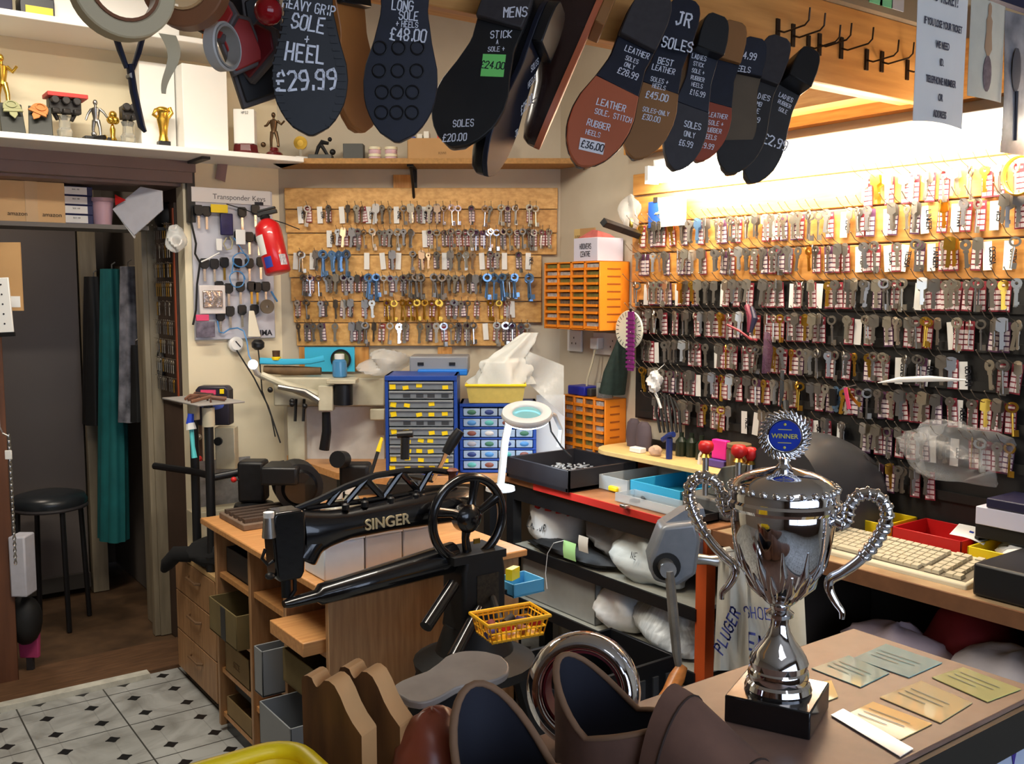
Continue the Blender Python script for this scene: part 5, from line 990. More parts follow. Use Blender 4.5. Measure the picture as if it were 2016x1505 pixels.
part(B().ball((0, .075, .03), (.045, .018, .006), 12, 7, m), 'clear_window', mat('case_blue', (70, 90, 170), .2), t)
t = thing('cream_panel_box', 'cream metal box with a black knob behind the pole stand', 'box', PD(443, 920, 3.5)); m = frame(RT, UPW, -FWD, PD(444, 925, 3.52)); bev(part(B().span((-.036, 0, -.05), (.036, .155, .0), m), 'body', beige, t), .003); part(B().cyl((-.022, .105, 0), (-.022, .105, .012), .015, n=16, M=m), 'knob', blackp, t)
t = thing('wall_tool_strip', 'narrow wooden strip of small tools on the wall behind the pole stand', 'rack', PY(350, 900, 3.69)); part(B().span((1.165, 3.685, .72), (1.20, 3.698, 1.02)), 'strip', MATS['reveal_boarding'], t)
for k in range(3): p = V((1.18, 3.67, .80+.085*k)); part(B().ball(p, .013, 10, 6), 'tool_knob', (red, steel, blackp)[k], t)
t = thing('white_file_box', 'cream open file box on the floor cabinet behind the poles', 'box', (1.2, 3.5, .484)); bev(part(B().span((1.10, 3.50, .484), (1.34, 3.59, .63)), 'box', beige, t), .003)
t = thing('marble_sheet', 'grey mottled sheet standing behind the black poles', 'sheet', (1.2, 3.62, .484)); part(B().span((1.16, 3.61, .484), (1.36, 3.62, .80)), 'sheet', mat('mottled_grey', (150, 150, 150), .6, noise=.4, scale=30), t)
# ---------------------------------------------------------------- bench along the slanted wall and what stands on it
def prism_xy(b, pts, z0, z1): return b.rings([[V((x, y, z0)) for x, y in pts], [V((x, y, z1)) for x, y in pts]])
cbn = thing('corner_bench', 'plain bench filling the slanted corner behind the sewing machine', 'bench', (1.8, 3.1, 0))
pts = [(1.66, 2.95), (1.99, 2.80), (2.43, 2.80), (2.43, 3.02), (1.57, 3.655), (1.53, 3.655), (1.53, 3.2)]
part(prism_xy(B(), pts, .755, .78), 'top', beechx, cbn)
for x, y in ((1.56, 3.2), (1.7, 2.98), (1.97, 2.84), (1.57, 3.6), (2.35, 3.0)): part(B().box((x, y, .3775), (.04, .04, .755)), 'leg', blackp, cbn)
def cbox(b, u0, v0, u1, v1, off, th, M=None, back=True):   # box facing the room parallel to the slanted wall, front face `off` from it
    p, q = PC(u0, (v0+v1)/2, off), PC(u1, (v0+v1)/2, off); um = (u0+u1)/2; zt, zb = PC(um, v0, off).z, PC(um, v1, off).z
    mF = frame(CHT, UPW, CHN, V((p.x, p.y, 0))); w_ = (q-p).length
    return b.span((0, zb, -th), (w_, zt, 0), mF)
def cz(u, off, z): q = PC(u, 800, off); q.z = z; return q
# beige finishing machine
bm_ = thing('finishing_machine', 'cream enamelled bench machine with a black motor drum on the slanted wall', 'machine', cz(640, .25, .78))
bev(part(cbox(B(), 538, 744, 757, 800, .20, .16), 'main_body', beige, bm_), .006, 2); bev(part(cbox(B(), 590, 800, 757, 926, .12, .08), 'back_plate', mat('off_white_enamel', (226, 226, 222), .5, noise=.08), bm_), .004)
bev(part(cbox(B(), 728, 806, 757, 828, .205, .05), 'bracket', beige, bm_), .004); bev(part(cbox(B(), 566, 800, 600, 926, .16, .1), 'side_column', beige, bm_), .004)
P = lambda u, v, off=.25: PC(u, v, off)
part(B().tube([P(515, 738), P(560, 758), P(600, 772), P(640, 785), P(650, 800)], [.012, .016, .02, .02, .016], 10), 'swing_arm', beige, bm_)
part(B().tube([P(548, 762, .28), P(600, 772, .28), P(628, 790, .28)], [.010, .012, .015], 10), 'linkage', steel, bm_)
bev(part(cbox(B(), 626, 760, 655, 810, .29, .05), 'head_block', beige, bm_), .004); part(B().cyl(P(676, 797, .26), P(676, 757, .26), .036, n=24), 'motor_drum', blackp, bm_); bev(part(cbox(B(), 642, 748, 700, 757, .30, .08), 'drum_bracket', beige, bm_), .003)
part(B().tube([P(642, 812, .26), P(643, 850, .26), P(638, 886, .26)], [.016, .018, .02], 10), 'drive_column', blackp, bm_)
for u, v in ((532, 768), (575, 790), (575, 796), (600, 800)): part(B().ball(P(u, v, .27), .011, 10, 6), 'black_knob', blackp, bm_)
for u in (583, 599): part(B().tube([P(u, 786, .22), P(u-2, 830, .24)], .006, 7), 'hanging_rod', blackp, bm_)
bl = thing('work_lamp', 'small glowing round bulb on the cream machine beside the black lead', 'lamp', P(498, 718, .3)); part(B().ball(P(498, 718, .3), .018, 16, 10), 'bulb', mat('lit_bulb', (240, 244, 255), .5, emit=9), bl); part(B().tube([P(500, 722, .29), P(505, 735, .26), P(520, 745, .2)], .010, 8), 'holder', white, bl)
t = thing('cyan_folder', 'bright cyan plastic sheet with a round dark hole below the key board', 'sheet', P(648, 730, .05))
part(cbox(B(), 600, 684, 698, 732, .05, .006), 'sheet', mat('cyan_plastic', (60, 176, 214), .4), t); m = wallframe('C', PC(671, 708, .056)); b = B(); ring2(b, 0, 0, .041, .033, .003, 26); o = B(); o.add(b.v, b.f, m); part(o, 'hole_rim', blackp, t); part(B().cyl((0, 0, -.003), (0, 0, .001), .034, n=24, M=m), 'hole', mat('olive_shadow', (70, 84, 44), .7, noise=.4), t)
t = thing('cyan_strip', 'curved cyan plastic edge lying along the top of the cream machine', 'strip', P(575, 720, .17)); part(B().tube([P(512, 711, .17), P(560, 713, .17), P(610, 712, .17), P(638, 706, .16)], [.013, .012, .011, .012], 8, flat=.5), 'strip', MATS['cyan_plastic'], t)
t = thing('leather_roll', 'brown leather offcut rolled on top of the cream machine', 'leather', P(580, 735, .15)); part(B().tube([P(520, 728, .15), P(570, 730, .15), P(632, 731, .15)], [.016, .019, .015], 12), 'roll', mat('drab_leather', (112, 86, 56), .7, noise=.3), t)
t = thing('wood_yellow_pot', 'small brown pot with a yellow collar on the cyan strip', 'pot', P(546, 706, .16)); part(B().lathe([(.016, .0), (.018, .004), (.018, .011), (.014, .013)], P(544, 709, .165), 14), 'collar', yellow, t); part(B().lathe([(.014, .013), (.015, .034), (.016, .036)], P(544, 709, .165), 14), 'pot', mat('brown_pot', (84, 54, 32), .5), t)
t = thing('blue_bottle', 'clear bottle of blue liquid with a white cap on the cream machine', 'bottle', P(669, 742, .2)); q = P(669, 743, .20); part(B().lathe([(.024, 0), (.028, .004), (.028, .05), (.026, .062), (.017, .07)], q, 20), 'bottle', mat('blue_liquid', (70, 130, 176), .2, coat=.3), t); part(B().lathe([(.019, .07), (.019, .088), (.016, .09)], q, 18), 'cap', white, t)
t = thing('clear_dome', 'clear rounded plastic packaging left of the grey organiser case', 'packaging', P(750, 735, .15)); part(crumple(B(), P(760, 738, .17), (.085, .05, .055), 82, 30, 14, .3), 'dome', bagc, t)
t = thing('organiser_case', 'grey clear-lidded organiser case on top of the blue drawer cabinet', 'case', cz(862, .3, 1.13)); bev(part(cbox(B(), 806, 702, 922, 734, .28, .14), 'case', mat('smoky_plastic', (140, 144, 150), .3, alpha=.85), t), .006, 2)
for u in (828, 890): part(cbox(B(), u-6, 714, u+6, 720, .284, .004), 'catch', blackp, t)
t = thing('blue_flat_case', 'bright blue flat case edge under the grey organiser case', 'case', cz(870, .3, 1.12)); bev(part(cbox(B(), 822, 728, 920, 740, .31, .16), 'case', mat('bright_blue', (34, 120, 210), .4), t), .004)
# blue drawer cabinets
smoke = mat('smoked_drawer', (118, 126, 134), .3, noise=.15, scale=30); dark_in = mat('dark_drawer_grey', (50, 54, 60), .6)  # dark grey for the tags that replace stickers on two drawers
c1 = thing('drawer_cabinet', 'tall blue cabinet of shallow grey drawers dotted with yellow stickers', 'cabinet', cz(828, .45, .78)); OFF = .47
zT = PC(828, 740, OFF).z; x0, x1 = PC(758, 800, OFF), PC(900, 800, OFF); mF = frame(CHT, UPW, CHN, V((x0.x, x0.y, 0))); W_ = (x1-x0).length; ZB = .782
b = B().span((0, ZB, -.2), (.012, zT, 0), mF); b.span((W_-.012, ZB, -.2), (W_, zT, 0), mF); b.span((0, zT-.018, -.2), (W_, zT, .004), mF); b.span((0, ZB, -.2), (W_, ZB+.012, 0), mF); b.span((0, ZB, -.2), (W_, zT, -.19), mF); bev(part(b, 'frame', blue, c1), .002)
n = 10; hh = (zT-.02-ZB-.012)/n; yr = random.Random(3)
for k in range(n):
    z = zT-.02-hh*(k+1); d = part(B().span((.014, z+.002, -.18), (W_-.014, z+hh-.002, .002), mF), 'drawer', smoke, c1); bev(d, .002)
    part(B().span((.016, z+hh-.008, .002), (W_-.016, z+hh-.004, .007), mF), 'pull', lgp, d)
    for j, xx in enumerate((.028, .078, .125, .165, .215)):
        if k in (1, 4) and j: part(B().box((xx, z+hh*.42, .0025), (.026, hh*.4, .001), mF), 'dark_tag', dark_in, d, 0); continue
        if yr.random() < .82: part(B().box((xx+yr.uniform(-.004, .004), z+hh*.42+yr.uniform(-.004, .004), .003), (.021, hh*(.42 if j else .55), .0012), mF, yr.uniform(-.2, .2)), 'yellow_sticker', yellow, d, 0)
c2 = thing('drawer_cabinet', 'shorter blue cabinet of small clear drawers right of the tall one', 'cabinet', cz(980, .45, .78)); O2 = .42
zT2 = PC(980, 795, O2).z; x0, x1 = PC(905, 850, O2), PC(1056, 850, O2); mF = frame(CHT, UPW, CHN, V((x0.x, x0.y, 0))); W_ = (x1-x0).length
b = B().span((0, ZB, -.16), (.012, zT2, 0), mF); b.span((W_-.012, ZB, -.16), (W_, zT2, 0), mF); b.span((0, zT2-.012, -.16), (W_, zT2, .004), mF); b.span((0, ZB, -.16), (W_, ZB+.01, 0), mF); b.span((0, ZB, -.16), (W_, zT2, -.15), mF)
rows_ = 6; hh = (zT2-.012-ZB-.01)/rows_
for k in range(1, rows_): b.span((0, ZB+.01+hh*k-.004, -.15), (W_, ZB+.01+hh*k+.003, .002), mF)
bev(part(b, 'frame', blue, c2), .0015, 1); cd = mat('clear_drawer', (150, 172, 200), .25, noise=.12, scale=20)
fill_ = [(80, 160, 160), (60, 110, 90), (120, 70, 60), (40, 60, 120), (190, 190, 190), (70, 130, 190), (150, 150, 160)]
for k in range(rows_):
    for j in range(4):
        wj = (W_-.024)/4; xx = .012+wj*j; z = ZB+.012+hh*k
        d = part(B().span((xx+.002, z+.004, -.14), (xx+wj-.002, z+hh-.008, .003), mF), 'drawer', cd, c2); bev(d, .0015, 1)
        part(B().ball((xx+wj/2, z+hh*.45, .002), (wj*.28, hh*.26, .005), 10, 6, mF), 'contents', mat('fill_%d' % ((k*3+j*2) % 7), fill_[(k*3+j*2) % 7], .5), d)
t = thing('yellow_tray', 'yellow rimmed straw tray on the shorter blue cabinet', 'tray', cz(975, .4, zT2)); zt_ = PC(975, 760, .42).z; xa, xb = PC(918, 775, .42), PC(1034, 775, .42); wm = (xb-xa).length; mF2 = frame(CHT, -CHN, UPW, (xa+xb)/2 + V((0, 0, zT2+.002-((xa+xb)/2).z)))
straw = mat('straw_plastic', (196, 176, 92), .6, noise=.12, scale=50); hT = zt_-zT2
b = B().rings([[V((sx_*wm/2*k, .055+sy_*.06*k, z)) for sx_, sy_ in ((-1, -1), (1, -1), (1, 1), (-1, 1))] for k, z in ((.9, 0), (1, hT), (.96, hT), (.86, .005))], M=mF2); part(b, 'tray', straw, t, 0); part(B().tube([V((sx_*wm/2*1.02, .055+sy_*.062, hT)) for sx_, sy_ in ((-1, -1), (1, -1), (1, 1), (-1, 1))], .005, 8, closed=True, M=mF2), 'rim', yellow, t)
t = thing('polythene_bag', 'crumpled white polythene bag heaped in the yellow rimmed tray', 'bag', cz(990, .4, zt_)); c_ = cz(985, .36, zt_-.005); b = B(); r = random.Random(9); rs = []
for i in range(25):
    a_ = i/24; cu = c_ + CHT*(.03*a_ + .10*max(0, a_-.45)*1.6) + UPW*(.005+.19*a_); R_ = (.10*(1-a_)**.6+.012) if a_ < .5 else .066-.05*(a_-.5)*2*.8; rs.append([cu + CHT*(R_*math.cos(q)*(1+.18*math.sin(3*q+5*a_)+.09*math.sin(7*q-9*a_)+.06*math.sin(13*q+17*a_))) - CHN*(R_*.55*math.sin(q)*(1+.2*math.sin(4*q+3*a_))) for q in [2*math.pi*j/52 for j in range(52)]])
part(b.rings(rs), 'bag', mat('milky_polythene', (214, 216, 210), .35, alpha=.88, bump=.6, scale=18), t, 60)
t = thing('polythene_sheet', 'translucent polythene sheet draped between the yellow tray and the orange drawers', 'sheet', cz(1080, .35, .95)); part(B().sheet(lambda i, j: PC(1035+75*i, 690+40*i*j+60*j+30*i, .36+.02*math.sin(6*i+4*j)), 10, 10, .0008), 'sheet', bagc, t, 60)
t = thing('white_board', 'white board standing behind the magnifier lamp', 'board', cz(1082, .3, .78)); part(cbox(B(), 1056, 778, 1112, 905, .30, .008), 'board', mat('lit_white_board', (224, 230, 236), .6), t)
# magnifier lamp
ml = thing('magnifier_lamp', 'lit white ring magnifier lamp on a bent white arm', 'lamp', PZ(985, 975, .785)); d_ = 3.2; glow = mat('lit_ring', (214, 234, 255), .5, emit=9); wl2 = mat('glossy_white_lamp', (196, 202, 206), .35)
A_ = PD(985, 990, 3.22); part(B().lathe([(.05, 0), (.048, .012), (.02, .02)], V((A_.x, A_.y, .783)), 24), 'base', wl2, ml)
part(B().tube([V((A_.x, A_.y, .79)), PD(988, 930, 3.22), PD(994, 870, 3.21), PD(1003, 828, 3.2), PD(1014, 815, 3.18)], .0125, 10), 'lower_arm', wl2, ml)
RC = PD(1037, 815, 3.14); nrm = (UPW*.94 - FWD*.34).normalized(); xr = RT; yr_ = nrm.cross(xr); mR = frame(xr, yr_, nrm, RC)
b = B(); b.rings([[V((r_*math.cos(q), r_*math.sin(q), z)) for r_, z in ((.048, -.012), (.078, -.014), (.084, -.004), (.080, .008), (.055, .012), (.047, .004))] for q in [2*math.pi*i/40 for i in range(40)]], closed=True, cap=False, M=mR); part(b, 'lamp_head', wl2, ml, 60)
o = B(); b = B(); ring2(b, 0, 0, .074, .052, .003, 36); o.add(b.v, b.f, mR @ Matrix.Translation((0, 0, -.017))); part(o, 'lit_ring', glow, ml)
b = B(); b.lathe([(.046, -.002), (.046, .002)], (0, 0, 0), 30, mR); part(b, 'lens', mat('lens_glass', (130, 190, 200), .05, trans=.35, ior=1.3), ml)
part(B().tube([RC + RT*.078, PD(1092, 818, 3.25), PD(1104, 845, 3.3), PD(1100, 880, 3.3)], .008, 8), 'side_bracket', wl2, ml); part(B().tube([RC + RT*.07 + FWD*.02, PD(1085, 850, 3.2), PD(1105, 880, 3.2), PD(1125, 900, 3.2)], .003, 6), 'lead', blackm, ml)
area('magnifier_glow', RC - nrm*.045, (.1, .1), 2.2, (.78, .9, 1.0), (0, 0, 0))
# motor, bottles and levers behind the sewing machine
mo = thing('bench_motor', 'black round bench motor left of the clear bottles behind the sewing machine', 'motor', PD(580, 1000, 3.3)); c_ = PD(588, 958, 3.2); ax_ = (RT*.35 - FWD*.93).normalized()
part(B().cyl(c_ - ax_*.09, c_ + ax_*.02, .078, n=30), 'housing', blackp, mo); part(B().cyl(c_ + ax_*.02, c_ + ax_*.04, .06, .05, n=30), 'end_cap', black, mo); bev(part(B().box(c_ - RT*.05 + UPW*.045, (.12, .13, .06), None, -YAW), 'terminal_box', blackp, mo), .008)
part(B().box((c_.x, c_.y, .716), (.12, .10, .028), None, -YAW), 'foot', blackm, mo)
for i, (u, h_, nm) in enumerate(((662, .085, 'left'), (692, .10, 'right'))):
    q = PD(u, 975, 3.0); t = thing('clear_bottle', '%s clear plastic bottle behind the sewing machine arm' % ('shorter' if i == 0 else 'taller white-capped'), 'bottle', V((q.x, q.y, .755))); q = V((q.x, q.y, .706 if q.x < 1.64 and q.y < 3.12 else .783))
    part(B().lathe([(.034, 0), (.036, .004), (.036, h_*.8), (.022, h_), (.016, h_+.012)], q, 20), 'bottle', mat('milky_bottle', (190, 196, 184), .25, trans=.5), t); part(B().lathe([(.02, h_+.012), (.02, h_+.034), (.017, h_+.036)], q, 16), 'cap', white, t)
lv = thing('lever_press', 'black lever press with a T-handle behind the sewing machine', 'press', PD(810, 960, 3.0)); q = PD(800, 930, 3.0); q.z = .783; q2 = PD(795, 900, 3.0)
bev(part(B().box((q2.x, q2.y, .82), (.10, .08, .075), None, -YAW), 'body', blackm, lv), .006); part(B().box((q2.x, q2.y, .4), (.06, .06, .79), None, -YAW), 'stand', blackm, lv); part(B().tube([PD(797, 905, 3.0), PD(798, 862, 3.0)], .014, 10), 'spindle', blackp, lv); part(B().tube([PD(782, 856, 3.0), PD(813, 854, 3.0)], .012, 10), 'tee_handle', blackp, lv)
part(B().tube([PD(852, 945, 2.95), PD(872, 908, 2.92), PD(880, 888, 2.9)], .007, 8), 'lever', steel, lv); part(B().tube([PD(878, 893, 2.9), PD(892, 868, 2.9), PD(906, 848, 2.9)], [.014, .018, .015], 12), 'lever_grip', blackp, lv); part(B().tube([PD(800, 935, 2.98), PD(852, 945, 2.95)], .010, 8), 'link', blackm, lv)
t = thing('tool_rod', 'thin dark rod with a yellow tip leaning against the blue cabinet', 'rod', PD(727, 960, 3.2)); part(B().tube([PD(722, 960, 3.1), PD(744, 890, 3.12)], .006, 8), 'rod', blackm, t); part(B().tube([PD(744, 890, 3.12), PD(752, 862, 3.13)], [.008, .005], 8), 'tip', yellow, t)
t = thing('dark_gearbox', 'dark gear housing on the bench between motor and tall blue cabinet', 'gearbox', PD(700, 920, 3.25)); q = PD(700, 905, 3.25); bev(part(B().box((q.x, q.y, .825), (.10, .08, .085), None, -YAW), 'housing', iron, t), .012, 3); part(B().cyl(PD(676, 905, 3.2), PD(664, 905, 3.15), .028, n=18), 'pulley', blackp, t)
t = thing('wall_drill', 'black machine with a red knobbed lever at the left end of the bench', 'machine', PD(500, 1000, 3.4)); q = PD(500, 975, 3.3); bev(part(B().box((q.x, q.y, .80), (.09, .08, .14), None, -YAW), 'body', iron, t), .01); part(B().lathe([(.07, .705), (.065, .72), (.03, .73)], (q.x, q.y, 0), 20), 'foot_plate', iron, t); part(B().tube([q + UPW*.05, PD(462, 945, 3.25)], .004, 6), 'lever', steel, t); part(B().ball(PD(460, 945, 3.25), .010, 10, 6), 'red_knob', red, t)
# ---------------------------------------------------------------- orange drawer cabinets, sockets and odds by the corner
def orange_cab(name, lab, y0, y1, z0, z1, dep_, cols, rows_, seed, missing=()):
    X0 = 2.445-dep_; t = thing(name, lab, 'cabinet', (2.44-dep_/2, (y0+y1)/2, z0)); b = B()
    b.span((X0, y0, z0), (2.445, y0+.006, z1)); b.span((X0, y1-.006, z0), (2.445, y1, z1)); b.span((X0, y0, z0), (2.445, y1, z0+.006)); b.span((X0, y0, z1-.006), (2.445, y1, z1)); b.span((2.437, y0, z0), (2.445, y1, z1))
    w_ = (y1-y0-.012)/cols
    for j in range(1, cols): b.span((X0, y0+.006+w_*j-.006, z0), (2.44, y0+.006+w_*j+.006, z1))
    bev(part(b, 'frame', orange, t), .0015, 1); rr = random.Random(seed); hh_ = (z1-z0-.012)/rows_
    for j in range(cols):
        for k in range(rows_):
            ya = y0+.012+w_*j; za = z0+.007+hh_*k; d = part(B().span((X0-.004, ya, za), (2.43, ya+w_-.012, za+hh_*.34)), 'drawer', orange, t); 
            part(B().span((X0+.006, ya+.002, za+hh_*.34), (X0+.02, ya+w_-.014, za+hh_*.85)), 'drawer_contents', rr.choice([mat('bits_dark', (120, 104, 86), .5, noise=.6, scale=80), mat('bits_steel', (196, 194, 190), .4, .2, noise=.4, scale=90), mat('bits_brown', (150, 112, 70), .5, noise=.4, scale=70), mat('bits_olive', (120, 116, 60), .5, noise=.4, scale=70)]), d)
    for k in range(8): part(B().span((2.44-dep_*.72, y0-.0015, z0+.03+(z1-z0-.06)*k/7), (2.44-dep_*.28, y0, z0+.035+(z1-z0-.06)*k/7)), 'side_slot', mat('dark_orange', (150, 76, 16), .6), t)
    return t
def zat(u, v, x): return PX(u, v, x).z
orange_cab('parts_cabinet', 'orange small-parts cabinet high on the wall right of the key board', 2.63, 2.955, zat(1176, 652, 2.30), zat(1176, 514, 2.30), .145, 4, 9, 1)
orange_cab('parts_cabinet', 'orange small-parts cabinet standing on the bench beside the magnifier lamp', 2.64, 2.885, .785, zat(1192, 788, 2.34), .105, 4, 8, 2)
zc = zat(1176, 514, 2.30)+.001
t = thing('labelled_box', 'white box with hand lettering on the high orange cabinet', 'box', (2.37, 2.70, zc)); bev(part(B().span((2.31, 2.655, zc), (2.435, 2.79, zc+.085)), 'box', mat('lilac_white_box', (206, 202, 216), .6), t), .002); M = frame(V((0, -1, 0)), UPW, V((-1, 0, 0)), V((2.3095, 2.722, zc)))
part(B().write('HOOVERS', 0, .045, .018, M, ls=.7, gap=.15).write('CENTRE', 0, .017, .018, M, ls=.7, gap=.15), 'lettering', inkk, t, smooth=0)
t = thing('red_white_cloth', 'red and white packet lying on the hand-lettered box', 'packet', (2.37, 2.72, zc+.086)); part(B().rings([[V((2.33, 2.68, zc+.086)), V((2.42, 2.68, zc+.086)), V((2.42, 2.79, zc+.086)), V((2.33, 2.79, zc+.086))], [V((2.35, 2.70, zc+.112)), V((2.41, 2.70, zc+.10)), V((2.41, 2.74, zc+.10)), V((2.36, 2.74, zc+.118))]]), 'packet', mat('faded_red_packet', (206, 110, 104), .6, noise=.3), t)
t = thing('cardboard_flaps', 'two tan cardboard pieces standing behind the hand-lettered box', 'cardboard', PX(1130, 508, 2.40)); part(B().span((2.42, 2.80, zc), (2.426, 2.885, zc+.13)), 'flap', card, t); part(B().span((2.428, 2.89, zc), (2.434, 2.93, zc+.13)), 'flap', mat('pale_card', (206, 180, 120), .8), t)
part(B().type('10P', .022, frame(V((0, -1, 0)), UPW, V((-1, 0, 0)), V((2.4275, 2.91, zc+.09)))), 'lettering', MATS['card_print'], t, smooth=0)
t = thing('black_bar', 'black bar jutting out above the high orange cabinet toward the key board', 'bar', PX(1222, 450, 2.36)); bev(part(B().tube([PX(1188, 438, 2.22), PX(1222, 450, 2.32), PX(1262, 464, 2.425)], .017, 4, up=(0, 0, 1)), 'bar', blackp, t, 0), .002)
t = thing('clear_pouch', 'clear crinkled pouch with brass keys hanging near the pine plank end', 'pouch', PX(1236, 430, 2.42)); part(crumple(B(), PX(1240, 420, 2.415), (.018, .045, .065), 83, 26, 14, .4, False), 'pouch', bagc, t); part(B().ball(PX(1240, 440, 2.41), (.012, .02, .025), 8, 5), 'brass_bits', brass, t)
def socket(lab, P0, w_, h_, m, n):
    t = thing('wall_socket', lab, 'socket', M=m); bev(part(B().span((-w_/2, -h_/2, 0), (w_/2, h_/2, .012), m), 'plate', white, t), .003)
    for k in range(n):
        cx_ = (k-(n-1)/2)*w_/max(n, 1)
        for dx, dy in ((0, .012), (-.012, -.01), (.012, -.01)): part(B().box((cx_+dx, dy, .0122), (.004, .007, .001), m), 'pin_hole', blackp, t)
    return t
socket('white single socket left of the plug below the high orange cabinet', None, .085, .085, wallframe('R', V((2.446, 2.935, zat(1085, 668, 2.44)))), 1)
t = socket('white double socket with a plug below the high orange cabinet', None, .15, .085, wallframe('R', V((2.446, 2.745, zat(1150, 674, 2.44)))), 2)
t = thing('white_plug', 'white plug and lead in the double socket', 'plug', (2.42, 2.77, 1.2)); zz = zat(1136, 672, 2.42); bev(part(B().span((2.40, 2.755, zz-.025), (2.433, 2.80, zz+.02)), 'plug', white, t), .005); part(B().tube([(2.41, 2.778, zz-.025), (2.40, 2.785, zz-.08), (2.39, 2.80, zz-.14), (2.385, 2.80, zz-.20)], .004, 7), 'lead', mat('cream_lead', (206, 196, 166), .5), t)
zo = zat(1192, 788, 2.34)+.001
t = thing('blue_black_box', 'blue and black plastic tool box on the lower orange cabinet', 'box', (2.38, 2.80, zo)); bev(part(B().span((2.35, 2.77, zo), (2.43, 2.87, zo+.035)), 'body', mat('ultramarine', (32, 40, 150), .4), t), .004); bev(part(B().span((2.36, 2.745, zo), (2.43, 2.768, zo+.03)), 'end', dgp, t), .004)
t = thing('glass_jars', 'clear jar with a red cap on the lower orange cabinet', 'jar', (2.39, 2.70, zo)); part(B().lathe([(.03, 0), (.032, .003), (.032, .05), (.03, .055)], (2.39, 2.70, zo), 18), 'jar', clear, t); part(B().lathe([(.012, .055), (.012, .07)], (2.39, 2.70, zo), 12), 'cap', red, t)
t = thing('white_dial', 'round cream disc hanging at the left end of the slat board', 'disc', PX(1240, 650, 2.36)); m = wallframe('R', PX(1239, 650, 2.37)) ; part(B().lathe([(.068, -.004), (.07, 0), (.068, .004)], (0, 0, 0), 36, m), 'disc', mat('cream_disc', (214, 214, 196), .5), t)
b = B()
for k in range(24): a_ = 2*math.pi*k/24; b.box((.058*math.cos(a_), .058*math.sin(a_), .0045), (.010, .0022, .0006), m @ Matrix.Translation((0, 0, 0)), 0) if False else b.ribbon([(.052*math.cos(a_), .052*math.sin(a_)), (.064*math.cos(a_), .064*math.sin(a_))], .003, m, .0046)
part(b, 'scale_marks', dgp, t, smooth=0)
t = thing('purple_comb', 'long purple ridged plastic strip hanging over the cream disc', 'strip', PX(1241, 670, 2.35)); mq = wallframe('R', PX(1243, 672, 2.355)); b = B().span((-.014, -.105, 0), (.014, .105, .006), mq)
for k in range(12): b.span((-.019, -.095+.0155*k, .001), (.019, -.087+.0155*k, .009), mq)
part(b, 'strip', mat('purple_plastic', (120, 34, 110), .45), t); part(B().cyl((0, .11, .002), (0, .11, .007), .006, n=10, M=mq), 'hanging_eye', blackp, t)
t = thing('green_net', 'dark green net bag hanging in the corner behind the cream disc', 'net bag', PX(1215, 770, 2.38)); part(B().tube([PX(1232, 640, 2.40), PX(1222, 690, 2.39), PX(1212, 735, 2.38), PX(1205, 775, 2.375)], [.012, .035, .055, .06], 14, flat=.5), 'net', mat('dark_green_net', (26, 44, 38), .8, noise=.4, scale=60), t, 60)
# ---------------------------------------------------------------- red-edged workbench
wb_ = thing('workbench', 'worn workbench with a red front edge, black left leg and orange right leg', 'workbench', (2.2, 2.3, 0))
wornw = mat('worn_bench_top', (158, 106, 66), .55, col2=(118, 78, 50), scale=8)
bev(part(B().span((2.0, 1.82, .757), (2.445, 2.795, .78)), 'top', wornw, wb_), .002); part(B().span((1.994, 1.83, .758), (2.0, 2.62, .781)), 'red_edge', mat('red_edging', (190, 44, 36), .5), wb_)
part(B().span((2.0, 2.55, .7805), (2.03, 2.79, .783)), 'grey_edge_strip', lgp, wb_)
for y in (1.845, 2.77): part(B().span((2.003, y-.02, 0), (2.04, y+.02, .757)), 'leg', mat('orange_leg', (190, 78, 30), .5, noise=.2, scale=8) if y < 2 else blackp, wb_); part(B().span((2.40, y-.02, 0), (2.437, y+.02, .757)), 'leg', blackp, wb_)
part(B().span((2.005, 1.865, .70), (2.02, 2.75, .757)), 'apron', blackp, wb_)
shv = mat('grey_lower_shelf', (150, 148, 136), .6, noise=.12)
for z in (.525, .335): part(B().span((2.005, 1.86, z), (2.44, 2.755, z+.012)), 'shelf', shv, wb_); part(B().span((1.998, 1.86, z-.022), (2.006, 2.755, z+.014)), 'shelf_lip', blackp, wb_)
part(B().span((2.437, 1.85, .05), (2.443, 2.77, .75)), 'back_panel', mat('dark_back_panel', (40, 38, 38), .8), wb_)
# bags of repairs on the shelves
def sack(name, lab, c, s, seed, m=bagw, txt=None, tcol=None, amp=.22, knot=True):
    t = thing(name, lab, 'bag', c); part(crumple(B(), c, s, seed, 26, 14, amp), 'bag', m, t, 60)
    if txt:
        for s_, dz, h_ in txt: 
            m_ = frame(V((0, -1, 0)), (UPW + V((.35, 0, 0))).normalized(), V((-1, 0, .35)).normalized(), V((c[0]-s[0]*1.02, c[1], c[2]+dz))); part(B().write(s_, 0, 0, h_, m_, ls=.8), 'lettering', tcol or inkk, t, smooth=0)
    return t
sack('repair_bag', 'white carrier bag with red print, left end of the bench upper shelf', (2.13, 2.65, .538), (.10, .13, .10), 2, txt=[('LABOUR', .07, .024)], tcol=dgp)
b = B(); 
for k in range(4): b.box((2.045+.012*k, 2.66-.045*k, .685-.002*k), (.01, .022, .014), None, .4*k)
one(b, 'red_print', red, 'red print flecks on the leftmost carrier bag', 'print') if False else part(b, 'red_print', red, [o for o in bpy.data.objects if o.name.startswith('repair_bag')][0], 0)
sack('repair_bag', 'grey white carrier bag behind the sticky notes on the upper shelf', (2.22, 2.34, .538), (.13, .15, .11), 5, mat('grey_polythene', (190, 192, 196), .4, noise=.08, bump=.4, scale=25))
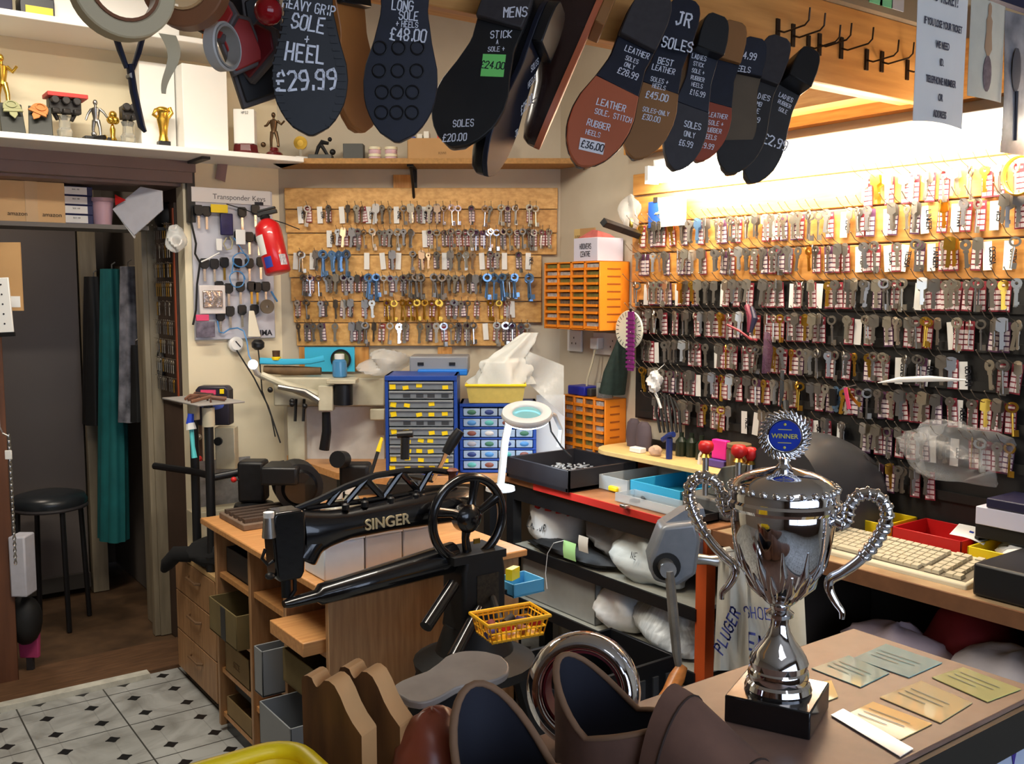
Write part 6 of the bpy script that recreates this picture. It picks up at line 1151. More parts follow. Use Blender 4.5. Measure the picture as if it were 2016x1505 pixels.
sack('repair_bag', 'pale knotted bag on the upper shelf beside the orange leg', (2.11, 2.13, .538), (.10, .15, .10), 8, mat('pale_polythene', (206, 212, 210), .35, noise=.05, bump=.5, scale=22), txt=[('NE', .085, .02)], tcol=dgp)
t = thing('black_garment', 'black folded cloth under the leftmost carrier bag', 'cloth', (2.05, 2.5, .538)); part(crumple(B(), (2.05, 2.47, .538), (.05, .20, .03), 12, 22, 8), 'cloth', blackm, t, 60)
t = thing('sticky_note', 'green sticky note on the front edge of the upper shelf', 'note', PX(1122, 1085, 1.995)); m = wallframe('R', PX(1122, 1085, 1.992)); part(B().sheet(lambda i, j: V((-.032+.064*i, -.03+.06*j, .004*math.sin(j*3))), 3, 6, .0005, m), 'note', mat('green_note', (176, 226, 150), .7), t)
t = thing('pale_tag_note', 'pale beige note with a string beside the green sticky note', 'note', PX(1149, 1072, 1.99)); m = wallframe('R', PX(1149, 1072, 1.986)); part(B().sheet(lambda i, j: V((-.024+.048*i, -.026+.052*j, .003*math.sin(j*3))), 3, 6, .0005, m), 'note', mat('beige_note', (206, 198, 184), .7), t); part(B().tube([PX(1110, 1065, 1.985), PX(1090, 1070, 1.98), PX(1078, 1090, 1.98), PX(1074, 1130, 1.98), PX(1077, 1160, 1.98)], .0015, 5), 'string', white, t)
t = thing('clear_crate', 'clear plastic crate at the left of the lower bench shelf', 'crate', (2.2, 2.5, .347)); b = B(); a_, c_ = (2.03, 2.33, .347), (2.40, 2.73, .50)
crm = mat('cloudy_crate', (170, 172, 168), .35, alpha=.75, noise=.06); part(B().span(a_, (2.034, c_[1], c_[2])), 'side', crm, t); part(B().span(a_, (c_[0], a_[1]+.004, c_[2])), 'side', crm, t); part(B().span((c_[0]-.004, a_[1], a_[2]), c_), 'side', crm, t); part(B().span((a_[0], c_[1]-.004, a_[2]), c_), 'side', crm, t); part(B().span((2.024, 2.325, .49), (2.036, 2.735, .503)), 'rim', crm, t); part(B().span(a_, (c_[0], c_[1], .351)), 'base', crm, t)
sack('repair_bag', 'white bag with a paper label on the lower shelf, left of the striped bag', (2.10, 2.27, .347), (.08, .10, .085), 15); sack('repair_bag', 'large clear striped bag on the lower shelf beside the orange leg', (2.10, 2.03, .347), (.09, .14, .095), 18, mat('streaky_polythene', (208, 212, 212), .3, col2=(168, 172, 172), scale=5, stretch=(3, 18, 3), bump=.4))
t = thing('red_item', 'dark red cloth item behind the bags on the lower shelf', 'cloth', (2.25, 2.14, .347)); part(crumple(B(), (2.22, 2.14, .347), (.07, .07, .12), 21), 'cloth', mat('dark_red_cloth', (120, 20, 24), .8), t, 60)
cr = crate('black_crate', 'black slatted plastic crate on the floor beside the sewing machine stand', (1.56, 1.86, 0), (1.93, 2.14, .42), blackp, 'crate', .012)
b = B()
for k in range(7): b.span((1.555, 1.88+.037*k, .05), (1.562, 1.895+.037*k, .38)); b.span((1.58+.05*k, 1.853, .05), (1.60+.05*k, 1.862, .38))
part(b, 'slatted_side', dgp, cr, 0)
# bench top items
tk = crate('black_tray', 'deep black open tray of steel findings on the left end of the workbench', (1.985, 2.42, .783), (2.30, 2.765, .855), mat('black_tray_plastic', (30, 28, 32), .5), 'tray', .012); 
fb = B(); fr_ = random.Random(8)
for k in range(260): p = V((fr_.uniform(2.01, 2.28), fr_.uniform(2.44, 2.74), .799+fr_.uniform(0, .014))); fb.box(p, (fr_.uniform(.008, .022), .006, .003), Matrix.Identity(4), fr_.uniform(0, 3))
o = one(fb, 'steel_findings', mat('bright_findings', (206, 208, 210), .3, .4), 'heap of small shiny steel findings in the deep black tray', 'metal bits'); o['kind'] = 'stuff'
t = thing('pink_note', 'pink sticky note leaning on the front of the deep black tray', 'note', (2.06, 2.405, .79)); m = frame((RT*.9 - FWD*.44).normalized(), (UPW*.8 - RT*.45).normalized(), V((-.5, -.8, .3)).normalized(), PZ(1178, 940, .80)); part(B().sheet(lambda i, j: V((-.03+.06*i, -.012+.05*j, .004*math.sin(j*3))), 3, 5, .0005, frame(V((.6, -.8, 0)), V((-.45, -.35, .82)).normalized(), V((-.65, -.5, -.57)).normalized()*-1, PZ(1178, 944, .785))), 'note', mat('pink_note_paper', (236, 170, 180), .7), t)
ck = mat('clear_tray', (196, 206, 210), .2, alpha=.4)
crate('clear_tray', 'clear plastic tray between the deep black tray and the blue tray', (2.12, 2.28, .783), (2.40, 2.42, .83), ck, 'tray', .003)
crate('blue_tray', 'sky blue open tray at the back of the workbench', (2.12, 2.04, .783), (2.38, 2.27, .835), mat('tray_blue', (52, 164, 206), .4), 'tray', .005)
crate('clear_lid_tray', 'clear shallow tray in front of the sky blue tray', (2.03, 1.97, .783), (2.115, 2.24, .81), ck, 'tray', .003)
t = thing('yellow_block', 'small bright yellow plastic block on the front of the workbench', 'block', PZ(1210, 966, .783)); q = PZ(1210, 968, .783); bev(part(B().box(q + UPW*.009, (.022, .045, .018)), 'block', yellow, t), .005, 2)
t = thing('grey_pliers', 'long grey handled tool lying on the workbench near the trophy', 'tool', PZ(1330, 985, .785)); part(B().tube([PZ(1268, 965, .795), PZ(1300, 968, .80), PZ(1340, 985, .795), PZ(1388, 998, .79)], [.008, .013, .013, .010], 10), 'handle', lgp, t); part(B().tube([PZ(1268, 965, .795), PZ(1262, 975, .79), PZ(1268, 985, .787)], .006, 8), 'jaw', dgp, t); part(B().box(PZ(1380, 990, .80), (.012, .02, .004)), 'yellow_band', yellow, t)
crate('black_lidded_tray', 'low black tray behind the long grey tool', (2.02, 1.86, .783), (2.09, 1.95, .81), blackp, 'tray', .006)
t = thing('small_hammer', 'small steel hammer beside the pink note', 'hammer', PZ(1150, 955, .785)); part(B().cyl(PZ(1128, 958, .792), PZ(1150, 952, .792), .008, n=12), 'head', steel, t); part(B().tube([PZ(1140, 955, .79), PZ(1185, 944, .79)], .006, 8), 'handle', lgp, t)
t = thing('steel_bits_box', 'grey tin of small parts right of the hammer', 'tin', PZ(1200, 948, .785)); q = PZ(1208, 946, .784); bev(part(B().box(q + UPW*.009, (.05, .06, .018)), 'tin', mat('dull_tin', (120, 112, 96), .5, .3, noise=.5, scale=90), t), .002)
for i, (u, v, c_, nm) in enumerate(((1250, 990, dgp, 'dark'), (1276, 958, MATS['dusky_pink'], 'pink'), (1300, 952, card, 'tan'), (1230, 1000, steel, 'steel'))):
    q = PZ(u, v, .784); t = thing('small_part', 'loose %s part on the front of the workbench' % nm, 'part', q); bev(part(B().box(q + UPW*.005, (.02, .03, .01), None, i), 'piece', c_, t), .002)
# riser shelf along the wall
rs_ = thing('riser_shelf', 'pale wooden riser shelf with a rounded end against the slat board', 'shelf', (2.36, 2.3, .78)); pts = [(2.44, 1.62), (2.24, 1.62), (2.235, 2.50)] + [(2.335-.10*math.cos(q), 2.52+.10*math.sin(q)) for q in [math.pi*i/10 for i in range(6)]] + [(2.44, 2.62)]
bev(part(prism_xy(B(), pts, .868, .884), 'board', mat('pale_ash_board', (222, 186, 122), .5, noise=.08), rs_), .002); part(B().span((2.40, 2.28, .78), (2.42, 2.60, .868)), 'support', mat('orange_brown_panel', (170, 96, 46), .6), rs_); part(B().span((2.28, 1.64, .78), (2.42, 1.66, .868)), 'support', pine, rs_)
ZR = .8845
def onr(u, x): q = PX(u, 850, x); q.z = ZR; return q
t = thing('mauve_brush', 'two dark mauve felt pads standing at the rounded end of the riser', 'pad', onr(1256, 2.36)); q = onr(1248, 2.38)
for k, (u, dx) in enumerate(((1248, 2.385), (1268, 2.355))): q = onr(u, dx); part(B().lathe([(.030, 0), (.036, .04), (.030, .085), (.016, .10)], q, 16, sx=.6), 'pad', mat('mauve_felt', (84, 72, 78), .8), t, 60)
t = thing('white_tin', 'white shallow tin in front of the mauve pads', 'tin', onr(1256, 2.31)); q = onr(1256, 2.305); bev(part(B().box(q + UPW*.009, (.03, .055, .018)), 'tin', white, t), .003)
t = thing('plaster_lump', 'beige crumpled lump beside the white tin', 'lump', onr(1292, 2.31)); part(crumple(B(), onr(1292, 2.31), (.02, .025, .02), 31, 14, 8), 'lump', mat('beige_lump', (190, 160, 136), .8), t)
t = thing('blue_clamp', 'dark blue small clamp standing on the riser', 'clamp', onr(1318, 2.30)); q = onr(1318, 2.30); part(B().tube([q, q + UPW*.07], .011, 8), 'post', mat('clamp_blue', (22, 44, 110), .4), t); part(B().tube([q + UPW*.07 + V((0, .03, -.01)), q + UPW*.08, q + UPW*.085 + V((0, -.02, 0))], .01, 8), 'jaw', MATS['clamp_blue'], t)
t = thing('white_netting', 'white crumpled plastic clump hanging left of the slat board', 'bag', PX(1288, 752, 2.36)); c_ = PX(1288, 752, 2.37); part(crumple(B(), c_, (.018, .028, .038), 84, 24, 12, .45, False), 'clump', bagw, t); part(B().tube([c_ - UPW*.03, c_ - UPW*.06 + V((0, -.02, 0)), c_ - UPW*.09 + V((0, -.035, 0))], .005, 6), 'tail', bagw, t); part(B().tube([c_ + UPW*.03, c_ + UPW*.06 + V((.05, 0, 0))], .0015, 5), 'hanging_string', white, t)
t = thing('black_cord_bunch', 'bunch of black cords hanging below the white clump', 'cords', PX(1310, 800, 2.35))
for k in range(6): part(B().tube([PX(1296+6*k, 770+3*k, 2.40), PX(1292+9*k, 810, 2.37), PX(1300+8*k, 852, 2.36)], .005, 6), 'cord', blackm, t)
t = thing('dark_green_bottles', 'dark green bottles clustered behind the pink box', 'bottles', onr(1365, 2.38))
for k, u in enumerate((1342, 1362, 1382)): part(B().lathe([(.02, 0), (.02, .05), (.008, .065), (.008, .08)], onr(u, 2.38+.012*(k % 2)), 14), 'bottle', mat('dark_green_glass', (30, 40, 28), .3), t)
t = thing('white_clip', 'white plastic clip in front of the dark green bottles', 'clip', onr(1382, 2.31)); part(B().tube([onr(1378, 2.31), onr(1380, 2.31) + UPW*.03, onr(1386, 2.31) + UPW*.05], .007, 8), 'clip', white, t)
t = thing('pink_box', 'bright pink upright box over a violet base on the riser', 'box', onr(1420, 2.33)); q = onr(1420, 2.33); bev(part(B().box(q + UPW*.012, (.05, .07, .024)), 'base', mat('violet_base', (80, 62, 140), .5), t), .003); bev(part(B().box(q + UPW*.056, (.022, .06, .062)), 'box', mat('neon_pink', (240, 40, 150), .5), t), .003)
t = thing('brown_jar', 'dim brown glass jar right of the pink box', 'jar', onr(1452, 2.34)); part(B().lathe([(.036, 0), (.04, .005), (.04, .06), (.034, .07)], onr(1456, 2.34), 20), 'jar', mat('brown_jar_glass', (84, 66, 40), .3), t); part(B().lathe([(.038, .07), (.038, .082), (.03, .084)], onr(1456, 2.34), 20), 'lid', mat('jar_lid_brown', (120, 100, 70), .5), t)
# key cutting machine with red knobs, dark hood
kc = thing('key_machine', 'grey key cutting machine with three red clamp knobs behind the trophy', 'key cutting machine', (2.1, 1.72, .78))
bev(part(B().span((2.10, 1.84, .783), (2.24, 2.02, .84)), 'base', mat('hammered_grey', (96, 96, 94), .5, .2, noise=.15, scale=60), kc), .008)
for k, (u, v, r_) in enumerate(((1390, 880, .022), (1455, 888, .022), (1478, 893, .018))):
    q = PX(u, v, 2.09+.03*(k == 2)); part(B().tube([V((q.x, q.y, .85)), q - UPW*.02], .009, 10), 'knob_stem', steel, kc); part(B().lathe([(.018, -.03), (.012, -.02)], q, 12), 'collar', brass, kc); part(B().lathe([(.010, -.02), (r_, -.008), (r_*1.02, .006), (r_*.75, .016), (.004, .018)], q, 18), 'red_knob', red, kc, 60)
bev(part(B().rings([[V((x, 1.85, .84)), V((x, 1.96, .84)), V((x, 1.90, .93)), V((x, 1.86, .94))] for x in (2.14, 2.22)]), 'guard', mat('grey_guard', (92, 94, 88), .5), kc), .004)
hd_ = thing('machine_hood', 'large dark grey rounded hood behind the trophy finial', 'hood', (2.2, 1.45, .78)); rs = []
for i in range(11):
    a_ = i/10; x = 2.12+.30*a_
    rs.append([V((x, 1.67+.16*math.cos(q)*(1-.25*abs(a_-.5)), .783+(.27*(1-.5*(a_-.35)**2))*max(0, math.sin(q))**.6)) for q in [math.pi*j/18 for j in range(19)]])
part(B().rings(rs), 'hood', mat('dark_grey_moulding', (52, 52, 54), .38), hd_, 60)

# ---------------------------------------------------------------- right-hand counter with the keyboard
rc_ = thing('side_counter', 'long wooden side counter along the right wall carrying a keyboard', 'counter', (2.2, 1.2, 0))
bev(part(B().span((2.02, .30, .745), (2.445, 1.815, .775)), 'top', mat('pale_worn_worktop', (186, 160, 122), .5, col2=(150, 120, 86), scale=10), rc_), .004); part(B().span((2.012, .30, .74), (2.02, 1.815, .777)), 'edge', mat('brown_edge', (118, 78, 50), .5, noise=.2), rc_)
for y in (1.58, .9, .34): part(B().span((2.06, y, 0), (2.42, y+.02, .745)), 'side_panel', mat('dark_side_panel', (44, 38, 34), .6), rc_)
part(B().span((2.10, .34, .38), (2.43, 1.6, .395)), 'shelf', blackp, rc_); part(B().span((2.425, .34, 0), (2.44, 1.6, .745)), 'back_panel', MATS['dark_back_panel'], rc_)
kbd = thing('keyboard', 'cream computer keyboard lying along the side counter', 'keyboard', (2.18, 1.33, .775)); kcm = mat('ivory_keyboard', (214, 204, 176), .5)
MK = Matrix.Translation((2.155, 1.335, .777)) @ Matrix.Rotation(math.radians(-90), 4, 'Z') @ Matrix.Rotation(math.radians(5), 4, 'X')
o = part(B().rings([[V((-.225, -.085, 0)), V((.225, -.085, 0)), V((.225, .085, 0)), V((-.225, .085, 0))], [V((-.222, -.083, .016)), V((.222, -.083, .016)), V((.222, .083, .026)), V((-.222, .083, .026))]], M=MK), 'case', kcm, kbd); bev(o, .004, 2)
kk = mat('grey_cream_key', (196, 186, 160), .5); kb2 = B(); kx = mat('key_gap', (120, 110, 92), .6)
part(B().box((0, -.004, .0205), (.425, .125, .003), MK @ Matrix.Rotation(.06, 4, 'X')), 'key_bed', kx, kbd)
rowk = []
for r in range(6):
    y = -.055+.0215*r + (.004 if r == 5 else 0); x = -.206
    while x < .19:
        w_ = .105 if (r == 0 and -.13 < x < -.10) else .0165; rowk.append((x+w_/2, y, w_)); x += w_+.003 + (.014 if abs(x-.08) < .01 or abs(x-.14) < .01 else 0)
MK2 = MK @ Matrix.Rotation(.06, 4, 'X'); km = {}
for i, (x, y, w_) in enumerate(rowk[:100]): o = part(B().box((x, y, .027), (w_, .0175, .008), MK2, 0, 1.18), 'keycap', kk, kbd, 0)
b = B()
for x, y, w_ in rowk[100:]: b.box((x, y, .027), (w_, .0175, .008), MK2, 0, 1.18)
if b.v: part(b, 'keycaps', kk, kbd, 0)['kind'] = 'stuff'
def ctray(name, lab, y0, y1, x0, x1, h_, m): return crate(name, lab, (x0, y0, .777), (x1, y1, .777+h_), m, 'tray', .004)
ctray('yellow_tray', 'yellow tray behind the keyboard, left of the red tray', 1.45, 1.57, 2.28, 2.43, .05, yellow); ctray('red_tray', 'red tray behind the keyboard between two yellow trays', 1.23, 1.42, 2.26, 2.42, .055, red); ctray('yellow_tray', 'yellow tray of white plastic packets, right of the red tray', 1.06, 1.21, 2.25, 2.42, .05, yellow)
t = thing('plastic_packets', 'clear white plastic packets heaped in the right-hand yellow tray', 'packets', (2.33, 1.14, .83))
for k in range(5): part(crumple(B(), (2.29+.025*k, 1.10+.02*(k % 3), .80), (.03, .04, .022), 40+k, 12, 7), 'packet', bagw, t, 60)
t = thing('black_wires', 'tangle of dark wire in the left yellow tray', 'wires', (2.35, 1.5, .79))
for k in range(5): part(B().tube([(2.30, 1.47+.015*k, .80), (2.34, 1.48+.014*k, .815), (2.40, 1.47+.018*k, .80)], .003, 5), 'wire', blackm, t)
t = thing('black_terminal', 'black box terminal at the right edge of the side counter', 'terminal', (2.1, .98, .777)); bev(part(B().span((2.045, .80, .777), (2.30, 1.085, .85)), 'body', blackp, t), .006, 2)
t = thing('router_stack', 'black flat box under the white carton at the back of the side counter', 'box', (2.36, 1.1, .83)); bev(part(B().span((2.30, .95, .84), (2.425, 1.22, .875)), 'body', blackp, t), .003); part(B().span((2.31, 1.215, .777), (2.42, 1.225, .84)), 'support', blackp, t)
t = thing('white_carton', 'flat white carton on the black flat box at the right edge', 'box', (2.36, 1.1, .876)); bev(part(B().span((2.29, .93, .876), (2.425, 1.215, .92)), 'carton', mat('lilac_white_box', (206, 202, 216), .6), t), .002)
t = thing('dark_blue_file', 'dark blue file on top of the flat white carton', 'file', (2.36, 1.1, .921)); bev(part(B().span((2.29, .93, .921), (2.425, 1.19, .945)), 'file', mat('dark_blue_file', (34, 32, 60), .4), t), .003)
t = thing('white_slip', 'white paper slip with a blue mark lying on the red tray', 'paper', (2.33, 1.24, .835)); m = Matrix.Translation((2.34, 1.25, .836)) @ Matrix.Rotation(.25, 4, 'X') @ Matrix.Rotation(.3, 4, 'Z'); part(B().sheet(lambda i, j: V((-.05+.1*i, -.04+.08*j, .004*math.sin(j*4))), 4, 5, .0006, m), 'slip', paper, t); part(B().box((0, .0, .004), (.012, .010, .001), m), 'blue_mark', mat('label_blue', (40, 60, 150)), t)
t = thing('clear_bag', 'clear crinkled polythene bag slumped against the slat board', 'bag', PX(1880, 900, 2.38)); part(crumple(B(), PX(1880, 945, 2.375), (.045, .13, .085), 55, 30, 14, .45), 'bag', mat('grey_clear_bag', (170, 170, 170), .15, alpha=.22, bump=1.0, scale=26), t, 60)
t = thing('blue_white_packet', 'blue and white card packet hanging low beside the dark hood', 'packet', PX(1692, 928, 2.40)); m = wallframe('R', PX(1692, 928, 2.40)); bev(part(B().span((-.028, -.05, 0), (.028, .05, .008), m), 'card', paper, t), .002); part(B().span((-.012, -.03, .0085), (.006, .035, .0092), m), 'blue_print', MATS['dark_blue_file'], t); part(B().span((-.02, -.045, .0085), (.02, -.035, .0092), m), 'yellow_print', yellow, t); part(B().tube([V((0, .05, .003)), V((-.02, .06, -.02))], .002, 5, M=m), 'peg', steel, t)
t = thing('orange_tag', 'small orange square tag on the lower slat board', 'tag', PX(1824, 898, 2.42)); part(B().box((0, 0, 0), (.03, .03, .004), wallframe('R', PX(1824, 898, 2.425))), 'tag', orange, t)
t = thing('red_cable_bunch', 'red cables lying behind the trays near the dark hood', 'cable', (2.36, 1.45, .776))
for k in range(4): part(B().tube([(2.27+.01*k, 1.44, .781), (2.33, 1.438-.004*k, .80), (2.42, 1.435+.004*k, .785+.01*k)], .004, 6), 'cable', mat('dark_red_cable', (150, 24, 30), .5), t)
# odds hanging on the slat board
t = thing('key_bunch', 'bunch of coloured keys hanging forward of the slat board', 'keys', PX(1660, 760, 2.33)); m = wallframe('R', PX(1660, 765, 2.33))
for k, (c_, a_) in enumerate((('brass', .9), ('blue', -.35), ('chrome', .1), ('brass', -.15))): bb = k_cyl(B(), 1.2); o = B(); o.add(bb.v, bb.f, m @ Matrix.Translation((.004*k, 0, .004*k)) @ Matrix.Rotation(a_, 4, 'Z')); part(o, 'key', KM[c_], t)
part(B().span((.012, -.06, .012), (.022, .0, .016), m @ Matrix.Rotation(.25, 4, 'Z')), 'pink_fob', MATS['pink_plastic'], t); part(B().span((-.03, -.05, .01), (-.012, -.002, .02), m), 'black_fob', blackp, t); part(B().tube([V((0, .0, 0)), V((0, .006, -.06))], .002, 5, M=m), 'hook_wire', steel, t)
t = thing('white_strip_tool', 'slim white pointed strip jutting across the slat board', 'tool', PX(1815, 750, 2.33)); part(B().tube([PX(1728, 754, 2.36), PX(1770, 748, 2.36), PX(1830, 746, 2.36), PX(1902, 749, 2.36)], [.001, .007, .008, .002], 8, flat=.35), 'strip', white, t)
t = thing('red_cord_pliers', 'dark red corded pliers hanging among the slat board keys', 'pliers', PX(1472, 640, 2.36)); part(B().tube([PX(1470, 602, 2.38), PX(1478, 625, 2.37), PX(1474, 655, 2.36)], [.008, .012, .006], 8), 'grip', mat('wine_grip', (104, 30, 50), .5), t); part(B().tube([PX(1480, 605, 2.38), PX(1486, 628, 2.37), PX(1478, 655, 2.36)], [.006, .010, .005], 8), 'grip', mat('navy_grip', (34, 30, 54), .5), t); part(B().tube([PX(1432, 640, 2.37), PX(1456, 652, 2.36), PX(1478, 668, 2.36), PX(1490, 670, 2.36)], .004, 6), 'red_cord', mat('dull_red_cord', (150, 50, 60), .6), t)
t = thing('purple_net', 'purple translucent strip bag hanging below the dark red pliers', 'bag', PX(1515, 690, 2.37)); part(B().tube([PX(1510, 655, 2.38), PX(1512, 690, 2.37), PX(1508, 735, 2.37)], [.012, .022, .018], 10, flat=.4), 'bag', mat('purple_mesh', (86, 52, 74), .6, alpha=.7), t)
t = thing('blue_leaflet', 'royal blue leaflet with a white page clipped to the pine planks', 'leaflet', PX(1300, 425, 2.41)); m = wallframe('R', PX(1298, 422, 2.41)); part(B().sheet(lambda i, j: V((-.055+.07*i, -.045+.09*j, .006*math.sin(i*2))), 4, 4, .0008, m), 'cover', mat('royal_blue_cover', (40, 84, 170), .5), t); part(B().sheet(lambda i, j: V((.015+.125*i-.02*j*(1-i), -.045+.10*j, .006+.008*math.sin(i*2))), 6, 4, .0008, m), 'page', paper, t); part(B().box((-.012, .05, .004), (.022, .018, .008), m), 'clip', steel, t); part(B().prism([(-.02, .0), (.012, .012), (.012, .0)], .007, .0078, m), 'gold_shape', mat('pale_gold_print', (200, 186, 110), .6), t)
t = thing('orange_tape_ring', 'golden translucent ring hanging at the top right of the planks', 'ring', PX(2005, 345, 2.38)); part(B().tube([wallframe('R', PX(2008, 345, 2.385)) @ V((.04*math.cos(q), .046*math.sin(q), 0)) for q in [2*math.pi*i/30 for i in range(30)]], .009, 8, closed=True, flat=.5), 'ring', mat('amber_ring', (236, 170, 40), .35), t)
t = thing('dark_long_tool', 'thin dark tool hanging point down behind the trophy finial', 'tool', PX(1540, 780, 2.36)); part(B().tube([PX(1540, 730, 2.38), PX(1539, 775, 2.37), PX(1536, 800, 2.37)], [.006, .007, .003], 8), 'blade', dgp, t); part(B().tube([PX(1546, 790, 2.38), PX(1548, 815, 2.37)], .010, 8), 'handle', blackp, t)
# carrier bags under the side counter
t = thing('carrier_bag', 'white carrier bag with blue lettering hanging behind the trophy stem', 'bag', PX(1500, 1200, 1.97)); c_ = PX(1440, 1200, 1.97)
def sheetbag(b, tl, tr, bl, br, x, sw, seed): return b.sheet(lambda i, j: PX((tl[0]+(tr[0]-tl[0])*i)*(1-j)+(bl[0]+(br[0]-bl[0])*i)*j, (tl[1]+(tr[1]-tl[1])*i)*(1-j)+(bl[1]+(br[1]-bl[1])*i)*j, x+sw*math.sin(7*i+3*j+seed)+.5*sw*math.sin(15*i-4*j)), 16, 12, .001)
b = sheetbag(B(), (1415, 1090), (1470, 1085), (1405, 1320), (1475, 1320), 1.96, .012, 1); sheetbag(b, (1460, 1090), (1580, 1110), (1450, 1315), (1590, 1310), 1.985, .012, 2); part(b, 'bag', mat('cream_bag', (214, 208, 192), .45, noise=.06, bump=.3), t, 60)
part(B().tube([PX(1418, 1100, 1.95), PX(1425, 1085, 2.0), PX(1450, 1080, 2.03)], .010, 8), 'bag_handle', MATS['cream_bag'], t)
bl_ = mat('bag_blue_print', (80, 90, 170), .6); m = wallframe('R', PX(1440, 1250, 1.938)) @ Matrix.Rotation(math.radians(66), 4, 'Z'); part(B().write('PLUGER', .0, 0, .032, m, ls=.9, w=.006), 'lettering', bl_, t, smooth=0); m = wallframe('R', PX(1490, 1285, 1.962)); part(B().write('EN', 0, 0, .045, m, w=.008), 'lettering', bl_, t, smooth=0); part(B().write('SHOES', .03, .09, .028, m @ Matrix.Rotation(.2, 4, 'Z'), w=.004), 'lettering', bl_, t, smooth=0)
sack('repair_bag', 'pale bag with dark print under the side counter at the right', (2.16, 1.02, .397), (.12, .18, .14), 61, mat('dim_bag', (186, 178, 180), .5, noise=.08, bump=.4, scale=20), txt=[('LOAD', .12, .022)], tcol=dgp); sack('repair_bag', 'pinkish white bag under the side counter behind the counter edge', (2.18, 1.34, .397), (.12, .16, .12), 64, mat('pinkish_bag', (190, 172, 180), .5, noise=.08, bump=.4, scale=20))
t = thing('red_cloth', 'red cloth bundle between the bags under the side counter', 'cloth', (2.25, 1.18, .397)); part(crumple(B(), (2.26, 1.2, .397), (.1, .12, .17), 66), 'cloth', MATS['dark_red_cloth'], t, 60)
# crank shear bolted to the end of the bench
cs_ = thing('crank_shear', 'grey cast-iron hand-cranked machine with a wooden handle on the bench end', 'hand machine', PD(1330, 1080, 2.55)); gm = mat('hammered_silver_grey', (134, 138, 144), .4, .35, noise=.12, scale=40)
mC = frame(RT, UPW, -FWD, PD(1330, 1080, 2.5)); k_ = 2.5/1900
PP = lambda u, v, z=0: V(((u-1330)*k_, (1080-v)*k_, z))
bev(part(B().rings([[PP(1276, 1095, z), PP(1285, 1140, z), PP(1330, 1152, z), PP(1368, 1128, z), PP(1376, 1060, z), PP(1366, 1022, z), PP(1300, 1030, z)] for z in (-.06, .03)], M=mC), 'gear_housing', gm, cs_), .012, 3)
part(B().rings([[PP(1300, 1035, z), PP(1366, 1022, z), PP(1388, 1016, z), PP(1384, 1000, z), PP(1345, 1005, z)] for z in (-.06, .0)], M=mC), 'lug', gm, cs_); part(B().cyl(PP(1309, 1110, .03), PP(1309, 1110, .034), .036, n=24, M=mC), 'dark_boss', blackm, cs_); part(B().cyl(PP(1307, 1108, .03), PP(1307, 1108, .075), .021, n=20, M=mC), 'shaft_hub', steel, cs_)
part(B().tube([PP(1310, 1110, .065), PP(1318, 1190, .07), PP(1326, 1270, .07), PP(1332, 1305, .068)], [.019, .022, .019, .015], 10, M=mC, flat=.6), 'crank_arm', mat('worn_steel', (140, 136, 130), .4, .4, noise=.3, scale=20), cs_); part(B().tube([PP(1338, 1298, .07), PP(1325, 1318, .085), PP(1308, 1338, .11), PP(1296, 1352, .125)], [.014, .021, .018, .02], 12, M=mC), 'wooden_handle', mat('turned_handle', (186, 116, 54), .35, noise=.3, scale=30, stretch=(1, 1, 4)), cs_, 60)
part(B().tube([PP(1370, 1105, -.02), PP(1400, 1110, -.03), PP(1418, 1112, -.03)], [.016, .013, .016], 12, M=mC), 'side_spindle', steel, cs_); part(B().span((1.985, 1.84, .70), (2.06, 1.90, .757)), 'bracket', gm, cs_); part(B().tube([mC @ PP(1330, 1040, -.05), V((2.0, 1.86, .73))], .02, 8), 'neck', gm, cs_)
# ---------------------------------------------------------------- front counter
CZ_ = 1.03
fc = thing('front_counter', 'front shop counter with a mottled brown top and a dark edge', 'counter', (.4, .6, 0))
ctop = mat('mottled_brown_top', (132, 106, 94), .36, col2=(108, 84, 74), scale=16)
bev(part(B().span((-.35, .462, CZ_-.02), (1.03, .695, CZ_)), 'top', ctop, fc), .003)
part(B().span((-.35, .455, CZ_-.045), (1.032, .463, CZ_-.003)), 'dark_edge', mat('dark_counter_edge', (30, 27, 22), .5), fc)
part(B().span((-.34, .475, 0), (1.02, .68, CZ_-.02)), 'body', mat('counter_body', (60, 48, 40), .6), fc)
part(B().span((-.34, .466, .55), (1.02, .474, CZ_-.046)), 'printed_panel', mat('printed_panel', (170, 180, 200), .5, noise=.08, scale=8), fc)
pbl = mat('indigo_print', (60, 40, 130), .5); m = wallframe('L', V((.93, .4655, .945)))
for dx, dy, s_ in ((0, .012, .010), (.045, .028, .012), (.09, .03, .010), (-.06, .0, .010)): part(B().prism([(dx-s_*.5, dy+s_*.6), (dx+s_*.1, dy+s_*.9), (dx+s_*.5, dy+s_*.6), (dx, dy-s_)], 0, .0006, m), 'printed_diamond', pbl, fc, 0)
for dx in (-.02, .02, .06): part(B().tube([V((dx+.008*math.cos(q), -.012+.01*math.sin(q), .0006)) for q in [2*math.pi*i/16 for i in range(16)]], .002, 4, closed=True, M=m), 'printed_ring', pbl, fc, 0)
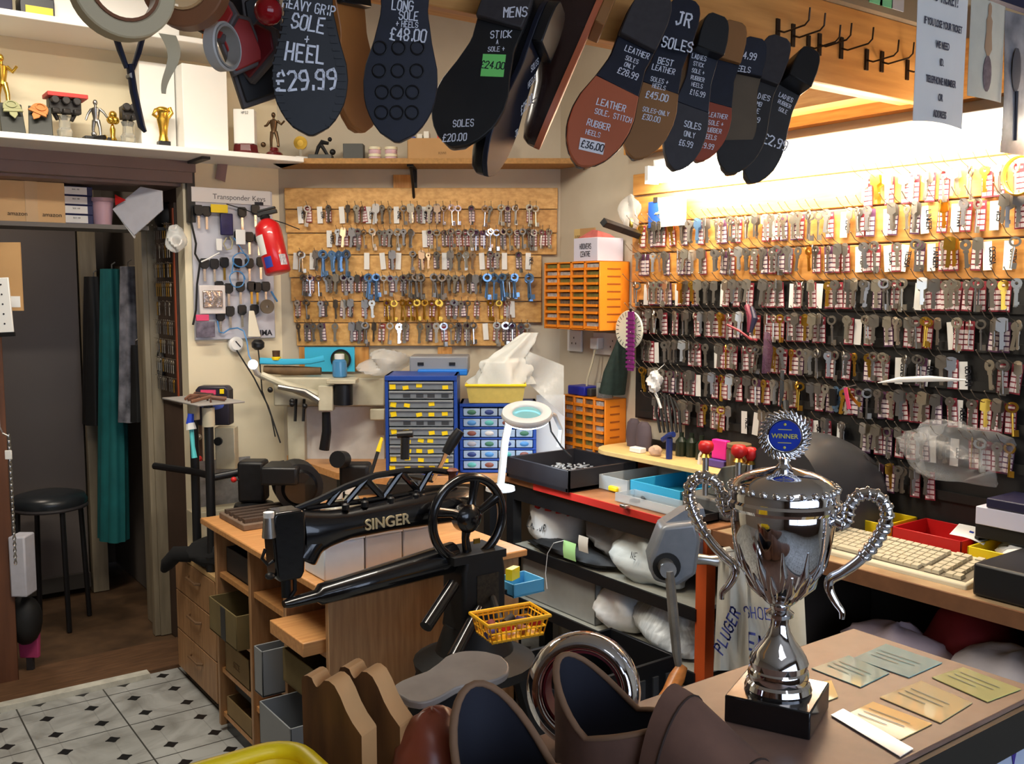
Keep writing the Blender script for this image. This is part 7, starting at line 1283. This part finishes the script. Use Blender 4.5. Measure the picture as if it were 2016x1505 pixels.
# slips of paper taped to the counter
nt = [('teal slip taped nearest the trophy on the counter', (150, 200, 190), [(1598, 1316), (1671, 1291), (1751, 1325), (1694, 1353)]), ('teal slip taped at the back edge of the counter', (156, 204, 200), [(1680, 1296), (1744, 1268), (1855, 1305), (1789, 1334)]),
      ('yellow-green slip taped at the right end of the counter', (212, 214, 130), [(1835, 1334), (1896, 1314), (2010, 1357), (1944, 1382)]), ('pale cream slip taped in the middle of the counter', (236, 214, 150), [(1732, 1373), (1814, 1341), (1914, 1384), (1851, 1423)]),
      ('golden slip taped nearest the front edge of the counter', (236, 206, 130), [(1655, 1412), (1719, 1382), (1835, 1425), (1771, 1457)]), ('small pale yellow slip half under the trophy base', (228, 214, 140), [(1600, 1345), (1637, 1340), (1650, 1372), (1618, 1384)])]
for lb, c_, q in nt:
    P4 = [PZ(u, v, CZ_+.0012) for u, v in q]; b = B().rings([[p - UPW*.0008 for p in P4], P4])
    t = thing('paper_slip', lb, 'paper', sum(P4, V((0, 0, 0)))/4); part(b, 'slip', mat('slip_%d_%d' % (c_[0], c_[2]), c_, .5, coat=.15), t, 0)
    a_, b_ = P4[0].lerp(P4[1], .5), P4[3].lerp(P4[2], .5); dr = (b_-a_).normalized(); up_ = (P4[1]-P4[0]).normalized(); bb = B(); mw = frame(dr, UPW.cross(dr).normalized(), UPW, P4[0].lerp(P4[2], .5) + UPW*.0002); L_ = (b_-a_).length
    if L_ > .05:
        for k in range(3): bb.ribbon([(-L_*.38, -.010+.010*k), (L_*(.3 if k else .1), -.010+.010*k)], .0016, mw, .0004)
        part(bb, 'faint_lines', mat('faint_ink', (150, 160, 150), .6), t, smooth=0)
t = thing('glare_strip', 'white strip of painted glare along the front of the golden slip', 'tape', PZ(1720, 1445, CZ_)); P4 = [PZ(u, v, CZ_+.0016) for u, v in ((1636, 1408), (1660, 1396), (1798, 1474), (1772, 1490))]; part(B().rings([[p - UPW*.0008 for p in P4], P4]), 'strip', mat('painted_white_glare', (240, 236, 226), .12, coat=1), t, 0)  # white strip paints in the glare on the counter

# ---------------------------------------------------------------- the trophy
TC = PZ(1530, 1408, CZ_); TC.z = CZ_; tx = (RT*.87 - FWD*.5).normalized(); ty = UPW.cross(tx); MT = frame(tx, ty, UPW, TC)
tro = thing('trophy_cup', 'tall silver trophy cup with two twisted handles and a blue winner disc', 'trophy', M=MT)
hx = .041
o = part(B().box((0, 0, .0135), (hx*2, hx*2, .027), MT), 'base', mat('black_marble', (16, 16, 18), .16, noise=.25, scale=14, coat=.5), tro); bev(o, .0015)
k = .94/1900
S = lambda v: (1402-v)*k*1.035      # heights from the photo
prof = [(.0315, .043), (.0325, .046), (.031, .052), (.0285, .055), (.0295, .062), (.0285, .068), (.027, .070), (.0285, .078), (.026, .086), (.0225, .092), (.016, .102), (.0105, .114), (.0085, .124), (.0085, .130), (.013, .133), (.0135, .137), (.009, .141), (.010, .146), (.016, .152), (.025, .166), (.034, .184), (.042, .204), (.047, .226), (.0495, .248), (.0500, .262), (.0495, .264)]
ZS = lambda p: [(r, .027+(z-.043)*.825) for r, z in p]
prof = ZS(prof)
part(B().lathe(prof[:18], (0, 0, 0), 48, MT), 'stem', chrome, tro, 28); bw_ = B(); bw_.lathe(prof[17:], (0, 0, 0), 56, MT); part(bw_, 'bowl', chrome, tro, 40)
lid = [(.0525, .264), (.055, .268), (.055, .273), (.0525, .276), (.0525, .283), (.050, .290), (.044, .297), (.036, .3025), (.028, .306), (.020, .308), (.014, .310), (.008, .312), (.005, .316), (.004, .322)]
lid = ZS(lid)
part(B().lathe(lid, (0, 0, 0), 56, MT), 'lid', chrome, tro, 28)
for i in range(24): q = 2*math.pi*i/24; part(B().ball((.047*math.cos(q), .047*math.sin(q), .286), (.0045, .0045, .0035), 8, 5, MT), 'lid_bead', chrome, tro, 60) if False else None
b = B()
for i in range(26): q = 2*math.pi*i/26; b.ball((.0500*math.cos(q), .0500*math.sin(q), .027+(.2885-.043)*.825), (.0042, .0042, .0035), 8, 5, MT)
part(b, 'beaded_border', chrome, tro, 60)
zq = lambda z: .027+(z-.043)*.825
b = B()   # embossed leaves round the lower bowl
for i in range(12):
    q = 2*math.pi*i/12; c_, s_ = math.cos(q), math.sin(q)
    for r0, z0, r1, z1 in ((.018, .157, .037, .192), (.027, .172, .046, .224)):
        qq = q + (0 if r0 < .02 else math.pi/12); b.tube([(r0*math.cos(qq), r0*math.sin(qq), zq(z0)), ((r0+r1)/2*1.07*math.cos(qq+.05), (r0+r1)/2*1.07*math.sin(qq+.05), zq((z0+z1)/2-.001)), (r1*math.cos(qq), r1*math.sin(qq), zq(z1))], [.002, .0042, .0012], 6, M=MT)
part(b, 'embossed_leaves', chrome, tro, 60)
for sg, nm in ((-1, 'handle'), (1, 'handle')):
    path = [(.048, .256), (.058, .252), (.0605, .262), (.062, .276), (.069, .288), (.079, .290), (.087, .282), (.0895, .268), (.087, .252), (.080, .232), (.070, .212), (.058, .196), (.047, .186), (.046, .174), (.052, .160), (.058, .150), (.0585, .140)]
    pts = []                                  # smooth the path, then twist a bead along it
    for i in range(len(path)-1):
        for j in range(5):
            f = j/5; p0, p1, p2, p3 = [path[max(0, min(len(path)-1, i+q))] for q in (-1, 0, 1, 2)]
            pts.append(tuple(.5*((2*p1[d]) + (-p0[d]+p2[d])*f + (2*p0[d]-5*p1[d]+4*p2[d]-p3[d])*f*f + (-p0[d]+3*p1[d]-3*p2[d]+p3[d])*f**3) for d in (0, 1)))
    P3 = [V((sg*(x if x < .06 else .06+(x-.06)*1.2), 0, zq(z))) for x, z in pts]; n = len(P3)
    part(B().tube(P3, [.0052 if i < n*.55 else .0050 - .0025*max(0, i/n-.75)*4 for i in range(n)], 10, M=MT), 'handle', chrome, tro, 60)
    b = B(); acc = 0
    for i in range(2, int(n*.62)):
        acc += (P3[i]-P3[i-1]).length
        if acc > .0055:
            acc = 0; d = (P3[i+1]-P3[i-1]).normalized(); tl = (d + V((0, 1, 0))*.55).normalized(); nn = tl.cross(d).normalized()
            e1 = tl.cross(nn).normalized(); b.tube([P3[i] + nn*(.0052*math.cos(a_)) + (nn.cross(d))*(.0052*math.sin(a_)) + d*(.0018*math.sin(a_)) for a_ in [2*math.pi*j/10 for j in range(10)]], 0.0019, 6, closed=True, M=MT)
    part(b, 'rope_twist', chrome, tro, 60)
WC_ = V((0, 0, .2795)); MD = MT @ Matrix.Translation(WC_) @ Matrix.Rotation(math.radians(14), 4, 'Z') @ Matrix.Rotation(math.radians(90), 4, 'X')
b = B(); 
for i in range(30):
    q = 2*math.pi*i/30
    for rr, dz in ((.0175, .001), (.0215, 0)): b.tube([(rr*math.cos(q), rr*math.sin(q), dz), ((rr+.0035)*math.cos(q+.13), (rr+.0035)*math.sin(q+.13), dz+.001)], [.0021, .0009], 6, M=MD)
b.tube([(.0165*math.cos(q), .0165*math.sin(q), 0) for q in [2*math.pi*i/36 for i in range(36)]], .0026, 8, closed=True, M=MD); b.lathe([(.019, -.002), (.021, 0), (.019, .0012)], (0, 0, 0), 30, MD); b.tube([(0, -.022, 0), (0, -.028, 0)], [.006, .004], 8, M=MD)
wr_ = part(b, 'wreath', chrome, tro, 60)
part(B().lathe([(.0145, .001), (.0145, .0028)], (0, 0, 0), 36, MD), 'winner_disc', mat('royal_blue_enamel', (30, 56, 160), .25, coat=.5), tro)
gy = mat('gold_print', (196, 186, 80), .4); part(B().type('WINNER', .0062, MD @ Matrix.Translation((0, -.0022, .003)), .0002, bold=.0001), 'lettering', gy, tro, smooth=0)
b = B()
for y, w_ in ((.0062, .010), (-.0066, .010)): b.ribbon([(-w_*.6, y), (w_*.6, y)], .0008, MD, .0031)
for y in (.0112, -.0112): b.ball((0, y, .003), (.0014, .0014, .0006), 8, 4, MD)
part(b, 'gold_marks', gy, tro, smooth=0)

# ---------------------------------------------------------------- brown suede boots
suede = mat('brown_suede', (112, 82, 68), .95, col2=(88, 64, 54), scale=20, bump=.2); rimm = mat('suede_edge', (118, 90, 68), .9); lin_ = mat('navy_lining', (26, 28, 40), .85); ins = mat('pale_insole', (176, 140, 112), .8)
def boot(lab, u, d, turn, sc_=1.0, sz=1.0, vh=1.0):
    q = PD(u, 1400, d); q.z = CZ_; f = (RT*math.cos(turn) - FWD*math.sin(turn)).normalized(); s_ = UPW.cross(f); M = frame(f*sc_, s_*sc_, UPW*sz, q)
    t = thing('suede_boot', lab, 'boot', q); n = 36
    def top(th): c_ = -math.cos(th); return .092 + .052*max(0, c_)**1.3 - .012*(1-abs(c_)) + .012*max(0, -c_)   # back high, sides dipping, tongue up
    def ring(z, a, b_, cx): return [V((cx+a*math.cos(2*math.pi*j/n), b_*math.sin(2*math.pi*j/n), z if z is not None else 0)) for j in range(n)]
    rs = []
    for i in range(9):
        w_ = i/8; ra, rb = .062-.006*w_, .037-.001*math.sin(w_*3); R_ = []
        for j in range(n):
            th = 2*math.pi*j/n; R_.append(V((.058-.006*w_+ra*math.cos(th), rb*math.sin(th)*(1+.06*w_), .012+(top(th)-.012)*w_)))
        rs.append(R_)
    inner = [[V((p.x*.94+.003, p.y*.9, p.z)) for p in R_] for R_ in rs]
    part(B().rings(rs, cap=False, M=M), 'shaft', suede, t, 60); part(B().rings(inner, cap=False, M=M), 'lining', lin_, t, 60)
    part(B().tube([(a_+b_)/2 for a_, b_ in zip(rs[-1], inner[-1])], .0032, 8, closed=True, M=M), 'collar_edge', rimm, t, 60)
    part(B().lathe([(.050, .026), (.052, .03)], (.06, 0, 0), 24, M, sx=1, sy=.6), 'insole', ins, t)
    vs = []
    for x, h_, w_ in ((.098, .106, .036), (.115, .104, .040), (.14, .092, .043), (.17, .076, .046), (.20, .062, .048), (.23, .052, .047), (.26, .042, .040), (.28, .028, .026), (.286, .016, .010)):
        vs.append([V((x+.010*math.sin(a_), w_*math.cos(a_)*(1+.0*a_), .014+(h_*(1+(vh-1)*max(0, 1-(x-.098)/.15))-.014)*max(0, math.sin(a_))**.75)) for a_ in [math.pi*j/20 for j in range(21)]])
    part(B().rings(vs, M=M), 'vamp', suede, t, 60)
    for x, h_, w_ in ((.115, .104, .040), (.17, .076, .046)): part(B().tube([V((x+.010*math.sin(a_), w_*1.0*math.cos(a_), .014+(h_*(1+(vh-1)*max(0, 1-(x-.098)/.15))-.014)*max(0, math.sin(a_))**.75)) for a_ in [math.pi*j/18 for j in range(1, 18)]], .0012, 5, M=M), 'seam', mat('dark_seam', (50, 36, 30), .9), t)
    ol = [(.14-.0+.148*math.cos(a_), (.040+.010*math.cos(a_))*math.sin(a_)) for a_ in [2*math.pi*j/30 for j in range(30)]]
    part(B().prism(ol, 0, .014, M), 'sole', rubber, t); return t, M
t, M = boot('brown suede boot with a navy lined open collar, left of the pair', 938, .745, math.radians(60), 1.0, .81, 1.05)
t, M = boot('brown suede boot in front of the chrome ring, right of the pair', 1112, .845, math.radians(42), 1.0, .71, 1.42)

# ---------------------------------------------------------------- chrome ring, iron last, leather, wooden blocks, yellow tub
rc0 = PD(1147, 1322, .885); N = (-FWD*.92 + UPW*.22 - RT*.2).normalized(); X = UPW.cross(N).normalized(); mR = frame(X, N.cross(X), N, V((rc0.x, rc0.y, CZ_+.0525)))
t = thing('chrome_ring', 'large chrome ring with a maroon inner band standing behind the boots', 'ring', M=mR)
pr = [(.0525, -.012), (.0525, .0), (.050, .008), (.045, .012), (.0425, .009), (.041, .012), (.038, .010), (.0365, .003), (.0365, -.012)]
part(B().rings([[V((r*math.cos(q), r*math.sin(q), z)) for r, z in pr] for q in [2*math.pi*i/64 for i in range(64)]], closed=True, cap=False, M=mR), 'ring', chrome, t, 50)
part(B().rings([[V((r*math.cos(q), r*math.sin(q), z)) for r, z in ((.0363, -.03), (.0363, .004), (.034, .004), (.034, -.03))] for q in [2*math.pi*i/48 for i in range(48)]], closed=True, cap=False, M=mR), 'inner_band', mat('maroon_band', (96, 14, 26), .4), t)
P0, P1 = PD(792, 1372, .84), PD(985, 1291, .92); yd = (P0-P1).normalized(); nz = (UPW*.86 - FWD*.36 - RT*.28); nz = (nz - yd*nz.dot(yd)).normalized(); mI = frame(yd.cross(nz), yd, nz, P0)
li = thing('iron_last', 'grey iron shoe last plate with its toe pointing up to the right', 'last', P0); Lg = (P0-P1).length; gi = mat('worn_iron', (168, 160, 152), .45, .15, noise=.2, scale=26)
bev(part(B().prism(outline(Lg, .066, 0, 1), -.007, .0, mI), 'sole_plate', gi, li), .0015)
part(B().rings([[V((x*w_, -Lg*(.5+(t_-.5)*w2), z)) for x, t_ in ((-.014, .25), (.014, .25), (.018, .6), (.010, .97), (-.010, .97), (-.018, .6))] for z, w_, w2 in ((-.007, 1, 1), (-.025, .8, .8), (-.05, .55, .35))], M=mI), 'keel', mat('dark_iron', (44, 42, 42), .5, .3), li)
pm = mI @ V((0, -Lg*.55, -.045)); part(B().tube([pm, V((pm.x, .64, CZ_+.01))], [.014, .02], 12), 'post', MATS['dark_iron'], li); part(B().lathe([(.045, 0), (.04, .01), (.02, .02)], V((pm.x, .64, CZ_)), 20), 'foot', MATS['dark_iron'], li)
rl = PD(850, 1420, .76); t = thing('russet_leather', 'russet leather shoe upper under the iron last', 'leather', V((rl.x, rl.y, CZ_))); part(crumple(B(), (rl.x, rl.y, CZ_), (.034, .034, .052), 71, 22, 12, .12), 'leather', mat('russet_leather_m', (136, 66, 44), .35, noise=.25, scale=12), t, 60)
st2 = PD(893, 1420, .77); t = thing('steel_fitting', 'small steel and black fitting between the russet leather and the left boot', 'fitting', V((st2.x, st2.y, CZ_))); q = V((st2.x, st2.y, CZ_)); part(B().cyl(q, q + UPW*.06, .010, n=14), 'barrel', steel, t); part(B().ball(q + UPW*.035 - FWD*.008, .016, 12, 8), 'black_knob', blackp, t)
wdk = mat('stained_oak', (104, 66, 32), .45, col2=(70, 42, 20), scale=5, stretch=(10, 10, 1.5)); wed = mat('lit_oak_edge', (196, 150, 100), .5, noise=.15, scale=18)  # edges paler than the faces: the light on them is painted in
def block(lab, dpx, dd):
    pp = [(606, 1640), (603, 1340), (606, 1331), (616, 1328), (626, 1331), (630, 1340), (637, 1349), (645, 1341), (653, 1331), (664, 1330), (676, 1337), (688, 1356), (700, 1382), (714, 1404), (728, 1420), (733, 1426), (733, 1640)]
    o_ = PD(668+dpx[0], 1420+dpx[1], dd); kx = dd/1900; fx = (RT*.9 - FWD*.43).normalized(); nzv = fx.cross(UPW).normalized(); m = frame(fx, UPW, nzv, o_)
    if nzv.dot(C0-o_) < 0: nzv = -nzv
    zb = (CZ_-o_.z); poly = [((u-668)*kx/.93, max((1420-v)*kx, zb) if v < 1600 else zb) for u, v in pp]
    t = thing('shaped_block', lab, 'block', V((o_.x, o_.y, CZ_))); b = B(); n = len(poly)
    b.mi = 0; f0 = [V((x, y, -.010)) for x, y in poly]; f1 = [V((x, y, .010)) for x, y in poly]; b.add(f0 + f1, [tuple(range(n)), tuple(range(n, 2*n))], m)
    b.mi = 1; b.add(f0 + f1, [(i, (i+1) % n, n+(i+1) % n, n+i) for i in range(n)], m)
    bev(part(b, 'board', [wdk, wed], t, 40), .001, 1)
block('stained wooden block with a curved top edge, nearer of the two', (0, 0), .74); block('stained wooden block with a curved top edge, farther of the two', (73, -17), .765)
t = thing('yellow_tub', 'bright yellow plastic tub at the bottom edge of the counter', 'tub', PD(520, 1600, .72)); cy_ = PD(580, 1452, .73); x1, y1, zt = cy_.x, cy_.y, cy_.z
def rrect(x0, y0, x1, y1, r, z, n=6):
    o = []
    for cx_, cyy, a0 in ((x1-r, y1-r, 0), (x0+r, y1-r, 90), (x0+r, y0+r, 180), (x1-r, y0+r, 270)):
        for i in range(n+1): a_ = math.radians(a0+90*i/n); o.append(V((cx_+r*math.cos(a_), cyy+r*math.sin(a_), z)))
    return o
x0, y0 = x1-.26, y1-.18
part(B().rings([rrect(x0+.02, y0+.02, x1-.02, y1-.02, .02, CZ_), rrect(x0+.004, y0+.004, x1-.004, y1-.004, .025, zt-.004), rrect(x0, y0, x1, y1, .027, zt), rrect(x0-.003, y0-.003, x1+.003, y1+.003, .029, zt-.003), rrect(x0-.003, y0-.003, x1+.003, y1+.003, .029, zt-.012), ] if False else [rrect(x0+.02, y0+.02, x1-.02, y1-.02, .02, CZ_), rrect(x0+.004, y0+.004, x1-.004, y1-.004, .025, zt-.003), rrect(x0+.006, y0+.006, x1-.006, y1-.006, .023, zt-.003), rrect(x0+.024, y0+.024, x1-.024, y1-.024, .018, CZ_+.004)]), 'tub', yellow, t, 50)
part(B().tube(rrect(x0+.003, y0+.003, x1-.003, y1-.003, 0.026, zt-.003), .0065, 12, closed=True, up=(0, 0, 1)), 'rim', yellow, t, 60)
b = B()
for i in range(26): b.box((x0+.03+.0085*i, y1-.0005, zt-.0045), (.003, .0065, .007))
part(b, 'rim_ribs', yellow, t)
